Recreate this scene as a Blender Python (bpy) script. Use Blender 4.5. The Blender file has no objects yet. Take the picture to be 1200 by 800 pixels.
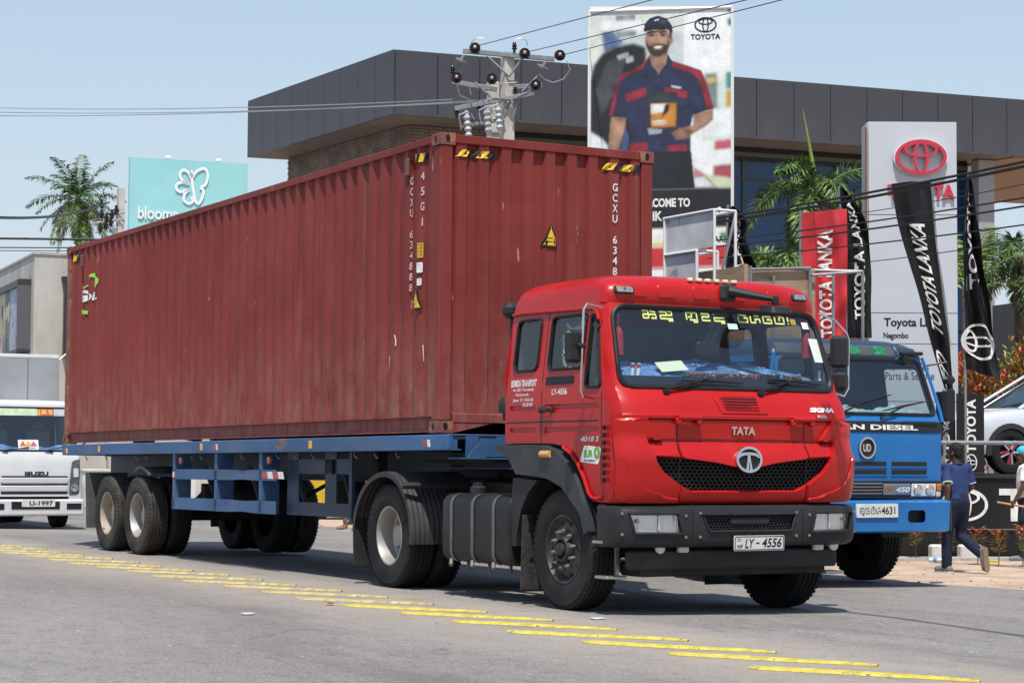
import bpy, math, random
from mathutils import Vector, Matrix, geometry
from math import pi, sin, cos, radians, atan2, sqrt, hypot
random.seed(7)
SC = bpy.context.scene
COL = SC.collection
# ---------------------------------------------------------------- camera
cam = bpy.data.objects.new('camera', bpy.data.cameras.new('camera'))
COL.objects.link(cam)
cam.data.sensor_width = 36.0
cam.data.lens = 72.81
cam.data.clip_start = 0.1
cam.data.clip_end = 5000
_y, _p, _r = radians(151.1477), radians(3.3057), radians(0.3268)
_f = Vector((cos(_p)*cos(_y), cos(_p)*sin(_y), sin(_p)))
_rt = Vector((sin(_y), -cos(_y), 0)); _up = _rt.cross(_f)
_rt, _up = _rt*cos(_r)+_up*sin(_r), -_rt*sin(_r)+_up*cos(_r)
_m = Matrix((_rt, _up, -_f)).transposed().to_4x4(); _m.translation = Vector((17.6767, -10.1527, 1.2618))
cam.matrix_world = _m
SC.camera = cam
# ---------------------------------------------------------------- sky, sun, exposure
SUN = Vector((0.857*cos(radians(66)), -0.515*cos(radians(66)), sin(radians(66)))).normalized()
W = bpy.data.worlds.new('World'); SC.world = W; W.use_nodes = True
nt = W.node_tree
sky = nt.nodes.new('ShaderNodeTexSky'); sky.sky_type = 'NISHITA'; sky.sun_disc = False
sky.sun_elevation = radians(66); sky.sun_rotation = atan2(SUN.x, SUN.y)
sky.air_density = 1.3; sky.dust_density = 0.9; sky.ozone_density = 1.6; sky.altitude = 0
bg = nt.nodes['Background']; bg.inputs['Strength'].default_value = 0.12
# low milky haze: the sky pales evenly towards the horizon all round
_tc = nt.nodes.new('ShaderNodeTexCoord'); _sp = nt.nodes.new('ShaderNodeSeparateXYZ'); nt.links.new(_tc.outputs['Generated'], _sp.inputs[0])
_mr = nt.nodes.new('ShaderNodeMapRange'); _mr.inputs[1].default_value = 0.0; _mr.inputs[2].default_value = 0.42; _mr.inputs[3].default_value = 0.92; _mr.inputs[4].default_value = 0.0
nt.links.new(_sp.outputs[2], _mr.inputs[0])
_mx = nt.nodes.new('ShaderNodeMix'); _mx.data_type = 'RGBA'; _mx.inputs[7].default_value = (4.05, 4.75, 5.60, 1)
nt.links.new(_mr.outputs[0], _mx.inputs[0]); nt.links.new(sky.outputs[0], _mx.inputs[6])
nt.links.new(_mx.outputs[2], bg.inputs['Color'])
sl = bpy.data.lights.new('sun', 'SUN'); sl.energy = 4.2; sl.angle = radians(0.5); sl.color = (1.0, 0.955, 0.88)
so = bpy.data.objects.new('sun', sl); COL.objects.link(so)
so.rotation_euler = (-SUN).to_track_quat('-Z', 'Y').to_euler()
so.location = (0, 0, 40)
SC.view_settings.view_transform = 'Standard'; SC.view_settings.look = 'None'
SC.view_settings.gamma = 1.0; SC.view_settings.exposure = 0.3
try: SC.view_settings.use_curve_mapping = False
except Exception: pass
# ---------------------------------------------------------------- materials
MATS = {}
def mat(name, col, rough=0.5, metal=0.0, var=0.0, scale=6.0, bump=0.0, bscale=60.0, coat=0.0, stretch=(1, 1, 1),
        spots=None, spot_t=0.66, spot_scale=3.0, spec=0.5, dust=None, dust_t=0.5, emit=None):
    """principled material: base colour with noise variation, optional worn spots and dust, fine bump"""
    if name in MATS: return MATS[name]
    m = bpy.data.materials.new(name); m.use_nodes = True; MATS[name] = m
    n = m.node_tree.nodes; l = m.node_tree.links; b = n['Principled BSDF']
    b.inputs['Roughness'].default_value = rough; b.inputs['Metallic'].default_value = metal
    if spec == 0.5 and max(col) < 0.05 and not metal: spec = 0.28
    b.inputs['Specular IOR Level'].default_value = spec
    if coat: b.inputs['Coat Weight'].default_value = coat; b.inputs['Coat Roughness'].default_value = 0.05
    c4 = (*col, 1)
    b.inputs['Base Color'].default_value = c4
    if emit: b.inputs['Emission Color'].default_value = (*emit[0], 1); b.inputs['Emission Strength'].default_value = emit[1]
    if not (var or bump or spots or dust): return m
    tc = n.new('ShaderNodeTexCoord'); mp = n.new('ShaderNodeMapping'); mp.inputs['Scale'].default_value = stretch
    l.new(tc.outputs['Object'], mp.inputs[0])
    last = None
    def noise(sc, det=4, ro=0.55):
        t = n.new('ShaderNodeTexNoise'); t.inputs['Scale'].default_value = sc; t.inputs['Detail'].default_value = det
        t.inputs['Roughness'].default_value = ro; l.new(mp.outputs[0], t.inputs['Vector']); return t
    def mix(a, bcol, fac):
        x = n.new('ShaderNodeMix'); x.data_type = 'RGBA'
        if isinstance(a, tuple): x.inputs[6].default_value = a
        else: l.new(a, x.inputs[6])
        if isinstance(bcol, tuple): x.inputs[7].default_value = bcol
        else: l.new(bcol, x.inputs[7])
        l.new(fac, x.inputs[0]); return x.outputs[2]
    def ramp(src, a, bb):
        r = n.new('ShaderNodeMapRange'); r.inputs[1].default_value = a; r.inputs[2].default_value = bb
        l.new(src, r.inputs[0]); return r.outputs[0]
    cur = c4
    if var:
        t = noise(scale, 6)
        lo = tuple(max(0, c*(1-var)) for c in col)+(1,); hi = tuple(min(1, c*(1+var)) for c in col)+(1,)
        cur = mix(lo, hi, ramp(t.outputs[0], 0.3, 0.7))
    if dust:
        t = noise(scale*0.37+0.7, 5, 0.65)
        cur = mix(cur, (*dust, 1), ramp(t.outputs[0], dust_t-0.12, dust_t+0.35))
    if spots:
        t = noise(spot_scale, 8, 0.7)
        cur = mix(cur, (*spots, 1), ramp(t.outputs[0], spot_t, spot_t+0.04))
    if not isinstance(cur, tuple): l.new(cur, b.inputs['Base Color'])
    if bump:
        t = noise(bscale, 4, 0.6); bp = n.new('ShaderNodeBump'); bp.inputs['Strength'].default_value = bump
        bp.inputs['Distance'].default_value = 0.02; l.new(t.outputs[0], bp.inputs['Height']); l.new(bp.outputs[0], b.inputs['Normal'])
    return m
def glass(name, tint, ior=1.5, rough=0.0, film=0.0):
    """thin window pane: tinted see-through sheet with a fresnel reflection"""
    if name in MATS: return MATS[name]
    m = bpy.data.materials.new(name); m.use_nodes = True; MATS[name] = m
    n = m.node_tree.nodes; l = m.node_tree.links; n.remove(n['Principled BSDF'])
    t = n.new('ShaderNodeBsdfTransparent'); t.inputs[0].default_value = (*tint, 1)
    g = n.new('ShaderNodeBsdfGlossy'); g.inputs['Roughness'].default_value = rough
    # reflectance of a two sided pane, the same from inside and outside (Schlick)
    f0 = 1.75*((ior-1)/(ior+1))**2; ge = n.new('ShaderNodeNewGeometry'); dt = n.new('ShaderNodeVectorMath'); dt.operation = 'DOT_PRODUCT'
    l.new(ge.outputs['Incoming'], dt.inputs[0]); l.new(ge.outputs['Normal'], dt.inputs[1])
    def mth(op, a, b=None, rev=False):
        q = n.new('ShaderNodeMath'); q.operation = op; q.use_clamp = op != 'ABSOLUTE'
        if rev: q.inputs[0].default_value = b; l.new(a, q.inputs[1])
        else:
            l.new(a, q.inputs[0])
            if b is not None: q.inputs[1].default_value = b
        return q.outputs[0]
    ab = mth('ABSOLUTE', dt.outputs['Value']); po = mth('POWER', mth('SUBTRACT', ab, 1.0, True), 5.0); fr = mth('ADD', mth('MULTIPLY', po, 1-f0), f0)
    x = n.new('ShaderNodeMixShader'); l.new(fr, x.inputs[0]); l.new(t.outputs[0], x.inputs[1]); l.new(g.outputs[0], x.inputs[2])
    out = x.outputs[0]
    if film:  # thin uneven film of road dust on the pane
        d = n.new('ShaderNodeBsdfDiffuse'); d.inputs[0].default_value = (0.42, 0.44, 0.45, 1)
        tc = n.new('ShaderNodeTexCoord'); t2 = n.new('ShaderNodeTexNoise'); t2.inputs['Scale'].default_value = 2.2; t2.inputs['Detail'].default_value = 7; l.new(tc.outputs['Object'], t2.inputs['Vector'])
        r = n.new('ShaderNodeMapRange'); r.inputs[1].default_value = .3; r.inputs[2].default_value = .75; r.inputs[3].default_value = film*.6; r.inputs[4].default_value = film*1.5; l.new(t2.outputs[0], r.inputs[0])
        y = n.new('ShaderNodeMixShader'); l.new(r.outputs[0], y.inputs[0]); l.new(out, y.inputs[1]); l.new(d.outputs[0], y.inputs[2]); out = y.outputs[0]
    l.new(out, n['Material Output'].inputs[0]); return m
# ---------------------------------------------------------------- objects
def tag(o, label=None, cat=None, group=None, kind=None):
    if label: o['label'] = label
    if cat: o['category'] = cat
    if group: o['group'] = group
    if kind: o['kind'] = kind
    return o
def thing(name, label, cat, loc=(0, 0, 0), rotz=0.0, group=None, rot=None):
    o = bpy.data.objects.new(name, None); o.empty_display_size = 0.2; COL.objects.link(o)
    o.location = loc; o.rotation_euler = rot if rot else (0, 0, rotz)
    return tag(o, label, cat, group)
def link(me, name, m=None, parent=None):
    o = bpy.data.objects.new(name, me); COL.objects.link(o)
    if m and not me.materials:
        for k in (m if isinstance(m, (list, tuple)) else [m]): me.materials.append(k)
    if parent: o.parent = parent
    return o
def kids(o): return [c for c in bpy.data.objects if c.parent == o]
def copy_tree(o, parent=None, loc=None):
    """a thing (or part) with copies of its parts and sub-parts"""
    c = o.copy(); COL.objects.link(c)
    if parent: c.parent = parent
    if loc is not None: c.location = loc
    for k in list(o.children): copy_tree(k, c)
    return c
class MB:
    """collects simple shapes into one mesh"""
    def __init__(s): s.v = []; s.f = []; s.mi = []; s.cur = 0
    def add(s, vs, fs, M=None):
        b = len(s.v)
        s.v += [tuple(M @ Vector(p)) if M else tuple(p) for p in vs]
        for f in fs: s.f.append(tuple(i+b for i in f)); s.mi.append(s.cur)
        return s
    def box(s, c, d, ch=0.0, R=None):
        """box at centre c with full size d, chamfer ch, rotation matrix R"""
        hx, hy, hz = d[0]/2, d[1]/2, d[2]/2
        M = Matrix.Translation(Vector(c)) @ (R.to_4x4() if R else Matrix.Identity(4))
        if ch <= 0:
            v = [(x*hx, y*hy, z*hz) for x in (-1, 1) for y in (-1, 1) for z in (-1, 1)]
            f = [(0, 1, 3, 2), (4, 6, 7, 5), (0, 4, 5, 1), (2, 3, 7, 6), (0, 2, 6, 4), (1, 5, 7, 3)]
            return s.add(v, f, M)
        ch = min(ch, hx*0.99, hy*0.99, hz*0.99); idx = {}; v = []
        for sx in (-1, 1):
            for sy in (-1, 1):
                for sz in (-1, 1):
                    for a in range(3):
                        p = [sx*(hx-ch), sy*(hy-ch), sz*(hz-ch)]; p[a] = (sx*hx, sy*hy, sz*hz)[a]
                        idx[sx, sy, sz, a] = len(v); v.append(p)
        f = []
        for a in range(3):
            o = [k for k in range(3) if k != a]
            for sg in (-1, 1):
                q = []
                for p0, p1 in ((-1, -1), (1, -1), (1, 1), (-1, 1)):
                    k = [0, 0, 0]; k[a] = sg; k[o[0]] = p0; k[o[1]] = p1; q.append(idx[k[0], k[1], k[2], a])
                f.append(q if (sg > 0) == (a != 1) else q[::-1])
        for a in range(3):
            b, c2 = [(1, 2), (0, 2), (0, 1)][a]
            for sb in (-1, 1):
                for s2 in (-1, 1):
                    k = [0, 0, 0]; k[b] = sb; k[c2] = s2; q = []
                    for sa, ax in ((-1, b), (1, b), (1, c2), (-1, c2)):
                        k[a] = sa; q.append(idx[k[0], k[1], k[2], ax])
                    f.append(q)
        for sx in (-1, 1):
            for sy in (-1, 1):
                for sz in (-1, 1): f.append([idx[sx, sy, sz, a] for a in range(3)])
        return s.add(v, f, M)
    def tube(s, pts, r, n=8, cap=True, flat=1.0):
        """tube along a polyline; r one radius or one per point"""
        P = [Vector(p) for p in pts]; N = len(P)
        rs = r if isinstance(r, (list, tuple)) else [r]*N
        v = []; f = []; u = None
        for i in range(N):
            t = ((P[min(i+1, N-1)]-P[i]).normalized()+(P[i]-P[max(i-1, 0)]).normalized())
            if t.length < 1e-9: t = P[min(i+1, N-1)]-P[i]
            t.normalize()
            if u is None: u = t.cross(Vector((0, 0, 1)) if abs(t.z) < 0.9 else Vector((1, 0, 0))).normalized()
            u = (u-t*u.dot(t)).normalized(); w = t.cross(u)
            for k in range(n):
                a = 2*pi*k/n; v.append(P[i]+u*cos(a)*rs[i]+w*sin(a)*rs[i]*flat)
        for i in range(N-1):
            for k in range(n): f.append((i*n+k, i*n+(k+1) % n, (i+1)*n+(k+1) % n, (i+1)*n+k))
        if cap: f.append(tuple(range(n))[::-1]); f.append(tuple((N-1)*n+k for k in range(n)))
        return s.add(v, f)
    def ring(s, pts, r, n=8, flat=1.0):
        """closed tube loop"""
        P = [Vector(p) for p in pts]; N = len(P); v = []; f = []; u = None
        for i in range(N):
            t = (P[(i+1) % N]-P[i-1]).normalized()
            if u is None: u = t.cross(Vector((0.3, 0.2, 1))).normalized()
            u = (u-t*u.dot(t)).normalized(); w = t.cross(u)
            for k in range(n):
                a = 2*pi*k/n; v.append(P[i]+u*cos(a)*r+w*sin(a)*r*flat)
        for i in range(N):
            j = (i+1) % N
            # match the seam so the loop does not twist when it closes
            sh = 0
            if j == 0:
                best = 1e9
                for q in range(n):
                    d = (v[i*n]-v[q]).length
                    if d < best: best = d; sh = q
            for k in range(n): f.append((i*n+k, i*n+(k+1) % n, j*n+(k+1+sh) % n, j*n+(k+sh) % n))
        return s.add(v, f)
    def lathe(s, prof, n=32, M=None, close=False):
        """profile of (radius, height) turned about local Z"""
        v = []; f = []; m = len(prof)
        for k in range(n):
            a = 2*pi*k/n
            for r, h in prof: v.append((r*cos(a), r*sin(a), h))
        for k in range(n):
            k2 = (k+1) % n
            for i in range(m-1): f.append((k*m+i, k2*m+i, k2*m+i+1, k*m+i+1))
        return s.add(v, f, M)
    def prism(s, poly, fn0, fn1, caps=True):
        """polygon of (u,v) pairs joined between two mappings"""
        n = len(poly); v = [fn0(*p) for p in poly]+[fn1(*p) for p in poly]
        f = [(i, (i+1) % n, n+(i+1) % n, n+i) for i in range(n)]
        if caps: f += [tuple(range(n))[::-1], tuple(range(n, 2*n))]
        return s.add(v, f)
    def grid(s, fn, nu, nv, u0=0., u1=1., v0=0., v1=1.):
        v = [fn(u0+(u1-u0)*i/nu, v0+(v1-v0)*j/nv) for i in range(nu+1) for j in range(nv+1)]
        f = [(i*(nv+1)+j, (i+1)*(nv+1)+j, (i+1)*(nv+1)+j+1, i*(nv+1)+j+1) for i in range(nu) for j in range(nv)]
        return s.add(v, f)
    def mesh(s, name, smooth=35):
        me = bpy.data.meshes.new(name); me.from_pydata(s.v, [], s.f)
        if any(s.mi): me.polygons.foreach_set('material_index', s.mi)
        me.validate(); fix_normals(me)
        if smooth:
            me.polygons.foreach_set('use_smooth', [True]*len(me.polygons)); me.set_sharp_from_angle(angle=radians(smooth))
        me.update(); return me
    def pieces(s):
        """groups of faces that stand apart from each other"""
        n = len(s.v); par = list(range(n))
        def find(a):
            while par[a] != a: par[a] = par[par[a]]; a = par[a]
            return a
        for f in s.f:
            r0 = find(f[0])
            for i in f[1:]: par[find(i)] = r0
        lo = {}; hi = {}
        for i, p in enumerate(s.v):
            r = find(i)
            if r in lo: lo[r] = [min(a, b) for a, b in zip(lo[r], p)]; hi[r] = [max(a, b) for a, b in zip(hi[r], p)]
            else: lo[r] = list(p); hi[r] = list(p)
        roots = list(lo)
        if len(roots) == 1 or len(roots) > 400: return [s]
        size = {r: max(b-a for a, b in zip(lo[r], hi[r])) for r in roots}; g = {r: r for r in roots}
        def top(a):
            while g[a] != a: a = g[a]
            return a
        for i, a in enumerate(roots):
            for b in roots[i+1:]:
                d = sqrt(sum(max(0, lo[a][k]-hi[b][k], lo[b][k]-hi[a][k])**2 for k in range(3)))
                if d <= max(0.018, 0.48*max(size[a], size[b])):
                    ta, tb = top(a), top(b)
                    if ta != tb: g[ta] = tb
        grp = {}
        for k, f in enumerate(s.f): grp.setdefault(top(find(f[0])), []).append(k)
        if len(grp) == 1: return [s]
        out = []
        for ks in grp.values():
            m = MB(); ix = {}
            for k in ks:
                q = []
                for i in s.f[k]:
                    if i not in ix: ix[i] = len(m.v); m.v.append(s.v[i])
                    q.append(ix[i])
                m.f.append(tuple(q)); m.mi.append(s.mi[k])
            out.append(m)
        return out
    def build(s, name, m, parent=None, smooth=35, each=None):
        """one mesh object; under a parent, pieces that stand apart become parts of their own"""
        if each is None: each = parent is not None and name not in ('lettering', 'emblem', 'logo', 'brickwork')
        ps = s.pieces() if each else [s]
        os_ = [link(q.mesh(name, smooth), name, m, parent) for q in ps]
        return os_[0]
import bmesh
def fix_normals(me):
    bm = bmesh.new(); bm.from_mesh(me); bmesh.ops.recalc_face_normals(bm, faces=bm.faces[:]); bm.to_mesh(me); bm.free()
def Rz(a): return Matrix.Rotation(a, 3, 'Z')
def Rx(a): return Matrix.Rotation(a, 3, 'X')
def Ry(a): return Matrix.Rotation(a, 3, 'Y')
def inside(p, poly):
    x, y = p; c = False; j = len(poly)-1
    for i in range(len(poly)):
        xi, yi = poly[i][0], poly[i][1]; xj, yj = poly[j][0], poly[j][1]
        if (yi > y) != (yj > y) and x < (xj-xi)*(y-yi)/(yj-yi)+xi: c = not c
        j = i
    return c
def resample(poly, d):
    out = []
    for i in range(len(poly)):
        a, b = poly[i], poly[(i+1) % len(poly)]
        n = max(1, int(math.ceil(hypot(b[0]-a[0], b[1]-a[1])/d)))
        out += [(a[0]+(b[0]-a[0])*k/n, a[1]+(b[1]-a[1])*k/n) for k in range(n)]
    return out
def rrect(u0, v0, u1, v1, r, n=5):
    """rounded rectangle outline, counter-clockwise"""
    out = []
    for cx, cy, a0 in ((u1-r, v0+r, -pi/2), (u1-r, v1-r, 0), (u0+r, v1-r, pi/2), (u0+r, v0+r, pi)):
        out += [(cx+r*cos(a0+pi/2*k/n), cy+r*sin(a0+pi/2*k/n)) for k in range(n+1)]
    return out
def rpoly(pts, r, n=4):
    """polygon with rounded corners"""
    out = []; N = len(pts)
    for i in range(N):
        p = Vector(pts[i]); a = Vector(pts[i-1])-p; b = Vector(pts[(i+1) % N])-p
        k = min(r, a.length*0.45, b.length*0.45); A = p+a.normalized()*k; B = p+b.normalized()*k
        for q in range(n+1):
            t = q/n; w = A*(1-t)**2+p*2*t*(1-t)+B*t*t; out.append((w.x, w.y))
    return out
def inset(poly, d):
    """polygon moved inwards by d (outwards when negative)"""
    n = len(poly); ar = sum(poly[i][0]*poly[(i+1) % n][1]-poly[(i+1) % n][0]*poly[i][1] for i in range(n))
    sg = 1 if ar > 0 else -1; out = []
    for i in range(n):
        a, p, b = Vector(poly[i-1][:2]), Vector(poly[i][:2]), Vector(poly[(i+1) % n][:2])
        e1 = (p-a); e2 = (b-p)
        if e1.length < 1e-9 or e2.length < 1e-9: out.append((p.x, p.y)); continue
        e1.normalize(); e2.normalize()
        n1 = Vector((-e1.y, e1.x))*sg; n2 = Vector((-e2.y, e2.x))*sg; m = n1+n2
        if m.length < 1e-6: m = n1
        m.normalize(); k = d/max(0.45, m.dot(n1)); q = p+m*k; out.append((q.x, q.y))
    return out
def tri_fill(outer, holes, d):
    """triangulate a flat region with interior points every d -> (points, triangles)"""
    P = []; E = []
    for loop in [outer]+list(holes):
        b = len(P); P += [Vector(p[:2]) for p in loop]; E += [(b+i, b+(i+1) % len(loop)) for i in range(len(loop))]
    us = [p[0] for p in outer]; vs = [p[1] for p in outer]
    if d:
        u = min(us)+d*0.5
        while u < max(us):
            v = min(vs)+d*0.5
            while v < max(vs):
                if inside((u, v), outer) and not any(inside((u, v), h) for h in holes):
                    if all((Vector((u, v))-q).length > d*0.4 for q in P[:len(E)]): P.append(Vector((u, v)))
                v += d
            u += d
    r = geometry.delaunay_2d_cdt(P, E, [], 0, 1e-5)
    V, F = r[0], r[2]; T = []
    for f in F:
        c = ((V[f[0]].x+V[f[1]].x+V[f[2]].x)/3, (V[f[0]].y+V[f[1]].y+V[f[2]].y)/3)
        if inside(c, outer) and not any(inside(c, h) for h in holes): T.append(tuple(f))
    return [(v.x, v.y) for v in V], T
def skin_fill(outer, holes, fn, d=0.08, res=None):
    """region of a curved surface fn(u,v)->point, with holes"""
    o = resample(outer, res or d); hs = [resample(h, res or d) for h in holes]
    P, T = tri_fill(o, hs, d); mb = MB(); mb.add([fn(*p) for p in P], T); return mb
def raised(mb, outer, fn, h, bev=0.006, d=0.08, base=0.0, holes=()):
    """panel standing h proud of fn(u,v,offset) with a bevelled rim"""
    o = resample(outer, d); i = inset(o, bev)
    P, T = tri_fill(i, holes, d); n = len(o)
    hh = h if callable(h) else (lambda u, v: h)
    mb.add([fn(p[0], p[1], hh(*p)) for p in P], T)
    v = [fn(p[0], p[1], base) for p in o]+[fn(p[0], p[1], base+(hh(*p)-base)*0.6) for p in o]+[fn(q[0], q[1], hh(*q)) for q in i]
    f = []
    for k in range(n):
        j = (k+1) % n; f.append((k, j, n+j, n+k)); f.append((n+k, n+j, 2*n+j, 2*n+k))
    mb.add(v, f); return mb
# ---------------------------------------------------------------- lettering
def text_raw(body, size=1.0, bold=0.0, wide=1.0, shear=0.0, ext=0.0, space=1.0):
    cu = bpy.data.curves.new('lettering', 'FONT'); cu.body = body; cu.size = size; cu.offset = bold*size; cu.resolution_u = 3
    cu.shear = shear; cu.space_character = space
    ob = bpy.data.objects.new('lettering', cu); me = ob.to_mesh()
    v = [(p.co.x*wide, p.co.y) for p in me.vertices]; f = [tuple(p.vertices) for p in me.polygons]
    ob.to_mesh_clear(); bpy.data.objects.remove(ob); bpy.data.curves.remove(cu)
    return v, f
def text_fit(body, w=None, h=None, bold=0.0, shear=0.0, space=1.0):
    """lettering scaled to width w and height h, centred on 0,0"""
    v, f = text_raw(body, 1.0, bold, 1.0, shear, space=space)
    x0 = min(p[0] for p in v); x1 = max(p[0] for p in v); y0 = min(p[1] for p in v); y1 = max(p[1] for p in v)
    kx = w/(x1-x0) if w else None; ky = h/(y1-y0) if h else None
    if kx is None: kx = ky
    if ky is None: ky = kx
    return [((p[0]-(x0+x1)/2)*kx, (p[1]-(y0+y1)/2)*ky) for p in v], f
def lettering(body, fn, m, parent, w=None, h=None, bold=0.02, shear=0.0, th=0.0, name='lettering', space=1.0):
    """text laid on fn(u,v,offset); th gives raised letters"""
    v, f = text_fit(body, w, h, bold, shear, space); mb = MB()
    if th <= 0: mb.add([fn(p[0], p[1], 0.0) for p in v], f)
    else:
        from collections import Counter
        cnt = Counter()
        for q in f:
            for i in range(len(q)): cnt[tuple(sorted((q[i], q[(i+1) % len(q)])))] += 1
        n = len(v); fs = list(f)
        for q in f:
            for i in range(len(q)):
                a, b = q[i], q[(i+1) % len(q)]
                if cnt[tuple(sorted((a, b)))] == 1: fs.append((a, b, n+b, n+a))
        mb.add([fn(p[0], p[1], th) for p in v]+[fn(p[0], p[1], 0.0) for p in v], fs)
    return mb.build(name, m, parent, smooth=0)
def plane_fn(o, u, v, n=None):
    """flat mapping: origin o, unit axes u and v, normal n"""
    o = Vector(o); u = Vector(u).normalized(); v = Vector(v).normalized(); n = Vector(n) if n else u.cross(v)
    return lambda a, b, c=0.0: tuple(o+u*a+v*b+n*c)
def strokes(mb, lines, fn, w, off=0.0):
    """broad pen strokes as flat ribbons"""
    for L in lines:
        P = [Vector(p) for p in L]; N = len(P); vs = []
        for i in range(N):
            t = (P[min(i+1, N-1)]-P[max(i-1, 0)]).normalized(); q = Vector((-t.y, t.x))*w/2
            vs += [fn(P[i].x+q.x, P[i].y+q.y, off), fn(P[i].x-q.x, P[i].y-q.y, off)]
        mb.add(vs, [(2*i, 2*i+1, 2*i+3, 2*i+2) for i in range(N-1)])
    return mb
def ellipse(cx, cy, rx, ry, n=28, a0=0.0, a1=2*pi):
    full = abs(a1-a0-2*pi) < 1e-6; m = n if full else n+1
    return [(cx+rx*cos(a0+(a1-a0)*k/n), cy+ry*sin(a0+(a1-a0)*k/n)) for k in range(m)]
def annulus(mb, o, i, fn, off, base=None):
    """flat ring between two outlines with the same number of points"""
    n = len(o); v = [fn(p[0], p[1], off) for p in o]+[fn(p[0], p[1], off) for p in i]
    f = [(k, (k+1) % n, n+(k+1) % n, n+k) for k in range(n)]
    if base is not None:
        v += [fn(p[0], p[1], base) for p in o]+[fn(p[0], p[1], base) for p in i]
        for k in range(n):
            j = (k+1) % n; f += [(k, j, 2*n+j, 2*n+k), (n+k, n+j, 3*n+j, 3*n+k)]
    return mb.add(v, f)
def three_ovals(fn, m, parent, s, off=0.0, base=None, name='emblem', sx=1.0):
    """round badge of three crossing ovals"""
    mb = MB(); k = s
    annulus(mb, ellipse(0, 0, k*sx, k*0.69, 40), ellipse(0, 0, k*0.87*sx, k*0.57, 40), fn, off, base)
    annulus(mb, ellipse(0, k*0.30, k*0.66*sx, k*0.30, 36), ellipse(0, k*0.30, k*0.54*sx, k*0.205, 36), fn, off+0.001, base)
    annulus(mb, ellipse(0, 0, k*0.30*sx, k*0.63, 36), ellipse(0, 0, k*0.19*sx, k*0.56, 36), fn, off+0.002, base)
    return mb.build(name, m, parent, smooth=0)
def flat_poly(mb, poly, fn, off=0.0):
    P, T = tri_fill(poly, [], None); mb.add([fn(p[0], p[1], off) for p in P], T); return mb

# ================================================================ SETTING
def zg(y, x=0.0):
    """height of the cambered road and verge"""
    t = [(-60, -0.05), (-12, 0.0), (-1.0, 0.0), (1.2, -0.045), (5.5, -0.118), (7.5, -0.14), (11, -0.15), (80, -0.15)]
    for (a, b), (c, d) in zip(t, t[1:]):
        if y <= c: return b+(d-b)*max(0, (y-a))/(c-a)
    return t[-1][1]
def edge(x): return min(9.0, max(5.2, 5.78-0.093*(x-0.45)))+0.16*sin(x*0.9)+0.09*sin(x*2.3+1)+0.05*sin(x*6.1)
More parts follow.
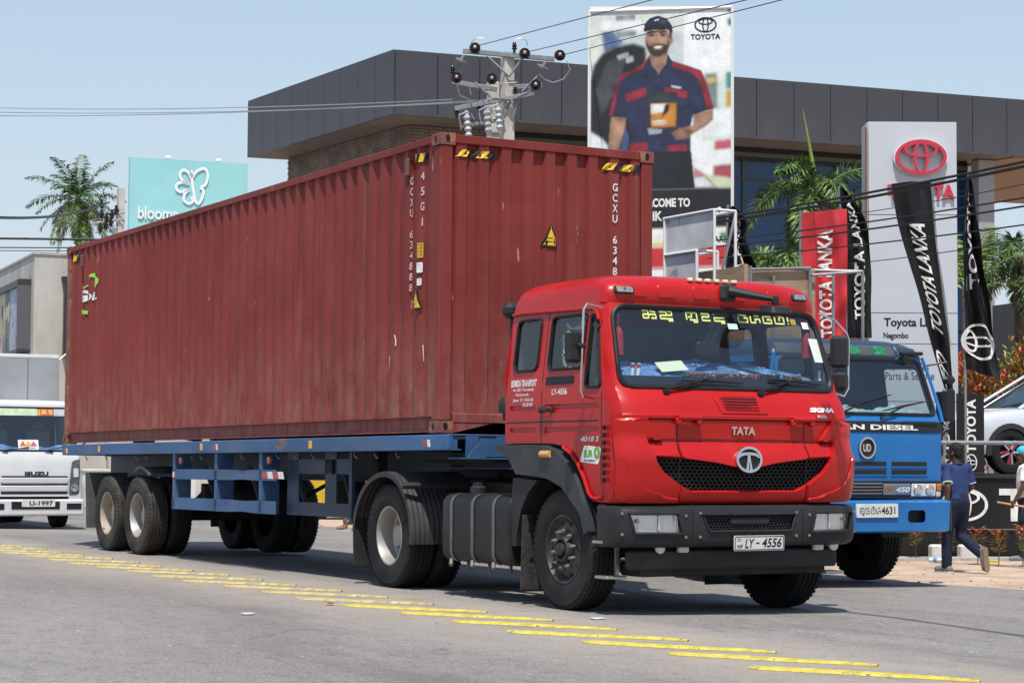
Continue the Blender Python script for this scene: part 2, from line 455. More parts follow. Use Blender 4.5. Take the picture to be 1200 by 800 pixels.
# asphalt: grey with fine grain, patches, tyre wear and a dusty band along the median strips
def asphalt():
    m = bpy.data.materials.new('asphalt'); m.use_nodes = True; n = m.node_tree.nodes; l = m.node_tree.links; b = n['Principled BSDF']
    b.inputs['Roughness'].default_value = 0.82; b.inputs['Specular IOR Level'].default_value = 0.3
    tc = n.new('ShaderNodeTexCoord'); o = tc.outputs['Object']
    def noise(sc, det=5, ro=0.6, st=(1, 1, 1)):
        mp = n.new('ShaderNodeMapping'); mp.inputs['Scale'].default_value = st; l.new(o, mp.inputs[0])
        t = n.new('ShaderNodeTexNoise'); t.inputs['Scale'].default_value = sc; t.inputs['Detail'].default_value = det; t.inputs['Roughness'].default_value = ro
        l.new(mp.outputs[0], t.inputs['Vector']); return t.outputs[0]
    def rng(s, a, c, lo=0, hi=1):
        r = n.new('ShaderNodeMapRange'); r.inputs[1].default_value = a; r.inputs[2].default_value = c; r.inputs[3].default_value = lo; r.inputs[4].default_value = hi
        l.new(s, r.inputs[0]); return r.outputs[0]
    def mixc(a, c, f):
        x = n.new('ShaderNodeMix'); x.data_type = 'RGBA'
        for s, i in ((a, 6), (c, 7)):
            if isinstance(s, tuple): x.inputs[i].default_value = (*s, 1)
            else: l.new(s, x.inputs[i])
        l.new(f, x.inputs[0]); return x.outputs[2]
    def mul(a, c):
        x = n.new('ShaderNodeMath'); x.operation = 'MULTIPLY'; l.new(a, x.inputs[0]); l.new(c, x.inputs[1]); return x.outputs[0]
    base = mixc((0.200, 0.183, 0.168), (0.275, 0.254, 0.235), rng(noise(0.35, 6, 0.6, (0.35, 1, 1)), 0.35, 0.65))
    grain = noise(42, 4, 0.8)
    c = mixc(base, (0.06, 0.057, 0.056), rng(grain, 0.52, 0.62, 0, 0.85))
    c = mixc(c, (0.36, 0.34, 0.32), rng(noise(36, 4, 0.8), 0.53, 0.64, 0, 0.85))
    c = mixc(c, (0.105, 0.098, 0.094), rng(noise(0.55, 7, 0.72, (0.28, 1, 1)), 0.50, 0.66, 0, 0.55))
    c = mixc(c, (0.06, 0.056, 0.054), rng(noise(0.9, 4, 0.6, (0.8, 1, 1)), 0.68, 0.73, 0, 0.6))
    c = mixc(c, (0.085, 0.08, 0.077), rng(noise(7.5, 8, 0.85, (0.55, 0.8, 1)), 0.50, 0.66, 0, 0.62))
    c = mixc(c, (0.38, 0.36, 0.34), rng(noise(8.5, 8, 0.85, (0.6, 0.8, 1)), 0.55, 0.70, 0, 0.55))
    c = mixc(c, (0.33, 0.31, 0.285), rng(noise(0.8, 8, 0.75, (0.12, 1.4, 1)), 0.55, 0.75, 0, 0.5))
    sp = n.new('ShaderNodeSeparateXYZ'); l.new(o, sp.inputs[0])
    a1 = rng(sp.outputs[1], -3.7, -2.7); a2 = rng(sp.outputs[1], -1.0, -1.7)
    c = mixc(c, (0.37, 0.315, 0.255), mul(mul(mul(a1, a2), rng(noise(1.1, 6, 0.7), 0.15, 0.6)), rng(grain, 0.3, 0.65, 0.85, 0.45)))
    # thin dark cracks and scattered pale chips
    v = n.new('ShaderNodeTexVoronoi'); v.feature = 'DISTANCE_TO_EDGE'; v.inputs['Scale'].default_value = 0.55
    mp = n.new('ShaderNodeMapping'); mp.inputs['Scale'].default_value = (0.5, 1.1, 1); l.new(o, mp.inputs[0])
    ad = n.new('ShaderNodeMix'); ad.data_type = 'RGBA'; ad.inputs[0].default_value = 0.12; l.new(mp.outputs[0], ad.inputs[6])
    nz = n.new('ShaderNodeTexNoise'); nz.inputs['Scale'].default_value = 3; nz.inputs['Detail'].default_value = 5; l.new(o, nz.inputs['Vector']); l.new(nz.outputs[1], ad.inputs[7])
    l.new(ad.outputs[2], v.inputs['Vector'])
    c = mixc(c, (0.075, 0.07, 0.068), mul(rng(v.outputs[0], 0.0, 0.006, 1, 0), rng(noise(0.6), 0.5, 0.62, 0, 0.7)))
    c = mixc(c, (0.5, 0.45, 0.41), rng(noise(9, 2, 0.5, (0.6, 1.2, 1)), 0.735, 0.75, 0, 0.8))
    l.new(c, b.inputs['Base Color'])
    bp = n.new('ShaderNodeBump'); bp.inputs['Strength'].default_value = 0.55; bp.inputs['Distance'].default_value = 0.012
    l.new(grain, bp.inputs['Height']); l.new(bp.outputs[0], b.inputs['Normal']); return m
ASPH = asphalt()
M_SAND = mat('sand', (0.43, 0.315, 0.225), 0.95, var=0.28, scale=1.6, bump=0.5, bscale=26, spots=(0.30, 0.22, 0.16), spot_t=0.62, spot_scale=5)
M_EARTH = mat('earth', (0.24, 0.21, 0.15), 0.95, var=0.3, scale=0.2)
mb = MB()
ys = [-300, -60, -12, -1, 40, 400, 2500]
mb.grid(lambda u, v: (u, v, -0.20), 12, 12, -2500, 600, -600, 2500)
tag(mb.build('ground', M_EARTH, smooth=0), kind='structure')
mb = MB(); xs = [-160+0.5*i for i in range(0, 460)]; Y = [-60, -30, -12, -5, -1.0, 0.1, 1.2, 2.6, 4.0, 5.0]
vs = []; 
for x in xs:
    e = edge(x); vs += [(x, y, zg(y)) for y in Y]+[(x, e, zg(e))]
k = len(Y)+1
mb.add(vs, [(i*k+j, (i+1)*k+j, (i+1)*k+j+1, i*k+j+1) for i in range(len(xs)-1) for j in range(k-1)])
road = tag(mb.build('road', ASPH), kind='structure')
mb = MB(); rnd = random.Random(3); Y = [0, 0.25, 0.7, 1.3, 2, 3, 4, 5.5, 7.5, 10, 16, 30, 60]; vs = []
xs = [-120+0.4*i for i in range(0, 400)]
for x in xs:
    e = edge(x)-0.3
    for j, y in enumerate(Y): vs.append((x, e+y, zg(e+y)-0.010+(rnd.uniform(0, 0.025) if 1 < j < 10 else 0)))
k = len(Y)
mb.add(vs, [(i*k+j, (i+1)*k+j, (i+1)*k+j+1, i*k+j+1) for i in range(len(xs)-1) for j in range(k-1)])
tag(mb.build('sandy_verge', M_SAND), kind='structure')
# small stones and dry leaves lying on the verge
mb = MB(); rnd = random.Random(5)
for i in range(210):
    x = rnd.uniform(-12, 3); y = edge(x)+abs(rnd.gauss(0, 1.6)); s = rnd.uniform(0.010, 0.028)
    mb.box((x, y, zg(y)+s*0.3), (s*1.4, s, s*0.7), s*0.25, Rz(rnd.uniform(0, 3)))
tag(mb.build('gravel', mat('pebble', (0.34, 0.29, 0.24), 0.9, var=0.4, scale=9)), kind='stuff')
# ---- raised yellow rumble strips along the middle of the road: parts of the road
M_YEL = mat('road_yellow', (0.56, 0.46, 0.075), 0.85, var=0.25, scale=7, bump=0.9, bscale=38, spots=(0.20, 0.17, 0.11), spot_t=0.585, spot_scale=17)
M_YELW = mat('road_yellow_worn', (0.50, 0.41, 0.15), 0.85, var=0.3, scale=5, bump=0.6, bscale=45, spots=(0.29, 0.25, 0.20), spot_t=0.525, spot_scale=12)
def stripe_mesh(seed, L=1.28, dy=0.84):
    r = random.Random(seed); mb = MB(); N = 44; pr = [(-1, 0), (-0.85, 0.7), (-0.4, 1), (0.4, 1), (0.85, 0.7), (1, 0)]; vs = []
    for i in range(N+1):
        t = i/N; x = L*t; y = dy*t+0.02*sin(t*5+seed)-0.10*max(0, t-.7)**2/.09
        w = 0.066*min(1, (t/0.10)**0.5 if t < 0.10 else 1, ((1-t)/0.40)**0.7 if t > 0.60 else 1)+0.003+r.uniform(-0.009, 0.009)*(t > .02)
        for a, h in pr: vs.append((x-a*w*0.55, y+a*w, 0.002+0.017*h*(0.8+0.2*r.random())))
    k = len(pr); mb.add(vs, [(i*k+j, (i+1)*k+j, (i+1)*k+j+1, i*k+j+1) for i in range(N) for j in range(k-1)])
    return mb.mesh('stripe', 60)
SM = [stripe_mesh(s) for s in range(4)]
for i in range(26):
    x = 7.15-1.005*i
    me = SM[i % 4]; o = link(me, 'stripe', M_YEL, road)
    if i > 6:
        o.material_slots[0].link = 'OBJECT'; o.material_slots[0].material = M_YELW
    o.location = (x, -2.68+0.05*sin(i*1.7), 0.0)
M_STUD = mat('stud', (0.42, 0.43, 0.44), 0.5, var=.3, scale=30)
for i, (x, y) in enumerate([(1.76,-3.83),(3.38,-1.48)]):
    mb = MB(); mb.box((0, 0, 0.009), (0.09, 0.10, 0.018), 0.0085); o = mb.build('road_stud', M_STUD); o.location = (x, y, zg(y)+0.001)
    tag(o, ('small pale road stud on the asphalt below the trailer side guard', 'small pale road stud on the asphalt below the red truck front wheel')[i], 'road stud', 'road studs')
# litter on the near carriageway
(lx, ly), = [(0.92,-2.76)]
mb = MB(); mb.grid(lambda u, v: (u*0.16, (v-0.5)*0.07*sin(pi*min(1, u+0.08)), 0.012+0.03*(u-0.5)**2+0.02*abs(v-0.5)), 6, 3)
o = mb.build('dry_leaf', mat('leaf_brown', (0.36, 0.09, 0.03), 0.7, var=0.3, scale=30)); o.location = (lx, ly, 0.0)
tag(o, 'curled reddish brown dry leaf on the asphalt in front of the yellow strips', 'leaf')
# ================================================================ SHOWROOM
M_CLAD = mat('clad_grey', (0.052, 0.051, 0.060), 0.45, var=0.10, scale=0.5, dust=(0.085, 0.08, 0.08), dust_t=0.62, stretch=(1, 1, .35))
M_DARK = mat('dark_gap', (0.012, 0.012, 0.014), 0.6)
M_BRICK = mat('brick', (0.20, 0.155, 0.13), 0.85, var=0.35, scale=2.5, bump=0.3, bscale=40)
M_MORTAR = mat('mortar', (0.11, 0.095, 0.085), 0.9, var=0.2, scale=4)
M_SOFFIT = mat('soffit', (0.17, 0.15, 0.135), 0.7, var=0.15, scale=3)
M_WIN = mat('facade_glass', (0.005, 0.038, 0.115), 0.05, var=0.35, scale=0.4, spec=0.5)
M_MULL = mat('mullion', (0.05, 0.055, 0.06), 0.4, metal=0.4)
M_WOOD = mat('timber_soffit', (0.30, 0.17, 0.09), 0.6, var=0.3, scale=3, stretch=(1, 8, 1))
bu = Vector((-0.99914, -0.04148, 0)); bv = Vector((0.13778, 0.99046, 0)); bA = Vector((-26.35, 10.84, 0))
def B(a, b, z): p = bA+bu*a+bv*b; return (p.x, p.y, z)
SH = thing('showroom', 'large dark grey showroom with deep overhanging panelled fascia and brick side wall', 'building', B(4, 8, -0.15))
OFF = Vector(SH.location)
def rel(p): q = Vector(p)-OFF; return (q.x, q.y, q.z)
RL = 30.0; LL = 8.44; Z0, Z1 = 9.45, 11.0
mb = MB()
P4 = [(0.06, 0.06), (LL-0.02, 0.06), (LL-0.02, RL), (0.06, RL)]
mb.prism(P4, lambda a, b: rel(B(a, b, Z0+0.03)), lambda a, b: rel(B(a, b, Z1-0.03)))
mb.build('roof', M_DARK, SH, 0)
mb = MB(); mb.prism([(0.02, 0.02), (LL, 0.02), (LL, RL), (0.02, RL)], lambda a, b: rel(B(a, b, Z0+0.004)), lambda a, b: rel(B(a, b, Z0+0.05)))
mb.build('soffit', M_SOFFIT, SH, 0)
def panel_mesh(L):
    mb = MB(); mb.box((0, 0, 0), (L-0.018, 0.05, Z1-Z0), 0.004); return mb.mesh('panel', 0)
n = 9; pm = panel_mesh(LL/n); ang = atan2(bu.y, bu.x)
for i in range(n):
    o = link(pm, 'panel', M_CLAD, SH); o.location = rel(B((i+0.5)*LL/n, 0.03, (Z0+Z1)/2)); o.rotation_euler = (0, 0, ang)
n = 28; pm = panel_mesh((RL-0.06)/n); ang = atan2(bv.y, bv.x)
for i in range(n):
    o = link(pm, 'panel', M_CLAD, SH); o.location = rel(B(0.03, 0.06+(i+0.5)*(RL-0.06)/n, (Z0+Z1)/2)); o.rotation_euler = (0, 0, ang)
WA, WB, WL, WR = 1.35, 1.03, 8.2, 17.0
mb = MB(); mb.prism([(WA+0.03, WB+0.03), (WL, WB+0.03), (WL, WR), (WA+0.03, WR)], lambda a, b: rel(B(a, b, 0)), lambda a, b: rel(B(a, b, Z0)))
mb.build('wall', M_MORTAR, SH, 0)
# running-bond brickwork of the upper side wall (bricks a few pixels long: one part)
mb = MB(); rnd = random.Random(11); bl, bh = 0.235, 0.075
for face, Lw in ((0, WL-WA), (1, 2.3)):
    rows = int(3.0/bh)
    for r in range(rows):
        z = Z0-0.01-(r+0.5)*bh; a = -(bl/2 if r % 2 else 0)
        while a < Lw:
            x0 = max(0, a)+0.004; x1 = min(Lw, a+bl)-0.008; a += bl
            if x1-x0 < 0.04: continue
            d = 0.028+rnd.uniform(-0.004, 0.006)
            if face == 0: c = [B(WA+q, WB+0.03-w, z+h) for q, w, h in ((x0, 0, -.032), (x1, 0, -.032), (x1, 0, .032), (x0, 0, .032), (x0, d, -.032), (x1, d, -.032), (x1, d, .032), (x0, d, .032))]
            else: c = [B(WA+0.03-w, WB+q, z+h) for q, w, h in ((x0, 0, -.032), (x1, 0, -.032), (x1, 0, .032), (x0, 0, .032), (x0, d, -.032), (x1, d, -.032), (x1, d, .032), (x0, d, .032))]
            mb.add([rel(p) for p in c], [(4, 5, 6, 7), (0, 4, 7, 3), (1, 2, 6, 5), (3, 7, 6, 2), (0, 1, 5, 4)])
tag(mb.build('brickwork', M_BRICK, SH, 0), kind='stuff')
# glazed front: header band, mullions and single panes
mb = MB(); mb.prism([(WA-0.04, 3.34), (WA+0.02, 3.34), (WA+0.02, WR), (WA-0.04, WR)], lambda a, b: rel(B(a, b, 9.12)), lambda a, b: rel(B(a, b, Z0-0.005)))
mb.build('header_shade', mat('header_shade', (0.016, 0.02, 0.028), 0.35), SH, 0)  # near-black band: shade below the soffit put into its colour
mb = MB(); mb.prism([(WA-0.06, 3.4), (WA-0.045, 3.4), (WA-0.045, WR), (WA-0.06, WR)], lambda a, b: rel(B(a, b, 9.2)), lambda a, b: rel(B(a, b, 9.31)))
mb.build('trim', mat('header_trim', (0.09, 0.085, 0.06), 0.5), SH, 0)
rowz = [9.1, 8.62, 6.75, 4.9, 3.0, 1.1, 0.2]; nb = 10; pw = (WR-3.36)/nb
for j in range(len(rowz)-1):
    h = rowz[j]-rowz[j+1]; mb = MB(); mb.box((0, 0, 0), (pw-0.06, 0.02, h-0.06)); pm = mb.mesh('pane', 0)
    for i in range(nb):
        o = link(pm, 'pane', M_WIN, SH); o.location = rel(B(WA-0.01, 3.36+(i+0.5)*pw, (rowz[j]+rowz[j+1])/2)); o.rotation_euler = (rnd.uniform(-.004, .004), 0, ang+rnd.uniform(-.004, .004))
mb = MB()
for i in range(nb+1): mb.add([rel(B(WA-w, 3.36+i*pw+q, z)) for w in (0, 0.06) for q in (-0.03, 0.03) for z in (0.1, 9.12)], [(0, 1, 3, 2), (4, 6, 7, 5), (0, 4, 5, 1), (2, 3, 7, 6)])
for z in rowz[1:]: mb.add([rel(B(WA-w, q, z+k)) for w in (0, 0.058) for q in (3.36, WR) for k in (-0.03, 0.03)], [(0, 1, 3, 2), (4, 6, 7, 5), (0, 4, 5, 1), (1, 5, 7, 3), (0, 2, 6, 4)])
mb.build('mullions', M_MULL, SH, 0)
mb = MB(); mb.box(rel(B(0.9, WR+0.15, 4.7)), (0.5, 0.36, 9.48), 0.02, Rz(ang)); mb.build('column', mat('column_grey', (0.30, 0.31, 0.32), 0.6), SH)
mb = MB(); mb.prism([(0.05, WR+0.4), (LL-0.1, WR+0.4), (LL-0.1, RL-0.1), (0.05, RL-0.1)], lambda a, b: rel(B(a, b, Z0-0.03)), lambda a, b: rel(B(a, b, Z0)))
mb.build('canopy_lining', M_WOOD, SH, 0)
# ================================================================ GREY SHOP BUILDING, far left
M_PLAST = mat('old_plaster', (0.46, 0.44, 0.39), 0.9, var=0.18, scale=1.2, spots=(0.30, 0.29, 0.26), spot_t=0.62, spot_scale=1.4, stretch=(1, 1, 0.4))
gu = Vector((-0.994, 0.106, 0)); gv = Vector((0.106, 0.994, 0)); gA = Vector((-51.18, 9.35, -0.2))
GB = thing('shop_building', 'weathered grey two storey shop building with a framed poster on its side', 'building', gA)
def gp(a, b, z): p = gu*a+gv*b; return (p.x, p.y, z)
mb = MB(); mb.prism([(0, 0), (14, 0), (14, 9), (0, 9)], lambda a, b: gp(a, b, 0), lambda a, b: gp(a, b, 8.34)); mb.build('wall', M_PLAST, GB, 0)
mb = MB(); mb.prism([(-0.04, -0.04), (14.04, -0.04), (14.04, 9.04), (-0.04, 9.04)], lambda a, b: gp(a, b, 8.34), lambda a, b: gp(a, b, 8.42)); mb.build('parapet_cap', mat('parapet', (0.38, 0.37, 0.34), 0.9, var=0.2, scale=3), GB, 0)
gfn = plane_fn((0, 0, 0), gu, (0, 0, 1), -gv)
mb = MB(); q0, q1, r0, r1 = 0.55, 7.4, 5.05, 7.55
for a, b2, c, d in ((q0, q0+0.45, r0, r1), (q1-0.2, q1, r0, r1), (q0, q1, r1-0.22, r1), (q0, q1, r0, r0+0.12)):
    mb.prism([(a, c), (b2, c), (b2, d), (a, d)], lambda a, b: gfn(a, b, 0.0), lambda a, b: gfn(a, b, 0.40))
mb.build('poster_frame', mat('frame_grey', (0.10, 0.10, 0.105), 0.6), GB, 0)
po = MB(); cols = [(0.36, 0.30, 0.42), (0.30, 0.42, 0.50), (0.13, 0.13, 0.15), (0.50, 0.46, 0.26), (0.52, 0.34, 0.40), (0.28, 0.26, 0.44)]
pm_ = [mat('poster_%d' % i, c, 0.5, var=0.25, scale=3) for i, c in enumerate(cols)]
wq = (q1-q0-0.65)/6
for i in range(6):
    po.cur = i; po.add([gfn(q0+0.45+wq*i, r0+0.12, 0.3), gfn(q0+0.45+wq*(i+1), r0+0.12, 0.3), gfn(q0+0.45+wq*(i+1), r1-0.22, 0.3), gfn(q0+0.45+wq*i, r1-0.22, 0.3)], [(0, 1, 2, 3)])
for i in range(16):
    po.cur = rnd.choice([0, 2, 3, 4]); cx = q0+0.6+rnd.random()*6; cz = r0+0.3+rnd.random()*1.5
    flat_poly(po, ellipse(cx, cz, 0.22, 0.14+rnd.random()*0.3, 12), gfn, 0.304+i*0.001)
po.build('poster', pm_, GB, 0)
hfn = plane_fn((0, 0, 0), gv, (0, 0, 1), -gu)
mb = MB()
for a, b2, c, d in ((0.98, 1.12, 5.0, 7.5), (2.6, 2.75, 5.0, 7.5), (0.9, 2.85, 7.5, 7.62), (0.98, 2.75, 4.88, 5.0)):
    mb.prism([(a, c), (b2, c), (b2, d), (a, d)], lambda a, b: hfn(a, b, 0.0), lambda a, b: hfn(a, b, 0.22))
fr = mb.build('window', M_MULL, GB, 0)
mb = MB(); mb.prism([(1.12, 5), (2.6, 5), (2.6, 7.5), (1.12, 7.5)], lambda a, b: hfn(a, b, 0.02), lambda a, b: hfn(a, b, 0.06)); mb.build('pane', M_WIN, fr, 0)
# light steel gable frame in front of it
mb = MB(); AF = thing('awning_frame', 'thin white steel gable frame in front of the grey shop building', 'frame', (-44.5, 8.7, 0))
pts = [(0, -1.2, 3.6), (0, 0.0, 4.65), (0, 1.5, 4.55), (0, 2.2, 3.5)]
mb.tube(pts, 0.03, 6); mb.tube([(0, 0, 4.65), (0, 1.2, 3.6)], 0.025, 6)
for y in (-1.2, 2.2): mb.tube([(0, y, -0.2), (0, y, 3.6)], 0.04, 6)
mb.build('frame', mat('white_steel', (0.72, 0.72, 0.70), 0.5), AF)
# low white wall beyond the verge behind the trailer
LW = tag(MB().box((0, 0, 0.55), (9, 0.2, 1.1), 0.01).box((0, 0, 1.13), (9.1, 0.28, 0.07), 0.01).build('low_wall', mat('whitewash', (0.66, 0.64, 0.60), 0.9, var=0.15, scale=1.5, spots=(0.4, 0.36, 0.3), spot_t=0.64)), 'low whitewashed boundary wall beyond the sandy verge behind the trailer', 'wall')
LW.location = (-41, 8.6, -0.2); LW.rotation_euler = (0, 0, 0.3)
# ================================================================ TEAL ROOFTOP SIGN
M_TEAL = mat('teal_panel', (0.30, 0.60, 0.60), 0.5, var=0.05, scale=0.8)
M_WHITE = mat('white_paint', (0.80, 0.80, 0.78), 0.45)
(_tx, _ty), (_rx, _ry) = [(-59.06,15.24),(-58.43,19.84)]
tl, tr = Vector((_tx, _ty, 0)), Vector((_rx, _ry, 0)); tu = (tr-tl).normalized(); tn = tu.cross(Vector((0, 0, 1))); TWd = (tr-tl).length
TS = thing('billboard_sign', 'pale teal sign box with white butterfly outline and blooms lettering above the container', 'sign', (tl.x, tl.y, -0.2))
tf = plane_fn((0, 0, 0.2), tu, (0, 0, 1), tn)
mb = MB(); mb.prism([(0, 9.4), (TWd, 9.4), (TWd, 12.9), (0, 12.9)], lambda a, b: tf(a, b, -0.28), lambda a, b: tf(a, b, 0)); mb.build('panel', M_TEAL, TS, 0)
mb = MB()
for a in (0.5, TWd-0.5): mb.tube([tf(a, -0.2, -0.7), tf(a, 12.5, -0.7)], 0.12, 8)
for a, z in ((0.5, 10), (TWd-0.5, 10), (0.5, 12.2), (TWd-0.5, 12.2)): mb.tube([tf(a, z, -0.75), tf(a, z, -0.45)], 0.06, 6)
mb.build('post', mat('steel_grey', (0.25, 0.25, 0.25), 0.5, metal=0.5), TS)
for a in (1.5, 3.5):
    mb = MB(); mb.box(tf(a, 12.98, -0.1), (0.12, 0.22, 0.12), 0.03); mb.tube([tf(a, 12.9, -0.2), tf(a, 12.98, -0.2)], 0.03, 6); mb.build('floodlight', M_WHITE, TS)
kx = TWd/(290.5-152.5)
def tb(L): return [((x/3.75-152)*kx, 12.9-(y/3.75+150-188)*0.0338) for x, y in L]
mb = MB()
wing = [[(838, 195), (842, 215), (850, 200), (868, 183), (890, 174), (905, 188), (908, 215), (898, 245), (878, 258), (890, 270), (886, 300), (870, 328), (856, 318), (848, 285), (842, 250), (838, 220), (832, 196)],
        [(836, 222), (822, 195), (800, 186), (787, 200), (790, 222), (806, 240), (828, 247)], [(828, 246), (795, 240), (772, 252), (776, 276), (800, 280), (828, 268)],
        [(830, 268), (808, 290), (806, 318), (828, 330), (845, 318), (838, 300)]]
def smooth2(L, closed=False):
    out = []; n = len(L)
    for i in range(n-1):
        p0, a, b, p3 = Vector(L[max(0, i-1)]), Vector(L[i]), Vector(L[i+1]), Vector(L[min(n-1, i+2)])
        for q in range(4): t = q/4; out.append(tuple(0.5*((2*a)+(b-p0)*t+(2*p0-5*a+4*b-p3)*t*t+(3*a-p0-3*b+p3)*t**3)))
    return out+[L[-1]]
strokes(mb, [smooth2(tb(L)) for L in wing], lambda a, b, c=0: tf(a, b, c), 0.11, 0.05)
flat_poly(mb, [p for p in tb(ellipse(838, 190, 5, 5, 10))], tf, 0.052)
mb.build('emblem', M_WHITE, TS, 0)
c0 = tb([(692, 380)])[0]
lettering('blooms', lambda u, v, o: tf(u+c0[0], v+c0[1], 0.01+o), M_WHITE, TS, w=172/3.75*kx, h=54/3.75*.0335, bold=0.015, th=0.05)

# ================================================================ WHEELS
from mathutils import noise as mnoise
M_TYRE = mat('tyre', (0.013, 0.0125, 0.0125), 0.8, var=0.25, scale=4, bump=0.25, bscale=60, dust=(0.045, 0.042, 0.038), dust_t=0.60)
M_TYRE_OLD = mat('tyre_dusty', (0.022, 0.020, 0.019), 0.85, var=0.25, scale=4, bump=0.3, bscale=60, dust=(0.10, 0.088, 0.072), dust_t=0.52)
M_RIM = mat('rim_silver', (0.42, 0.41, 0.39), 0.5, metal=0.4, var=0.25, scale=6, dust=(0.16, 0.12, 0.09), dust_t=0.47, spots=(0.16, 0.08, 0.04), spot_t=0.66, spot_scale=9)
M_RIMD = mat('rim_rusty', (0.42, 0.37, 0.31), 0.7, metal=0.2, var=0.3, scale=5, dust=(0.22, 0.15, 0.10), dust_t=0.5, spots=(0.16, 0.075, 0.035), spot_t=0.6, spot_scale=7)
M_HUBK = mat('hub_black', (0.025, 0.025, 0.027), 0.5, metal=0.2, var=0.3, scale=9, dust=(0.10, 0.09, 0.08), dust_t=0.6)
M_NUT = mat('nut_steel', (0.22, 0.20, 0.18), 0.5, metal=0.6, var=0.3, scale=20)
def tyre_prof(R, w, rr):
    h = w/2; half = [(rr, h*0.74), (rr+0.010, h*0.86), (rr+(R-rr)*0.28, h*0.985), (rr+(R-rr)*0.55, h), (rr+(R-rr)*0.76, h*0.965), (rr+(R-rr)*0.80, h*0.985), (R-0.022, h*0.90), (R-0.004, h*0.76)]
    gr = []
    for g in (0.5, 0.18): gr += [(R, h*g+0.008), (R-0.014, h*g+0.005), (R-0.014, h*g-0.005), (R, h*g-0.008)]
    up = half+gr; return up+[(r, -y) for r, y in up[::-1]]
def tyre_mesh(R, w, rr, n=56):
    mb = MB(); mb.lathe(tyre_prof(R, w, rr), n)
    # shoulder lugs: short cross cuts show as small blocks along the shoulder
    for k in range(n):
        a = 2*pi*k/n
        for s in (-1, 1): mb.box(((R-0.010)*cos(a), (R-0.0135)*sin(a), s*w/2*0.83), (0.014, 0.036*R/0.5, 0.028), 0.004, Rz(a))
    return mb.mesh('tyre', 40)
def dish_mesh(rr, w, deep):
    mb = MB(); h = w/2
    mb.lathe([(rr+0.012, h*0.80), (rr+0.010, h*0.88), (rr-0.006, h*0.88), (rr-0.014, h*0.76), (rr-0.022, h*0.5), (rr-0.034, -deep*0.6), (rr-0.05, -deep*0.9), (rr*0.62, -deep), (rr*0.40, -deep+0.01), (rr*0.37, -deep+0.09), (rr*0.20, -deep+0.10), (0.001, -deep+0.10)], 40)
    return mb.mesh('rim', 30)
def nuts_mesh(n, r, z, s=0.017, hgt=0.035):
    mb = MB()
    for k in range(n):
        a = 2*pi*(k+0.3)/n
        mb.lathe([(s, 0), (s, hgt*0.6), (s*0.6, hgt*0.7), (s*0.55, hgt), (0.001, hgt)], 6, Matrix.Translation((r*cos(a), r*sin(a), z)))
    return mb.mesh('hub', 30)
def front_rim_mesh(rr, w):
    h = w/2; mb = MB()
    mb.lathe([(rr+0.012, h*0.80), (rr+0.010, h*0.90), (rr-0.005, h*0.90), (rr-0.018, h*0.70), (rr-0.045, h*0.55), (rr-0.052, h*0.62), (rr*0.66, h*0.72), (rr*0.42, h*0.72), (rr*0.40, h*0.95), (rr*0.36, h*1.05), (rr*0.30, h*1.05), (rr*0.27, h*0.85), (rr*0.2, h*0.85), (rr*0.19, h*1.15), (rr*0.10, h*1.2), (0.001, h*1.2)], 40)
    for k in range(10):
        a = 2*pi*k/10; mb.cur = 1
        mb.lathe([(0.022, 0.002), (0.014, 0.004), (0.001, 0.004)], 10, Matrix.Translation(((rr-0.062)*cos(a), (rr-0.062)*sin(a), h*0.665)))
    mb.cur = 0
    return mb.mesh('rim', 30)
TY = tyre_mesh(0.515, 0.285, 0.285); DISH = dish_mesh(0.285, 0.285, 0.06); DISH_IN = dish_mesh(0.285, 0.285, -0.04)
HUBR = nuts_mesh(10, 0.150, -0.055); FRIM = front_rim_mesh(0.285, 0.285); HUBF = nuts_mesh(10, 0.160, 0.100, 0.020, 0.055)
def wheel(parent, x, y, z, side, kind, tyre=None, rimm=None, R=1.0):
    """a wheel part: tyre mesh with rim and hub sub-parts; side -1 faces -Y"""
    o = link(TY if tyre is None else tyre, 'wheel', None, parent)
    o.location = (x, y, z); o.rotation_euler = (pi/2 if side < 0 else -pi/2, 0, 0); o.scale = (R, R, R)
    tm = M_TYRE_OLD if kind == 'old' else M_TYRE
    if not o.data.materials: o.data.materials.append(M_TYRE)
    o.material_slots[0].link = 'OBJECT'; o.material_slots[0].material = tm
    if kind == 'front': rm, rmat, hm = FRIM, M_HUBK, HUBF
    elif kind == 'inner': return o
    else: rm, rmat, hm = DISH, (rimm or M_RIM), HUBR
    if not rm.materials:
        rm.materials.append(rmat)
        if kind == 'front': rm.materials.append(M_DARK)
    r = link(rm, 'rim', None, o); r.material_slots[0].link = 'OBJECT'; r.material_slots[0].material = rmat
    h = link(hm, 'hub', M_NUT if kind == 'front' else M_HUBK, o)
    return o
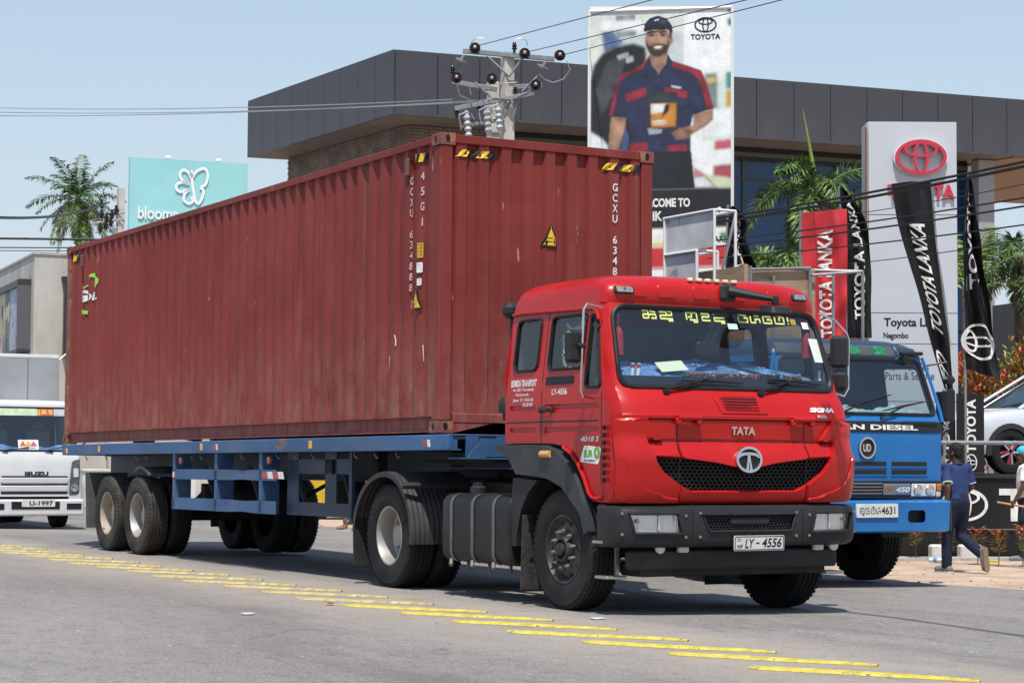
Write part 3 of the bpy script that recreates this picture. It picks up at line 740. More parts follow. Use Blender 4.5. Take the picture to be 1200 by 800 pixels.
# ================================================================ CONTAINER
def cont_paint(name, base):
    """old oxide red paint: streaks, chalky fading, rust spots and scuffs"""
    m = bpy.data.materials.new(name); m.use_nodes = True; n = m.node_tree.nodes; l = m.node_tree.links; b = n['Principled BSDF']
    b.inputs['Roughness'].default_value = 0.6; b.inputs['Specular IOR Level'].default_value = 0.22
    tc = n.new('ShaderNodeTexCoord')
    def noise(sc, st, det=6, ro=0.6):
        mp = n.new('ShaderNodeMapping'); mp.inputs['Scale'].default_value = st; l.new(tc.outputs['Object'], mp.inputs[0])
        t = n.new('ShaderNodeTexNoise'); t.inputs['Scale'].default_value = sc; t.inputs['Detail'].default_value = det; t.inputs['Roughness'].default_value = ro
        l.new(mp.outputs[0], t.inputs['Vector']); return t.outputs[0]
    def rng(s, a, c, lo=0, hi=1):
        r = n.new('ShaderNodeMapRange'); r.inputs[1].default_value = a; r.inputs[2].default_value = c; r.inputs[3].default_value = lo; r.inputs[4].default_value = hi
        l.new(s, r.inputs[0]); return r.outputs[0]
    def mixc(a, c, f):
        x = n.new('ShaderNodeMix'); x.data_type = 'RGBA'
        for s, i in ((a, 6), (c, 7)):
            if isinstance(s, tuple): x.inputs[i].default_value = (*s, 1)
            else: l.new(s, x.inputs[i])
        l.new(f, x.inputs[0]); return x.outputs[2]
    d = tuple(c*0.82 for c in base); h = tuple(min(1, c*1.18+0.012) for c in base)
    c = mixc(d, h, rng(noise(0.9, (0.6, 0.6, 0.5)), 0.3, 0.7))
    c = mixc(c, tuple(x*0.62 for x in base), rng(noise(2.2, (2.2, 2.2, 0.10), 5), 0.57, 0.75, 0, 0.6))
    c = mixc(c, (base[0]*1.1+0.05, base[1]+0.06, base[2]+0.055), rng(noise(3.0, (1.6, 1.6, 0.16), 5), 0.60, 0.8, 0, 0.55))
    c = mixc(c, (0.20, 0.085, 0.05), rng(noise(1.6, (3.0, 3.0, 0.06), 6, 0.65), 0.63, 0.74, 0, 0.75))
    c = mixc(c, (0.24, 0.07, 0.025), rng(noise(3.6, (1.5, 1.5, 0.5), 9, 0.74), 0.655, 0.68, 0, 0.9))
    c = mixc(c, (0.36, 0.24, 0.21), rng(noise(7, (1.8, 1.8, 0.30), 4, 0.6), 0.705, 0.72, 0, 0.8))
    # road dust thrown up onto the lowest part of the sides
    sp = n.new('ShaderNodeSeparateXYZ'); l.new(tc.outputs['Object'], sp.inputs[0]); low = rng(sp.outputs[2], 1.25, 0.05); mm = n.new('ShaderNodeMath'); mm.operation = 'MULTIPLY'; l.new(low, mm.inputs[0]); l.new(rng(noise(5, (1.4, 1.4, .5), 7, .7), .38, .66, 0, .8), mm.inputs[1])
    c = mixc(c, (0.27, 0.135, 0.115), mm.outputs[0])
    l.new(c, b.inputs['Base Color'])
    bp = n.new('ShaderNodeBump'); bp.inputs['Strength'].default_value = 0.15; bp.inputs['Distance'].default_value = 0.01
    l.new(noise(3, (1, 1, 1)), bp.inputs['Height']); l.new(bp.outputs[0], b.inputs['Normal']); return m
M_CONT = cont_paint('container_red', (0.200, 0.031, 0.025))
M_CAST = mat('casting_rust', (0.20, 0.065, 0.050), 0.75, var=0.3, scale=6, spots=(0.30, 0.13, 0.065), spot_t=0.53, spot_scale=7, bump=0.3)
M_HAZY = mat('hazard_yellow', (0.72, 0.47, 0.02), 0.5); M_BLACK = mat('flat_black', (0.015, 0.015, 0.017), 0.6)
M_DECF = mat('decal_faded', (0.50, 0.44, 0.42), 0.6, var=0.3, scale=9, spots=(.2, .06, .05), spot_t=.6, spot_scale=14)
M_DECW = mat('decal_white', (0.72, 0.71, 0.68), 0.6, var=0.2, scale=9)
CT = thing('shipping_container', 'long oxide red forty foot corrugated steel container loaded on the blue trailer', 'container', (0, 0, 1.524), rot=(-0.0041, -0.0040, 0))
CL, CW, CH = 12.192, 1.219, 2.896
def cprof(t, a, s, b, dep, off):
    """corrugation depth at distance t: flat a, slope s, recess b, slope s"""
    p = a+2*s+b; q = t % p
    if q < a: return off
    if q < a+s: return off+dep*(q-a)/s
    if q < a+s+b: return off+dep
    return off+dep*(1-(q-a-s-b)/s)
def side_d(x): return cprof(x+CL-0.16-0.096+0.278, 0.072, 0.068, 0.070, 0.036, 0.014)
def end_d(y): return cprof(y+CW-0.115-0.073+0.248, 0.104, 0.022, 0.100, 0.042, 0.010)
def breaks(L, a, s, b, ph):
    out = [0]; t = ph-(a+2*s+b)
    while t < L:
        for k in (a, s, b, s):
            t += k
            if 0.004 < t < L-0.004: out.append(t)
    return out+[L]
def corr_sheet(pts, z0, z1):
    mb = MB(); n = len(pts); M_ = 14; zs = [z0+(z1-z0)*i/M_ for i in range(M_+1)]; k = M_+1; v = []
    for p in pts:
        for z in zs:
            # gentle dents and bowed ribs of a much used box
            e = min(1, (z-z0)/.3, (z1-z)/.3); q = Vector((p[0]*1.1, p[1]*1.1, z*1.3)); d = e*(.012*mnoise.noise(q)+.006*mnoise.noise(q*3.1)-.020*max(0, mnoise.noise(q*.9+Vector((7, 3, 1)))-.35))
            v.append((p[0], p[1]-d*(1 if p[1] < 0 else -1), z) if abs(pts[0][1]-pts[-1][1]) < .5 else (p[0]+d, p[1], z))
    mb.add(v, [(i*k+j, (i+1)*k+j, (i+1)*k+j+1, i*k+j+1) for i in range(n-1) for j in range(M_)]); return mb
sx = [-CL+0.16+t for t in breaks(CL-0.32, 0.072, 0.068, 0.070, 0.096)]
for s in (-1, 1):
    corr_sheet([(x, s*(CW-side_d(x+1e-6)), 0) for x in sx], 0.165, 2.835).build('side_panel', M_CONT, CT, 0)
    mb = MB(); mb.box((-CL/2, s*(CW-0.032), 2.845), (CL-0.356, 0.060, 0.075), 0.006); mb.build('top_rail', M_CONT, CT)
    mb = MB(); mb.box((-CL/2, s*(CW-0.060), 0.085), (CL-0.356, 0.012, 0.15)); mb.box((-CL/2, s*(CW-0.035), 0.164), (CL-0.356, 0.064, 0.012)); mb.box((-CL/2, s*(CW-0.040), 0.014), (CL-0.356, 0.055, 0.012))
    mb.build('bottom_rail', M_CONT, CT)
sy = [-CW+0.115+t for t in breaks(2*CW-0.23, 0.104, 0.022, 0.100, 0.073)]
corr_sheet([(-end_d(y+1e-6), y, 0) for y in sy], 0.19, 2.83).build('end_panel', M_CONT, CT, 0)
corr_sheet([(-CL+0.03, y, 0) for y in (-CW+.1, -.4, 0, .4, CW-.1)], 0.15, 2.83).build('door_panel', M_CONT, CT, 0)
for x in (-0.05, -CL+0.05):
    sg = 1 if x > -1 else -1
    mb = MB(); mb.box((x, 0, 2.843), (0.10, 2*CW-0.33, 0.085), 0.006); mb.build('header_rail', M_CONT, CT)
    mb = MB(); mb.box((x, 0, 0.145), (0.10, 2*CW-0.33, 0.09), 0.006)
    for s in (-1, 1): mb.prism([(s*(CW-0.165), 0.10), (s*(CW-0.165), 0.0), (s*0.62, 0.10)] if sg > 0 else [(s*0.9, .1), (s*0.9, .05), (s*0.5, .1)], lambda a, b: (x+0.044, a, b), lambda a, b: (x-0.04, a, b))
    mb.box((x, 0.0, 0.06), (0.05, 0.34, 0.1), 0.02)
    mb.build('sill', M_CONT, CT)
mb = MB(); mb.grid(lambda u, v: (-CL+0.1+(CL-0.2)*u, -CW+0.06+(2*CW-0.12)*v, 2.868+0.010*(1 if int(u*119) % 2 else 0)), 120, 1); mb.build('roof', M_CONT, CT, 0)
mb = MB(); mb.box((-CL/2, 0, 0.14), (CL-0.2, 2*CW-0.16, 0.03)); mb.build('floor', M_BLACK, CT)
# corner posts and castings with oval holes
def casting():
    mb = MB(); X, Yh, Z = 0.178, 0.162, 0.118
    for face in range(3):
        w = X if face == 0 else Yh
        if face == 2:
            mb.box((X/2, Yh/2, Z/2), (X-0.004, Yh-0.004, Z-0.002), 0.004); continue
        o = rrect(-w/2, 0, w/2, Z, 0.008, 2); hole = ellipse(0, Z/2, 0.022 if face == 0 else 0.026, 0.040, 14)
        P, T = tri_fill(o, [hole], None)
        fn = (lambda a, b, c=0: (X/2+a, -0.002-c, b)) if face == 0 else (lambda a, b, c=0: (-0.002-c, Yh/2+a, b))
        base = 0.003
        mb.add([fn(a, b, base) for a, b in P], T)
        n = len(o); mb.add([fn(a, b, base) for a, b in o]+[fn(a, b, -0.003) for a, b in o], [(k, (k+1) % n, n+(k+1) % n, n+k) for k in range(n)])
        mb.cur = 1; mb.add([fn(a, b, 0.0008) for a, b in hole], [tuple(range(len(hole)))]); mb.cur = 0
    return mb.mesh('corner_casting', 30)
CM = casting(); CM.materials.append(M_CAST); CM.materials.append(M_DARK)
for x, rx in ((0, -1), (-CL, 1)):
    for y, ry in ((-CW, 1), (CW, -1)):
        for z in (0.0, CH-0.118):
            o = link(CM, 'corner_casting', None, CT); o.scale = (rx, ry, 1); o.location = (x, y, z)
        mb = MB(); mb.box((x+rx*0.080, y+ry*0.058, CH/2), (0.150, 0.104, CH-0.238), 0.012); mb.box((x+rx*0.04, y+ry*0.075, CH/2), (0.074, 0.135, CH-0.238), 0.010)
        mb.build('corner_post', M_CAST if (x, y) == (-CL, -CW) else M_CONT, CT)
sfn = lambda u, v, o=0.0: (u, -(CW-side_d(u))-0.016-o, v)
efn = lambda u, v, o=0.0: (-end_d(u)+0.014+o, u, v)
def column(txt, fn, u, zt, step, w, h, mt):
    mb = MB()
    for i, ch in enumerate(txt):
        if ch == ' ': continue
        v, f = text_fit(ch, None, h, 0.012); x0 = min(p[0] for p in v); x1 = max(p[0] for p in v); k = min(1.0, w/(x1-x0))
        mb.add([fn(u+p[0]*k, zt-i*step+p[1]) for p in v], f)
    return mb.build('lettering', mt, CT, 0)
column('GCXU 634888', sfn, -0.675, 2.50, 0.106, 0.046, 0.078, M_DECF)
column('7', sfn, -0.66, 1.27, 0.1, 0.045, 0.078, M_DECF)
column('45G1', sfn, -0.42, 2.52, 0.150, 0.040, 0.080, M_DECF)
column('GCXU 634888 7', efn, 0.757, 2.50, 0.106, 0.058, 0.080, M_DECW)
def hazard(fn, u0, u1, z0, z1, n):
    """strip of black and yellow diagonal warning tape in cells"""
    mb = MB(); w = (u1-u0)/n; h = z1-z0
    for i in range(n):
        for k in range(4):
            mb.cur = 0
            a, b = u0+w*(i+k/8), u0+w*(i+(k+1)/8)
            mb.add([fn(a, z0), fn(b, z0), fn(min(u1, b+w*.25), z1), fn(min(u1, a+w*.25), z1)], [(0, 1, 2, 3)])
            mb.cur = 1; a += w/2; b += w/2
            mb.add([fn(a, z0), fn(b, z0), fn(min(u1, b+w*.25), z1), fn(min(u1, a+w*.25), z1)], [(0, 1, 2, 3)])
    return mb.build('warning_tape', [M_HAZY, M_BLACK], CT, 0)
hazard(efn, -1.045, -0.60, 2.675, 2.745, 2); hazard(efn, 0.62, 1.05, 2.675, 2.745, 2)
hazard(sfn, -0.60, -0.36, 2.66, 2.745, 2); hazard(sfn, -CL+0.30, -CL+0.62, 2.66, 2.745, 2)
def warn(fn, u, z, s, u0=-9, u1=9):
    mb = MB(); tri = rpoly([(-s*0.62, 0), (s*0.62, 0), (0, s*1.45)], s*0.16, 3); t2 = inset(tri, 0.018)
    for poly, off in ((tri, 0.0), (t2, 0.0012)):
        mb.cur = 0 if off == 0 else 1
        q = resample(poly, 0.03); P, T = tri_fill(q, [], 0.03); mb.add([fn(u+a, z+b, off) for a, b in P], T)
    mb.cur = 0
    for k in range(2): mb.add([fn(u-s*.28, z+.05+k*.035, .002), fn(u+s*.12, z+.05+k*.035, .002), fn(u+s*.12, z+.06+k*.035, .002), fn(u-s*.28, z+.06+k*.035, .002)], [(0, 1, 2, 3)])
    return mb.build('warning_label', [M_BLACK, M_HAZY], CT, 0)
warn(efn, 0.016, 1.85, 0.165); warn(sfn, -0.50, 1.21, 0.15)
def card(fn, u, z, w, h, ms, lines):
    mb = MB(); P, T = tri_fill(resample(rrect(u-w/2, z-h/2, u+w/2, z+h/2, 0.01, 2), 0.02), [], 0.03); mb.add([fn(a, b) for a, b in P], T); mb.cur = 1
    for i in range(lines):
        zz = z+h/2-(i+0.8)*h/(lines+0.6)
        mb.add([fn(u-w*.36, zz, .0015), fn(u+w*.3, zz, .0015), fn(u+w*.3, zz+h*.06, .0015), fn(u-w*.36, zz+h*.06, .0015)], [(0, 1, 2, 3)])
    return mb.build('label_plate', ms, CT, 0)
card(sfn, -0.445, 1.79, 0.08, 0.15, [mat('plate_ochre', (.50, .28, .03), .6), M_BLACK], 4); card(sfn, -0.452, 1.62, 0.08, 0.10, [M_DECW, M_BLACK], 2); card(sfn, -0.452, 1.48, 0.06, 0.07, [M_DECW, M_CONT], 2)
# owner's logo near the rear: white letters between two green swooshes
M_LIME = mat('logo_green', (0.30, 0.62, 0.06), 0.5)
def dense(v, f, cut=0.03):
    """split long lettering faces so they follow the corrugation"""
    bm = bmesh.new(); vs = [bm.verts.new((p[0], p[1], 0)) for p in v]
    for q in f:
        try: bm.faces.new([vs[i] for i in q])
        except ValueError: pass
    x0 = min(p[0] for p in v); x1 = max(p[0] for p in v); x = x0+cut
    while x < x1:
        bmesh.ops.bisect_plane(bm, geom=bm.verts[:]+bm.edges[:]+bm.faces[:], plane_co=(x, 0, 0), plane_no=(1, 0, 0)); x += cut
    bm.verts.index_update(); V = [(q.co.x, q.co.y) for q in bm.verts]; F = [tuple(q.index for q in g.verts) for g in bm.faces]; bm.free(); return V, F
lz = lambda P: [(x, z-1.524-.0041*-x*-1*0-.045) for x, z in P]
(gx, gz0), (gx1, gz1) = lz([(-11.504,3.595),(-11.225,3.767)]); gw = gx1-gx
mb = MB(); v, f = text_fit('G', gw, gz1-gz0, 0.05, 0.1); v, f = dense(v, f); mb.add([sfn(gx+gw/2+p[0], (gz0+gz1)/2+p[1]) for p in v], f)
(gx, gz0), (gx1, gz1) = lz([(-11.199,3.599),(-10.736,3.707)]); gw = gx1-gx
v, f = text_fit('OBL', gw, gz1-gz0, 0.03, 0.15); v, f = dense(v, f); mb.add([sfn(gx+gw/2+p[0], (gz0+gz1)/2+p[1]) for p in v], f)
mb.build('lettering', M_DECW, CT, 0)
mb = MB()
for a in (lz([(-11.237,3.909),(-11.099,3.966),(-10.941,3.99),(-10.8,3.948),(-10.706,3.88),(-10.722,3.821),(-10.79,3.765),(-10.83,3.781),(-10.831,3.854),(-10.917,3.915),(-11.018,3.935),(-11.137,3.926)]), lz([(-11.519,3.497),(-11.211,3.465),(-11.229,3.417),(-11.515,3.441)])):
    P, T = tri_fill(a, [], None); V, F = dense(P, T); mb.add([sfn(p[0], p[1]) for p in V], F)
strokes(mb, [lz([(-11.352,3.8),(-11.233,3.835)]), lz([(-11.213,3.489),(-11.114,3.52)])], sfn, .02)
mb.build('logo', M_LIME, CT, 0, each=True)
# scuffs, vents and small fittings on the side
mb = MB()
for x in (-0.72, -CL+0.75):
    mb.box((x, -CW-0.000, 2.64), (0.07, 0.03, 0.17), 0.006)
mb.build('vent', mat('vent_grey', (0.16, 0.06, 0.06), 0.6), CT)
mb = MB(); strokes(mb, [[(-1.0, 0.99), (-0.985, 0.95), (-0.985, 0.88)], [(-1.08, 0.78), (-1.1, 0.6)], [(-0.4, 0.86), (-0.38, 0.7)]], sfn, 0.012); mb.build('scuff', M_DECW, CT, 0)
# ================================================================ TRAILER
M_BLUE = mat('trailer_blue', (0.035, 0.098, 0.225), 0.55, var=0.25, scale=2.0, spots=(0.24, 0.10, 0.05), spot_t=0.645, spot_scale=2.2, dust=(0.15, 0.15, 0.16), dust_t=0.62, stretch=(0.6, 1, 1.4))
M_BLUED = mat('chassis_blue', (0.020, 0.040, 0.080), 0.6, var=0.3, scale=2, dust=(0.07, 0.065, 0.06), dust_t=0.55)
M_CHAS = mat('chassis_black', (0.020, 0.020, 0.021), 0.65, var=0.3, scale=3, dust=(0.06, 0.055, 0.05), dust_t=0.55)
M_REDR = mat('reflect_red', (0.45, 0.035, 0.03), 0.35); M_AMB = mat('reflect_amber', (0.75, 0.38, 0.02), 0.35)
TR = thing('semi_trailer', 'blue flatbed semi trailer with open side guard carrying the red container', 'trailer', (0, 0, 0), rot=(-0.0041, -0.0040, 0))
def zt(x): return 0.0040*-x   # brings wheels back onto the road under the tilt
for s in (-1, 1):
    mb = MB(); mb.box((-5.95, s*1.215, 1.432), (12.42, 0.06, 0.150), 0.008); mb.box((-5.95, s*1.16, 1.500), (12.42, 0.12, 0.012)); mb.box((-5.95, s*1.16, 1.364), (12.42, 0.12, 0.012))
    mb.build('side_rail', M_BLUE, TR)
    mb = MB(); mb.box((-6.6, s*0.48, 1.205), (11.2, 0.02, 0.29)); mb.box((-6.6, s*0.48, 1.055), (11.2, 0.16, 0.02)); mb.box((-6.6, s*0.48, 1.355), (11.2, 0.16, 0.02))
    mb.box((-0.4, s*0.48, 1.27), (1.3, 0.02, 0.16)); mb.box((-0.4, s*0.48, 1.19), (1.3, 0.16, 0.02))
    mb.build('main_beam', M_BLUED, TR)
    mb = MB()
    for z, h in ((1.100, 0.125), (0.735, 0.145)):
        # thin folded rail, knocked about along its length
        N = 40; prof = [(-0.03, -h/2), (0.0, -h/2), (0.0, h/2), (-0.03, h/2)]; vs = []
        for i in range(N+1):
            x = -7.46+(7.46-4.02)*i/N; b = 0.035*max(0, 1-abs(x+5.1)/0.5)**2*s
            for a, c in prof: vs.append((x, s*1.215-s*a*-1*0-b+(-s*(-a)), z+c*(1-0.16*max(0, 1-abs(x+5.1)/0.45))))
        mb.add(vs, [(i*4+j, (i+1)*4+j, (i+1)*4+j+1, i*4+j+1) for i in range(N) for j in range(3)])
    for x in (-7.41, -5.93, -4.5): mb.box((x, s*1.19, 1.01), (0.085, 0.05, 0.70), 0.004); mb.box((x+0.045, s*1.10, 1.01), (0.01, 0.2, 0.70))
    gu_ = mb.build('side_guard', M_BLUE, TR)
    mb = MB()
    for x, w in ((-3.86, 0.32), (-2.82, 0.30)): mb.box((x, s*1.07, 1.01), (w, 0.02, 0.70))
    mb.box((-3.16, s*1.07, 1.20), (1.72, 0.02, 0.16)); mb.box((-3.16, s*1.07, 0.735), (1.72, 0.024, 0.145)); mb.box((-2.31, s*1.06, 0.98), (0.07, 0.04, 0.75))
    mb.build('guard_plate', M_BLUED, TR)
    mb = MB()
    for x in (-7.1, -5.6, -4.2, -2.9): mb.tube([(x-0.5, s*0.55, 0.75), (x+0.35, s*1.05, 1.2)], 0.03, 5)
    mb.build('stay', M_BLUED, TR)
    mb = MB()
    for x in [-11.2, -10.3, -9.0, -8.6, -6.9, -6.55, -5.2, -4.1, -3.6, -3.1, -2.6, -2.0, -1.5, -1.0]:
        mb.tube([(x, s*1.18, 1.36), (x+0.02, s*1.19, 1.32), (x+0.08, s*1.19, 1.285), (x+0.10, s*1.19, 1.30)], 0.007, 5)
    mb.build('lashing_hook', mat('hook_grey', (0.2, 0.2, 0.2), 0.5, metal=0.5), TR)
    mb = MB()
    for x, z, n in ((-12.0, 1.42, 1), (-0.22, 1.425, 1), (-5.9, 1.43, 1)):
        for k in range(2): mb.cur = k; mb.prism([(x+k*0.09-.03, z-.035), (x+k*0.09+.03, z-.035), (x+k*0.09+.01, z+.035), (x+k*0.09-.05, z+.035)] if s > 0 else [(x+k*.09-.03, z-.035), (x+k*.09+.03, z-.035), (x+k*.09+.01, z+.035), (x+k*.09-.05, z+.035)], lambda a, b: (a, s*1.2465, b), lambda a, b: (a, s*1.2485, b))
    for k in range(4): mb.cur = k % 2; mb.prism([(-4.42+k*.16, 1.06), (-4.27+k*.16, 1.06), (-4.31+k*.16, 1.14), (-4.46+k*.16, 1.14)], lambda a, b: (a, s*1.2165, b), lambda a, b: (a, s*1.2185, b))
    for k in range(2): mb.cur = (k+1) % 2; mb.prism([(-7.44+k*.06, 1.06), (-7.39+k*.06, 1.06), (-7.39+k*.06, 1.13), (-7.44+k*.06, 1.13)], lambda a, b: (a, s*1.2165, b), lambda a, b: (a, s*1.2185, b))
    mb.build('reflective_tape', [M_REDR, M_DECW], TR, 0)
    mb = MB()
    for x in (-10.4, -3.0, -6.35): mb.box((x, s*1.247, 1.435), (0.085, 0.006, 0.085), 0.002)
    mb.build('reflector', M_AMB, TR)
    mb = MB()
    for x in (-7.2, -4.28): mb.lathe([(0.045, 0), (0.042, 0.02), (0.001, 0.028)], 12, Matrix.Translation((x, s*1.19, 1.27)) @ Matrix.Rotation(pi/2*(-s), 4, 'X'))
    mb.build('marker_lamp', mat('lamp_orange', (0.60, 0.14, 0.05), 0.3), TR)
    mb = MB(); mb.box((-10.98, s*0.93, 0.72), (0.02, 0.62, 0.78), 0.004, Ry(-0.12)); mb.build('mud_flap', mat('rubber_grey', (0.06, 0.058, 0.055), 0.8, var=0.3, scale=6), TR)
    # short pieces of curved mudguard over the bogie
    mb = MB(); gpf = []
    for a0, a1, cx in ((radians(58), radians(112), -8.70),):
        mb.grid(lambda u, v: (cx+0.64*cos(a0+(a1-a0)*u), s*(1.22-0.6*v), 0.56+0.64*sin(a0+(a1-a0)*u)-0.02*abs(2*v-1)**3), 8, 6)
        mb.grid(lambda u, v: (cx+(0.64-0.04*v)*cos(a0+(a1-a0)*u), s*1.22, 0.56+(0.64-0.04*v)*sin(a0+(a1-a0)*u)), 8, 1)
    mb.build('mudguard', mat('guard_grey', (0.05, 0.05, 0.05), 0.7, var=0.3, scale=5), TR)
    for x in (-8.86, -10.14):
        z = 0.515+zt(x)*0.9
        wheel(TR, x, s*1.075, z, s, 'old', rimm=M_RIMD if x < -9.5 else M_RIM); wheel(TR, x, s*0.745, z, s, 'inner')
mb = MB()
for x in [-12.1, -11.2, -10.1, -8.9, -7.6, -6.2, -4.8, -3.4, -2.2, -1.1]: mb.box((x, 0, 1.40), (0.07, 2.36, 0.09))
mb.build('cross_member', M_BLUED, TR)
mb = MB(); mb.box((-6, 0, 1.478), (12.2, 2.3, 0.02)); mb.build('deck', M_BLUED, TR)
mb = MB()
for x in (-8.86, -10.14): mb.tube([(x, -1.1, 0.515+zt(x)), (x, 1.1, 0.515+zt(x))], 0.075, 10)
mb.build('axle', M_CHAS, TR)
mb = MB()
for s in (-1, 1):
    for x in (-8.86, -10.14):
        P = [(x-0.6, s*0.48, 0.80), (x-0.3, s*0.48, 0.68), (x, s*0.48, 0.62), (x+0.3, s*0.48, 0.68), (x+0.6, s*0.48, 0.80)]
        for k in range(4): mb.tube([(p[0], p[1], p[2]+k*0.03) for p in P], 0.03, 4)
    for x in (-8.2, -9.5, -10.8): mb.box((x, s*0.48, 0.85), (0.12, 0.1, 0.22), 0.01)
mb.build('leaf_spring', M_CHAS, TR)
mb = MB()
for s in (-1, 1):
    mb.box((-2.35, s*0.72, 0.98), (0.13, 0.13, 0.75), 0.01); mb.box((-2.35, s*0.72, 0.58), (0.10, 0.10, 0.2), 0.01); mb.box((-2.35, s*0.72, 0.47), (0.24, 0.26, 0.03), 0.01)
mb.tube([(-2.35, -0.8, 0.95), (-2.35, 0.8, 0.95)], 0.03, 6); mb.build('landing_leg', M_CHAS, TR)
mb = MB(); mb.lathe([(0.001, -0.5), (0.14, -0.5), (0.15, -0.45), (0.15, 0.45), (0.14, 0.5), (0.001, 0.5)], 14, Matrix.Translation((-7.3, 0, 0.82)) @ Matrix.Rotation(pi/2, 4, 'X')); mb.box((-6.3, 0.7, 0.9), (0.5, 0.3, 0.35), 0.04); mb.build('air_tank', M_CHAS, TR)
# folded front beam with slanted gussets
mb = MB(); mb.box((0.235, 0, 1.502), (0.06, 2.42, 0.014), 0.004); mb.box((0.225, -1.185, 1.43), (0.05, 0.10, 0.15), 0.004); mb.box((0.225, 1.185, 1.43), (0.05, 0.10, 0.15), 0.004)
for y0 in (-1.02, 0.10):
    mb.prism([(y0+0.12, 1.495), (y0+0.30, 1.495), (y0+0.30, 1.43), (y0+0.18, 1.285), (y0-0.02, 1.285), (y0+0.12, 1.43)], lambda a, b: (0.255, a, b), lambda a, b: (0.235, a, b))
for y in (-0.62, 0.5): mb.box((0.10, y, 1.40), (0.02, 0.7, 0.20))
mb.prism([(-1.06, 1.29), (1.06, 1.29), (1.06, 1.275), (-1.06, 1.275)], lambda a, b: (0.26, a, b), lambda a, b: (-0.1, a, b))
mb.build('front_beam', M_BLUE, TR)
mb = MB(); mb.box((-0.5, 0, 1.26), (1.5, 1.5, 0.03), 0.01); mb.lathe([(0.045, 1.1), (0.045, 1.25)], 12, Matrix.Translation((-0.95, 0, 0))); mb.build('coupler_plate', M_CHAS, TR)

# ================================================================ RED TRACTOR UNIT
M_RED = mat('truck_red', (0.42, 0.010, 0.009), 0.34, var=0.10, scale=1.4, coat=0.22, spec=0.25, dust=(0.40, 0.05, 0.04), dust_t=0.66)
M_PLAS = mat('plastic_black', (0.022, 0.022, 0.024), 0.5, var=0.2, scale=4, bump=0.06, bscale=120, dust=(0.07, 0.065, 0.06), dust_t=0.66)
M_RUB = mat('rubber_black', (0.014, 0.014, 0.015), 0.45)
M_CHROME = mat('chrome', (0.66, 0.66, 0.67), 0.26, metal=1.0)
M_STEEL = mat('bare_steel', (0.42, 0.41, 0.40), 0.38, metal=0.8, var=0.2, scale=10)
M_LENS = glass('clear_lens', (0.93, 0.94, 0.95), 1.45, 0.03)
M_WS = glass('windscreen_glass', (0.80, 0.85, 0.86), 1.62, film=.010)
M_SIDEG = glass('side_glass', (0.70, 0.76, 0.77), 1.6, film=.012)
M_REFL = mat('lamp_reflector', (0.80, 0.80, 0.79), 0.30, metal=0.5)
M_INT = mat('cab_lining', (0.12, 0.13, 0.14), 0.8, var=0.2, scale=3)
M_CREAM = mat('lamp_cream', (0.70, 0.66, 0.42), 0.4)
TK = thing('tractor_truck', 'bright red tractor truck with black bumper pulling the long container trailer', 'truck', (1.0, 0, 0))
TKO = Vector((1.0, 0, 0))
class Skin:
    """cab or bumper skin: superellipse plan outline, interpolated between height levels (z, half width, front x, corner depth, exponent, rear x)"""
    def __init__(s, lev, org=None): s.lev = lev; s.org = TKO if org is None else Vector(org)
    def at(s, z):
        L = s.lev
        if z <= L[0][0]: return L[0][1:]
        for a, b in zip(L, L[1:]):
            if z <= b[0]:
                t = (z-a[0])/(b[0]-a[0]); return tuple(p+(q-p)*t for p, q in zip(a[1:], b[1:]))
        return L[-1][1:]
    def fx(s, y, z):
        w, xf, d, n, xr = s.at(z); t = min(0.99999, abs(y)/w); return xf-d+d*(1-t**n)**(1/n)
    def sy(s, x, z):
        w, xf, d, n, xr = s.at(z)
        if x <= xf-d: return w
        t = min(0.99999, (x-xf+d)/d); return w*(1-t**n)**(1/n)
    def xc(s, z, t=0.955):
        w, xf, d, n, xr = s.at(z); return xf-d+d*(1-t**n)**(1/n)
    def F(s, y, z, off=0.0):
        e = 0.004; p = Vector((s.fx(y, z), y, z))
        if off:
            a = Vector((s.fx(y+e, z), y+e, z))-Vector((s.fx(y-e, z), y-e, z)); b = Vector((s.fx(y, z+e), y, z+e))-Vector((s.fx(y, z-e), y, z-e))
            p += a.cross(b).normalized()*off
        return tuple(p-s.org)
    def S(s, sg):
        def fn(x, z, off=0.0):
            e = 0.004; p = Vector((x, sg*s.sy(x, z), z))
            if off:
                a = Vector((x+e, sg*s.sy(x+e, z), z))-Vector((x-e, sg*s.sy(x-e, z), z)); b = Vector((x, sg*s.sy(x, z+e), z+e))-Vector((x, sg*s.sy(x, z-e), z-e))
                n = b.cross(a).normalized()
                if n.y*sg < 0: n = -n
                p += n*off
            return tuple(p-s.org)
        return fn
    def loop(s, z, nf=44, ns=10, close=True):
        w, xf, d, n, xr = s.at(z); out = []
        for i in range(ns): out.append((xr+(xf-d-xr)*i/ns, -w))
        m = 12
        for i in range(m): X = d*i/m*(1-0.955**n)**(1/n); t = (1-(X/d)**n)**(1/n); out.append((xf-d+X, -w*t))
        for i in range(nf+1): y = -0.955*w+1.91*w*i/nf; out.append((s.fx(y, z), y))
        out += [(x, -y) for x, y in out[:ns+m][::-1]]
        return [(x, y, z) for x, y in out]
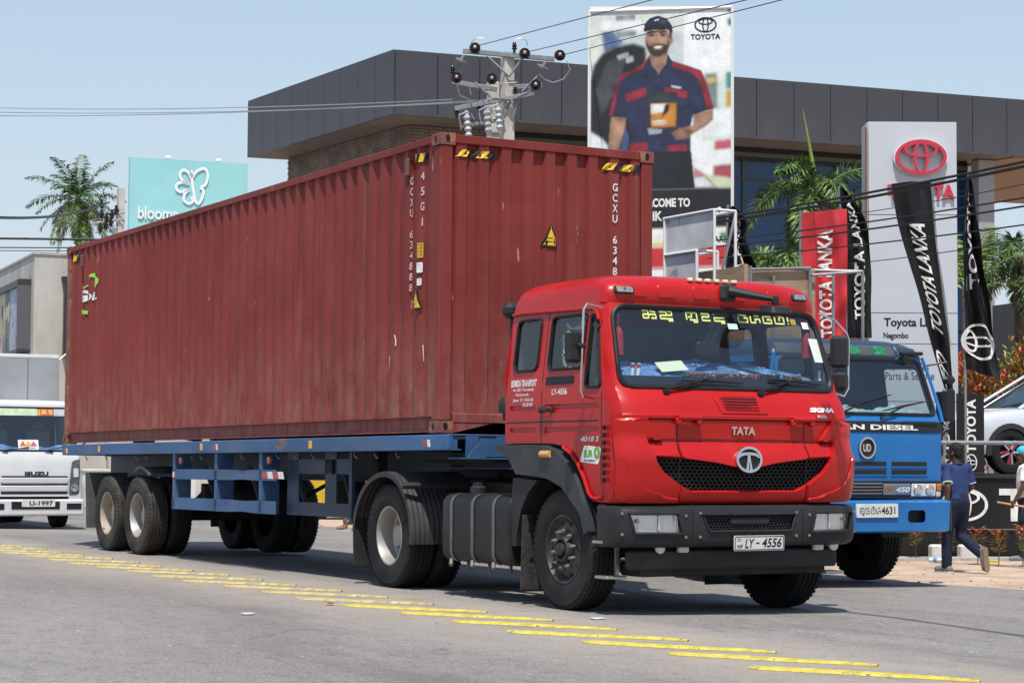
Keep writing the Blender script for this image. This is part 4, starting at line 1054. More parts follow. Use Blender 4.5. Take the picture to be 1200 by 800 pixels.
CAB = Skin([(.92, 1.18, 3.25, .28, 4.4, 1.31), (1.0, 1.195, 3.285, .29, 4.6, 1.31), (1.10, 1.20, 3.30, .29, 4.8, 1.31), (1.30, 1.20, 3.315, .29, 4.8, 1.31), (1.425, 1.20, 3.278, .28, 5, 1.31), (1.44, 1.20, 3.266, .28, 5, 1.31), (1.618, 1.20, 3.278, .28, 5, 1.31), (1.624, 1.20, 3.296, .28, 5, 1.31), (1.648, 1.20, 3.298, .28, 5, 1.31),
            (1.66, 1.20, 3.290, .28, 5, 1.31), (1.76, 1.20, 3.245, .27, 5.3, 1.31), (1.82, 1.197, 3.205, .27, 5.3, 1.31), (1.87, 1.195, 3.145, .24, 6, 1.31), (1.95, 1.19, 3.11, .22, 6.5, 1.31), (2.05, 1.18, 3.077, .22, 6.5, 1.31),
            (2.50, 1.125, 2.93, .22, 6.5, 1.31), (2.60, 1.112, 2.897, .22, 6, 1.31), (2.645, 1.106, 2.912, .24, 5.5, 1.325), (2.70, 1.096, 2.915, .25, 5.2, 1.35), (2.75, 1.08, 2.902, .27, 4.8, 1.38),
            (2.79, 1.05, 2.872, .29, 4.4, 1.43), (2.825, 1.0, 2.825, .32, 4, 1.50), (2.852, .91, 2.75, .35, 3.6, 1.60), (2.872, .74, 2.58, .35, 3.2, 1.75), (2.884, .40, 2.28, .3, 2.6, 1.95)])
def loc(mb): return mb
Zs = [.92, .96, 1.0, 1.05, 1.10, 1.2, 1.3, 1.425, 1.44, 1.53, 1.618, 1.624, 1.648, 1.66, 1.7, 1.76, 1.82, 1.87, 1.95, 2.05, 2.2, 2.35, 2.5, 2.6]
WSO = rpoly([(-1.10, 1.885), (1.10, 1.885), (1.045, 2.568), (-1.045, 2.568)], 0.13, 6)
GRO = [(-.905, 1.31), (0, 1.31), (.905, 1.31), (.82, 1.186), (.65, 1.081), (.53, 1.03), (-.53, 1.03), (-.65, 1.081), (-.82, 1.186)]
body = MB()
hf = lambda z: 0.955*CAB.at(z)[0]
for zl, zh, hol in ((.92, 1.425, [GRO]), (1.425, 1.44, []), (1.44, 1.618, []), (1.618, 1.624, []), (1.624, 1.648, []), (1.648, 1.66, []), (1.66, 2.6, [WSO])):
    o = [(hf(z), z) for z in Zs if zl-1e-6 <= z <= zh+1e-6]
    t = skin_fill(o+[(-a, b) for a, b in o[::-1]], hol, CAB.F, 0.05); body.add(t.v, t.f)
ARCH = [(2.80, .93), (2.765, 1.0), (2.70, 1.12), (2.60, 1.24), (2.48, 1.33), (2.34, 1.395), (2.2, 1.415), (2.03, 1.42)]
HR = rrect(1.43, 2.06, 1.855, 2.515, 0.07, 5)
HD = rrect(2.045, 2.055, 2.625, 2.515, 0.06, 5)
HQ = rpoly([(2.70, 1.885), (2.955, 1.885), (2.815, 2.44), (2.70, 2.515)], 0.05, 5)
RIBS = [rrect(a, z, b, z+.055, .02, 3) for a, b in ((1.40, 1.87), (2.02, 2.93)) for z in (1.70, 1.505)]
for sg in (-1, 1):
    outer = [(1.31, 1.42), (1.31, 2.6)][::-1]+[(1.31, 1.42)]+ARCH[::-1][0:0]
    outer = [(1.31, 2.6), (1.31, 1.42)]+ARCH[::-1]+[(CAB.xc(z), z) for z in Zs]
    t = skin_fill(outer, [HR, HD, HQ]+RIBS, CAB.S(sg), 0.07); body.add(t.v, t.f)
    for r in RIBS: raised(body, r, CAB.S(sg), -0.014, 0.012, 0.05)
roof = MB(); zz = [2.6]+[l[0] for l in CAB.lev if l[0] > 2.6]
zf = []
for a, b in zip(zz, zz[1:]): zf += [a, (a+b)/2]
zf.append(zz[-1]); loops = [CAB.loop(z) for z in zf]; k = len(loops[0])
roof.add([tuple(Vector(p)-TKO) for L in loops for p in L], [(i*k+j, i*k+(j+1) % k, (i+1)*k+(j+1) % k, (i+1)*k+j) for i in range(len(zf)-1) for j in range(k)]+[tuple(range((len(zf)-1)*k, len(zf)*k))])
# rear wall
body.add([tuple(Vector(p)-TKO) for p in ((1.31, -1.2, 1.42), (1.31, 1.2, 1.42), (1.31, 1.2, 2.05), (1.31, 1.11, 2.6), (1.31, -1.11, 2.6), (1.31, -1.2, 2.05))], [(0, 1, 2, 3, 4, 5)])
bo = body.build('cab_body', M_RED, TK, 50, each=False)
ro = roof.build('roof', M_RED, TK, 40)
# stamped pads along the roof front
for y in (-.80, -.52, -.16, .20, .62, .86):
    mb = MB(); raised(mb, rrect(y-.085, 2.655, y+.085, 2.76, .012, 2), CAB.F, 0.008, 0.006, 0.05); mb.build('roof_pad', M_RED, ro, 40)
# drip rail over each door
for sg in (-1, 1):
    fs = CAB.S(sg); mb = MB(); mb.tube([fs(1.32, 2.575, .012)]+[fs(1.32+k*.15, 2.585-0.003*k, .014) for k in range(1, 10)]+[fs(2.72, 2.56, .02), fs(2.80, 2.52, .022), fs(2.835, 2.45, .018)], 0.016, 6)
    mb.build('drip_rail', M_RED, TK)
# raised front mouldings
def fpan(poly, h, name='front_panel', bev=0.006, d=0.045, rnd_=0.006):
    mb = MB(); raised(mb, rpoly(poly, rnd_, 3), CAB.F, h, bev, d); return mb.build(name, M_RED, TK, 50)
for sg in (-1, 1):
    m_ = lambda P: [(sg*y, z) for y, z in P]
    fang = [(-1.185, .945), (-.655, .945), (-.655, 1.082), (-.82, 1.19), (-.875, 1.262), (-.905, 1.34), (-.95, 1.425), (-.80, 1.452), (-.95, 1.63), (-1.185, 1.62)]
    fpan(m_(fang), lambda y, z: 0.050, 'front_wing')
    fpan(m_([(-1.18, .945), (-.66, .945), (-.66, .985), (-.80, 1.0), (-.96, 1.045), (-1.06, 1.11), (-1.11, 1.20), (-1.125, 1.30), (-1.18, 1.34)]), 0.066, 'wing_lip', 0.008, .03, .10)
    fpan(m_([(-.655, 1.452), (-.80, 1.452), (-.93, 1.618), (-.655, 1.618)]), 0.007, 'upper_band')
    fpan(m_([(-.94, 1.425), (-.66, 1.43), (-.66, 1.297), (-.90, 1.303)]), lambda y, z: 0.004+0.25*max(0, 1.43-z), 'brow')
    mb = MB()
    for k in range(8):
        z = 1.545-k*.062; mb.box((3.055-1, sg*(CAB.sy(3.055, z)+0.026), z), (0.05, 0.02, 0.040), 0.006, Rz(sg*0.9))
    mb.build('vent_slot', M_RUB, TK)
fpan([(-.645, 1.452), (.645, 1.452), (.645, 1.618), (-.645, 1.618)], 0.007, 'upper_band')
fpan([(-.645, 1.43), (.645, 1.43), (.645, 1.296), (.32, 1.262), (.13, 1.228), (-.13, 1.228), (-.32, 1.262), (-.645, 1.296)], lambda y, z: 0.004+0.30*max(0, 1.43-z), 'brow', 0.005)
fpan([(-.645, .945), (.645, .945), (.645, 1.075), (.53, 1.025), (-.53, 1.025), (-.645, 1.075)], 0.032, 'lower_lip')
mb = MB()
for sg in (-1, 1):
    for z0, z1, off in ((.945, 1.07, .0335), (1.27, 1.425, .026), (1.455, 1.612, .0085)):
        strokes(mb, [[(sg*.65, z0), (sg*.65, z1)]], CAB.F, 0.012, off-0.008)
    strokes(mb, [[(sg*.65, 1.08), (sg*.65, 1.27)]], CAB.F, 0.014, 0.0)
strokes(mb, [[(-.93+.093*k, 1.434) for k in range(21)]], CAB.F, 0.008, 0.004); strokes(mb, [[(-.95+.095*k, 1.6205) for k in range(21)]], CAB.F, 0.008, 0.001)
mb.build('panel_gap', M_RUB, TK, 0)
# honeycomb grille
def honey(poly, fn, px, pz, name, parent, off=-0.012, dep=0.03, wall=0.80):
    mb = MB(); r = 0; z = min(p[1] for p in poly)+pz*0.4
    while z < max(p[1] for p in poly):
        y = min(p[0] for p in poly)+(px/2 if r % 2 else 0)
        while y < max(p[0] for p in poly):
            if inside((y, z), poly):
                h = [(-.5, -.25), (0, -.5), (.5, -.25), (.5, .25), (0, .5), (-.5, .25)]; P = []
                for q, o_ in ((1.0, off), (wall, off), (wall*.97, off-dep)): P += [fn(y+a*px*q, z+b*pz*1.333*q, o_) for a, b in h]
                mb.add(P, [(k, (k+1) % 6, 6+(k+1) % 6, 6+k) for k in range(6)]+[(6+k, 6+(k+1) % 6, 12+(k+1) % 6, 12+k) for k in range(6)])
            y += px
        z += pz; r += 1
    return tag(mb.build(name, M_PLAS, parent, 0, each=False), kind='stuff')
honey(inset(GRO, -0.01), CAB.F, 0.046, 0.030, 'honeycomb', TK)
skin_fill(inset(GRO, -0.03), [], lambda a, b: CAB.F(a, b, -0.075), 0.08).build('grille_backing', M_DARK, TK)
# badge and name
em = plane_fn((3.372-1, 0.004, 1.286), (0, 1, 0), (-.05, 0, 1), (1, 0, .05))
mb = MB(); mb.prism(ellipse(0, 0, .118, .098, 36), lambda a, b: em(a, b, -.05), lambda a, b: em(a, b, 0.0)); bk = mb.build('badge', M_RUB, TK, 0)
mb = MB(); annulus(mb, ellipse(0, 0, .132, .110, 40), ellipse(0, 0, .110, .089, 40), em, 0.016, -0.03)
strokes(mb, [[(-.108, .020), (-.08, .040), (-.045, .048), (0, .050), (.045, .048), (.08, .040), (.108, .020)]], em, 0.024, 0.010); flat_poly(mb, [(-.012, .045), (-.016, 0), (-.034, -.088), (-.006, -.09), (-.003, -.02), (.003, -.02), (.006, -.09), (.034, -.088), (.016, 0), (.012, .045)], em, .010)
mb.build('emblem', M_CHROME, bk, 0, each=False)
lettering('TATA', lambda u, v, o: CAB.F(u+.002, v+1.530, 0.023+o), M_CHROME, TK, .245, .068, .03, th=.008)
lettering('SIGNA', lambda u, v, o: CAB.F(u+.855, v+1.715, 0.002+o), M_DECW, TK, .27, .042, .05, .25, th=.006)
card_ = MB(); raised(card_, rrect(.80, 1.648, .90, 1.672, .004, 2), CAB.F, .004, .002, .05); card_.build('small_plate', M_STEEL, TK)
# hood hinges
for y in (-.56, .61):
    mb = MB(); mb.tube([CAB.F(y-.115, 1.632, .03), CAB.F(y+.115, 1.632, .03)], .022, 10); mb.box(CAB.F(y-.10, 1.625, .03), (.05, .05, .06), .012); mb.box(CAB.F(y+.10, 1.625, .03), (.05, .05, .06), .012); mb.build('hinge', M_RED, TK)
# louvred intake
lp = [(-.25, 1.812), (-.205, 1.668), (.27, 1.668), (.215, 1.812)]
mb = MB(); raised(mb, lp, CAB.F, .012, .008, .05); lv = mb.build('intake', M_RED, TK)
for k in range(5):
    z = 1.695+k*.024; mb = MB(); raised(mb, [(-.17-.006*k, z), (.18, z), (.18, z+.010), (-.17-.006*k, z+.010)], lambda a, b, c=0: CAB.F(a, b, .012+c), .010, .004, .05); mb.build('louvre', M_RED, lv)
    mb = MB(); strokes(mb, [[(-.16+.085*q, z+.0155) for q in range(5 if k > 1 else 4)]], CAB.F, 0.009, .0135); mb.build('slot', M_RUB, lv, 0)
# ---- glazing
def glazed(fn, hole, gm, name, seal=.020):
    g = skin_fill(inset(hole, -0.008), [], lambda a, b: fn(a, b, -0.006), 0.07).build(name, gm, TK, 60)
    mb = MB(); mb.ring([fn(p[0], p[1], 0.002) for p in resample(hole, .06)], seal, 8, 0.75); mb.build('rubber_seal', M_RUB, g); return g
WSg = glazed(CAB.F, WSO, M_WS, 'windscreen', .026)
mb = MB(); band = inset(WSO, 0.0); zb = 1.985
skin_fill([(-1.09, 1.90), (1.09, 1.90), (1.085, zb), (-1.085, zb)], [], lambda a, b: CAB.F(a, b, -0.012), .07).build('black_band', mat('ws_band', (0.020, 0.024, 0.028), 0.25), WSg)
for sg in (-1, 1):
    fs = CAB.S(sg)
    for H, nm in ((HR, 'rear_quarter_window'), (HD, 'door_window'), (HQ, 'quarter_window')): glazed(fs, H, M_SIDEG, nm, .017)
# ---- doors: shut lines, handle, plate, print
for sg in (-1, 1):
    fs = CAB.S(sg); mb = MB()
    strokes(mb, [[(1.965, z) for z in (1.425, 1.6, 1.8, 2.0, 2.2, 2.4, 2.57)], [(2.97+.0*z, z) for z in (.95, 1.1, 1.3, 1.5, 1.7, 1.85)], [(1.33+.1*k, 1.605) for k in range(17)]], fs, .012, .0015)
    mb.build('shut_line', M_RUB, TK, 0)
    mb = MB(); mb.tube([fs(2.0, 1.71, .03), fs(2.16, 1.705, .035)], .018, 8); mb.box(fs(1.985, 1.712, .018), (.05, .04, .06), .012); mb.box(fs(2.165, 1.705, .018), (.05, .04, .045), .012); mb.build('door_handle', M_PLAS, TK)
    mb = MB(); raised(mb, rrect(1.955, 1.66, 2.0, 1.76, .02, 3) if False else ellipse(2.08, 1.70, .075, .045, 16), fs, .004, .004, .04); mb.build('handle_cup', M_RED, TK)
    mb = MB(); mb.tube([fs(2.36, 1.385, .012), fs(2.50, 1.33, .014), fs(2.62, 1.24, .016), fs(2.72, 1.12, .016), fs(2.785, 1.0, .014), fs(2.83, .965, .014), fs(2.93, .96, .014), fs(2.97, .975, .012)], .016, 6); mb.build('arch_lip', M_RED, TK)
fs = CAB.S(-1)
mb = MB(); raised(mb, rrect(2.03, 1.925, 2.50, 1.995, .01, 2), fs, .008, .004, .06); mb.build('door_pad', mat('vinyl_black', (0.012, 0.012, 0.015), 0.5), TK)
dl = lambda x, z: (lambda u, v, o: fs(x+u, z+v, .002+o))
lettering('LY-4556', dl(2.27, 1.862), M_DECW, TK, .26, .052, .03)
lettering('BISMIDU TRANSPORT', dl(1.635, 1.952), M_DECW, TK, .46, .062, .035)
lettering('No. 228/11 Puruwamulla,', dl(1.635, 1.893), M_DECW, TK, .38, .030, .02)
lettering('Ehaliyagoda.', dl(1.62, 1.848), M_DECW, TK, .24, .032, .02)
lettering('Jeevan  071 18 00 645', dl(1.635, 1.800), M_DECW, TK, .37, .036, .02)
lettering('075 229 0274', dl(1.72, 1.760), M_DECW, TK, .18, .030, .03)
lettering('4018 S', dl(2.80, 1.452), M_CHROME, TK, .30, .045, .04, .2, th=.006)
M_EG = mat('sticker_green', (0.10, 0.38, 0.04), 0.4)
mb = MB(); raised(mb, rpoly([(2.62, 1.26), (2.93, 1.24), (2.97, 1.38), (2.70, 1.40), (2.66, 1.33)], .03, 3), fs, .0015, .001, .04); st = mb.build('euro_sticker', M_DECW, TK)
lettering('EUR', lambda u, v, o: fs(2.765+u, 1.330+v, .0035), M_EG, st, .15, .06, .05)
mb = MB(); flat_poly(mb, ellipse(2.905, 1.335, .048, .050, 20), fs, .0035); mb.build('sticker_disc', M_EG, st, 0)
lettering('4', lambda u, v, o: fs(2.905+u, 1.336+v, .005), M_DECW, st, None, .055, .03)
lettering('EURO EMISSION', lambda u, v, o: fs(2.79+u, 1.272+v, .0035), M_RUB, st, .18, .016, .03)
# ---- black wheel arch, liner, flap
for sg in (-1, 1):
    fl = lambda a, b, c=0: (a-1, sg*(1.205+c), b)
    arch = [(1.219,1.416),(1.662,1.422),(2.087,1.416),(2.308,1.368),(2.525,1.252),(2.667,1.116),(2.78,0.918),(2.864,0.672),(2.768,0.626),(2.683,0.816),(2.556,0.906),(2.383,1.026),(2.164,1.089),(1.97,1.109),(1.587,1.127),(1.492,1.218),(1.428,1.286),(1.22,1.332)]
    mb = MB(); n_ = len(arch); raised(mb, resample(rpoly(arch, .02, 3), .06), fl, .045, .022, .08, -0.30); mb.build('wheel_arch', mat('arch_grey', (0.030, 0.033, 0.038), 0.42, var=0.2, scale=3, dust=(0.08, 0.08, 0.08), dust_t=0.6), TK, 40)
    mb = MB(); mb.grid(lambda u, v: (2.34+.60*cos(radians(20)+radians(150)*u)-1, sg*(1.20-.5*v), .53+.64*sin(radians(20)+radians(150)*u)), 18, 1); mb.build('arch_liner', M_DARK, TK)
    lin = [(1.473,1.119),(1.935,1.101),(1.754,0.979),(1.632,0.834),(1.557,0.621),(1.543,0.507),(1.464,0.504),(1.445,0.807)]
    mb = MB(); raised(mb, lin, lambda a, b, c=0: (a-1, sg*(1.19+c), b), .02, .006, .08, -.2); mb.build('arch_rear', M_PLAS, TK)
    mb = MB(); mb.box((1.64-1, sg*.98, .46), (.02, .46, .66), .004, Ry(.05)); mb.build('mud_flap', mat('flap_rubber', (0.045, 0.042, 0.04), 0.85, var=0.4, scale=14, bump=.4, bscale=30), TK)
    mb = MB(); mb.tube([fl(2.06, 1.325, .048), fl(2.13, 1.325, .05), fl(2.22, 1.325, .048)], .030, 8); mb.build('side_lamp', mat('lamp_amber', (0.62, 0.33, 0.10), 0.35), TK)
    wheel(TK, 2.345-1, sg*1.07, .515+zg(sg*1.07), sg, 'front')
    wheel(TK, -1.075-1, sg*1.085, .515+zg(sg*1.07), sg, 'dual'); wheel(TK, -1.075-1, sg*.755, .515+zg(sg*.7), sg, 'inner')
    # ribbed rear mudguard
    mb = MB(); N = 22; W_ = 30
    def mg(u, v):
        a = radians(-8)+radians(188)*u; r = .615+.006*(1 if int(v*W_) % 2 else 0); return (-1.075+r*cos(a)*1.02-1 if a < pi/2 else -1.075+r*cos(a)*1.22-1, sg*(1.27-.80*v), .535+r*sin(a))
    mb.grid(mg, N, W_)
    mb.grid(lambda u, v: (lambda p: (p[0]-0.05*v*cos(radians(-8)+radians(188)*u), sg*1.27, p[2]-.05*v*sin(radians(-8)+radians(188)*u)))(mg(u, 0)), N, 1)
    mb.build('mudguard', mat('guard_dark', (0.030, 0.030, 0.032), 0.6, var=.2, scale=4, dust=(.09, .085, .08), dust_t=.55), TK, 20)
    mb = MB(); mb.tube([(-.55-1, sg*1.32, 1.02), (-.50-1, sg*1.15, 1.02), (-.50-1, sg*.4, 1.02)], .035, 8); mb.build('guard_bracket', M_PLAS, TK)
    mb = MB(); mb.box((-1.80-1, sg*.88, .43), (.02, .78, .48), .004, Ry(-.05)); mb.build('mud_flap', M_PLAS, TK)
# ---- bumper
BUM = Skin([(.56, 1.21, 3.33, .28, 4, 2.95), (.60, 1.235, 3.37, .30, 4, 2.95), (.66, 1.24, 3.385, .30, 4, 2.95), (.84, 1.24, 3.385, .30, 4, 2.95), (.88, 1.235, 3.37, .30, 4, 2.95), (.905, 1.21, 3.32, .28, 4, 2.95)])
HLN = [(-1.135, .842), (-.70, .842), (-.655, .672), (-1.09, .678)]; HLF = [(1.165, .846), (.82, .846), (.80, .682), (1.165, .690)]
CG = [(-.47, .832), (.49, .832), (.44, .690), (-.40, .690)]
hb = lambda z: .955*BUM.at(z)[0]; bz = [.60, .66, .75, .84, .88]
outer = [(hb(z), z) for z in bz]+[(-hb(z), z) for z in bz[::-1]]
bump = skin_fill(outer, [HLN[::-1], [(-a, b) for a, b in HLN], CG], BUM.F, .05)
for sg in (-1, 1):
    t = skin_fill([(2.97, .60), (2.97, .88)][::-1]+[(BUM.xc(z), z) for z in bz], [], BUM.S(sg), .06); bump.add(t.v, t.f)
def lip(zs, offs):
    loops = []
    for z, q in zip(zs, offs):
        L = BUM.loop(z, 30, 4, False); loops.append([(x-q, y*(1-q*.3), z) for x, y, z in L])
    k = len(loops[0]); bump.add([tuple(Vector(p)-TKO) for L in loops for p in L], [(i*k+j, i*k+j+1, (i+1)*k+j+1, (i+1)*k+j) for i in range(len(loops)-1) for j in range(k-1)])
lip([.88, .895, .905, .905], [0, 0, 0.02, .16]); lip([.60, .58, .56, .56], [0, 0, .02, .16])
BO = bump.build('bumper', M_PLAS, TK, 45, each=False)
for sg in (-1, 1):
    H = [(sg*-a, b) for a, b in HLN]
    mb = MB(); raised(mb, rpoly(inset(H, .004), .02, 3), lambda a, b, c=0: BUM.F(a, b, c-.055), .012, .01, .04); hl = mb.build('headlamp', M_REFL, TK)
    skin_fill(rpoly(inset(H, -.004), .015, 3), [], lambda a, b: BUM.F(a, b, -.004), .05).build('lens', M_LENS, hl)
    mb = MB(); mb.ring([BUM.F(p[0], p[1], .002) for p in resample(H, .06)], .014, 6); mb.build('lamp_surround', M_PLAS, hl)
    for y0, y1 in ((.70, .86), (.885, 1.06)):
        mb = MB(); mb.grid(lambda u, v: BUM.F(sg*(y0+(y1-y0)*u), .70+.125*v, -.038-.03*(1-(2*u-1)**2)), 8, 3); mb.build('reflector', M_CHROME, hl)
    mb = MB(); mb.box(BUM.F(sg*.872, .762, -.03), (.03, .014, .13), .004); mb.build('divider', M_REFL, hl)
    for k in range(6): mb = MB(); strokes(mb, [[(sg*(.71+.024*k), .70), (sg*(.71+.024*k), .82)]], BUM.F, .004, -.006); mb.build('lens_rib', M_REFL, hl, 0)
    mb = MB(); mb.lathe([(.018, 0), (.016, .03), (.001, .04)], 10, Matrix.Translation(BUM.F(sg*1.07, .78, -.045)) @ Matrix.Rotation(pi/2, 4, 'Y')); mb.build('bulb', mat('bulb_amber', (.5, .22, .10), .3), hl)
    mb = MB(); strokes(mb, [[(sg*.56, z) for z in (.60, .66, .75, .84, .88)]], BUM.F, .010, .0015); mb.build('panel_gap', M_RUB, BO, 0)
    for y, z in ((.63, .82), (.63, .645), (.49, .84), (.49, .645), (1.185, .84), (1.185, .67)):
        mb = MB(); mb.lathe([(.014, 0), (.012, .008), (.001, .010)], 8, Matrix.Translation(BUM.F(sg*y, z, .001)) @ Matrix.Rotation(pi/2, 4, 'Y')); mb.build('bolt', mat('brass_bolt', (.35, .26, .18), .4, metal=.6), BO)
skin_fill(inset(CG, -.02), [], lambda a, b: BUM.F(a, b, -.05), .08).build('grille_backing', M_DARK, BO)
honey(inset(CG, .005), BUM.F, .034, .022, 'honeycomb', BO, -.015, .02)
mb = MB(); mb.ring([BUM.F(p[0], p[1], .001) for p in resample(CG, .06)], .012, 6); mb.build('grille_rim', M_PLAS, BO)
mb = MB(); raised(mb, rrect(-.18, .745, .22, .80, .02, 3), lambda a, b, c=0: BUM.F(a, b, c-.02), .015, .01, .06); mb.build('tow_cover', M_PLAS, BO)
# number plate
pf = plane_fn((3.415-1, .085, .590), (-.0, 1, 0), (0.06, 0, 1), (1, 0, -.06))
mb = MB(); mb.prism(rrect(-.255, -.063, .255, .063, .01, 2), lambda a, b: pf(a, b, -.012), lambda a, b: pf(a, b, 0)); NP = mb.build('number_plate', mat('plate_white', (.62, .62, .58), .5, var=.12, scale=8), TK)
mb = MB(); annulus(mb, rrect(-.25, -.058, .25, .058, .01, 3), rrect(-.243, -.051, .243, .051, .008, 3), pf, .0012); mb.build('plate_border', M_RUB, NP, 0)
lettering('LY', lambda u, v, o: pf(u-.10, v-.002, .0015), M_RUB, NP, .095, .078, .02, .2); lettering('4556', lambda u, v, o: pf(u+.125, v+.002, .0015), M_RUB, NP, .20, .078, .02, .2)
lettering('WP', lambda u, v, o: pf(u-.20, v-.028, .0015), M_RUB, NP, .06, .034, .02)
mb = MB(); strokes(mb, [[(-.222, .012), (-.222, .04), (-.20, .04), (-.20, .02), (-.21, .02)], [(-.185, .03), (-.178, .03)]], pf, .007, .0015); strokes(mb, [[(-.035, .0), (0.0, .0)]], pf, .012, .0015); mb.build('lettering', M_RUB, NP, 0)
# under-bumper beam, fog lamps, steps
mb = MB(); mb.box((3.16-1, 0, .455), (.10, 2.12, .17), .02); mb.build('underrun_beam', M_PLAS, TK)
mb = MB(); mb.box((2.95-1, .05, .37), (.35, 1.9, .12), .02); mb.build('front_axle_beam', M_CHAS, TK)
for y in (-.80, .985):
    mb = MB(); mb.lathe([(.04, -.03), (.045, 0), (.03, .012), (.001, .016)], 16, Matrix.Translation((3.26-1, y, .553)) @ Matrix.Rotation(pi/2, 4, 'Y')); mb.build('fog_lamp', mat('fog_white', (.62, .62, .64), .25), TK)
for y in (-.58, .81):
    mb = MB(); mb.box((3.26-1, y, .553), (.05, .10, .075), .01); mb.build('marker_lamp', mat('marker_cream', (.55, .53, .44), .3), TK)
for sg in (-1, 1):
    mb = MB(); mb.box((2.97-1, sg*1.13, .60), (.16, .22, .025), .006); mb.box((3.0-1, sg*1.12, .31), (.20, .20, .025), .006); mb.box((2.96-1, sg*1.04, .46), (.03, .03, .32)); mb.build('step', M_STEEL, TK)
    mb = MB(); mb.box((2.93-1, sg*1.08, .76), (.10, .2, .34), .02); mb.build('step_panel', M_PLAS, TK)
# ---- wipers
for piv, tip, b0, b1 in (((-.70, 1.845), (-.24, 1.955), (-.52, 1.935), (.12, 1.925)), ((.26, 1.845), (.62, 1.955), (.40, 1.965), (.95, 1.93))):
    mb = MB(); F = lambda p, c: CAB.F(p[0], p[1], c)
    mb.lathe([(.03, 0), (.028, .03), (.001, .035)], 10, Matrix.Translation(F(piv, .005)) @ Matrix.Rotation(pi/2, 4, 'Y'))
    mid = ((piv[0]+tip[0])/2, (piv[1]+tip[1])/2)
    mb.tube([F(piv, .03), F(mid, .05), F(tip, .04)], [.016, .012, .008], 6); mb.tube([F(b0, .022), F(((b0[0]+b1[0])/2, (b0[1]+b1[1])/2+.005), .034), F(b1, .022)], [.006, .014, .006], 6)
    mb.build('wiper', M_RUB, TK)
# ---- mirrors
mb = MB(); mb.tube([(1.90, -1.15, 2.55), (1.95, -1.33, 2.57), (1.965, -1.37, 2.52), (1.95, -1.375, 2.2), (1.925, -1.37, 1.86), (1.90, -1.33, 1.80), (1.86, -1.2, 1.79)], .010, 8); ma = mb.build('mirror_arm', M_CHROME, TK)
mb = MB(); mb.box((1.915, -1.44, 2.215), (.07, .185, .275), .03, Rz(.25)); mb.build('mirror', M_PLAS, TK)
mb = MB(); mb.box((1.95, -1.385, 2.22), (.06, .08, .04), .01); mb.build('mirror_clamp', M_PLAS, TK)
mb = MB(); mb.tube([tuple(Vector(p)-TKO) for p in [(2.90, 1.10, 2.585)]+[(2.97, a, b) for a, b in [(1.223,2.529),(1.356,2.412),(1.379,2.36),(1.373,2.116),(1.372,1.925),(1.325,1.856)]]+[(2.97, 1.2, 1.89)]], .011, 8); mb.build('mirror_arm', M_CHROME, TK)
(a1, b1), (a2, b2) = [(1.285,2.25),(1.284,1.991)]
mb = MB(); mb.box((1.97, a1-.01, b1), (.07, .17, .29), .03, Rz(-.3)); mb.build('mirror', M_PLAS, TK)
mb = MB(); mb.box((1.97, a2, b2), (.09, .15, .19), .045, Rz(-.3)); mb.build('mirror', M_PLAS, TK)
mb = MB()
for b in (b1-.02, b2-.01): mb.tube([(1.97, a1, b), (1.97, a1+.09, b)], .012, 6)
mb.build('mirror_clamp', M_PLAS, TK)
# kerb-view mirror over the windscreen
mb = MB(); mb.box((1.93, .10, 2.725), (.06, .16, .15), .025, Ry(-.15)); mb.tube([(1.96, .09, 2.74), (2.08, .25, 2.70), (2.20, .40, 2.665)], [.045, .036, .022], 8); mb.lathe([(.03, -.035), (.035, 0), (.03, .035), (.001, .036)], 12, Matrix.Translation((2.20, .41, 2.655)))
fm = mb.build('front_mirror_arm', M_PLAS, TK, each=False)
mb = MB(); mb.prism(rpoly([(-.13, -.10), (.14, -.10), (.11, .11), (-.10, .11)], .04, 3), lambda a, b: (2.26+b*.9, .37+a, 2.555-b*.18), lambda a, b: (2.25+b*.8, .37+a*.9, 2.60-b*.12)); mb.build('front_mirror', M_PLAS, TK)
# ---- lamps and strings on the roof front
for y, z in ((-.93, 2.705), (.875, 2.715)):
    mb = MB(); raised(mb, rrect(y-.085, z-.028, y+.085, z+.028, .012, 3), CAB.F, .03, .012, .05); lm = mb.build('roof_lamp', M_PLAS, TK)
    skin_fill(rrect(y-.068, z-.018, y+.068, z+.018, .008, 3), [], lambda a, b: CAB.F(a, b, .0315), .05).build('lens', mat('lamp_grey', (.33, .32, .30), .2, metal=.4, var=.4, scale=30), lm)
for k in range(6):
    y = -.24+k*.092; mb = MB(); mb.box((CAB.fx(y, 2.81)-1.0+.005, y, 2.825+.004), (.05, .045, .03), .008, Rz(.2*(k % 3-1))); mb.build('led_lamp', M_CREAM, TK)
mb = MB(); mb.tube([(CAB.fx(-.26+k*.03, 2.81)-1+.004, -.26+k*.03, 2.822+.006*sin(k*2.1)) for k in range(18)], .005, 4); mb.build('led_cable', M_STEEL, TK)
# ---- snorkel and fittings at the cab rear
mb = MB(); mb.box((1.19-1, -1.06, 2.63), (.16, .20, .15), .05); mb.tube([(1.2-1, -1.02, 2.58), (1.2-1, -1.0, 1.5)], .07, 10); mb.build('air_intake', M_PLAS, TK)
mb = MB(); mb.lathe([(.001, .10), (.05, .09), (.075, .05), (.08, 0), (.08, -.05), (.04, -.05), (.035, -.12), (.001, -.12)], 14, Matrix.Translation((1.19-1, -1.12, 1.75))); mb.build('rear_lamp', M_PLAS, TK)
mb = MB(); mb.box((1.27-1, -1.13, 2.10), (.03, .05, .07), .01); mb.build('rear_catch', M_PLAS, TK)
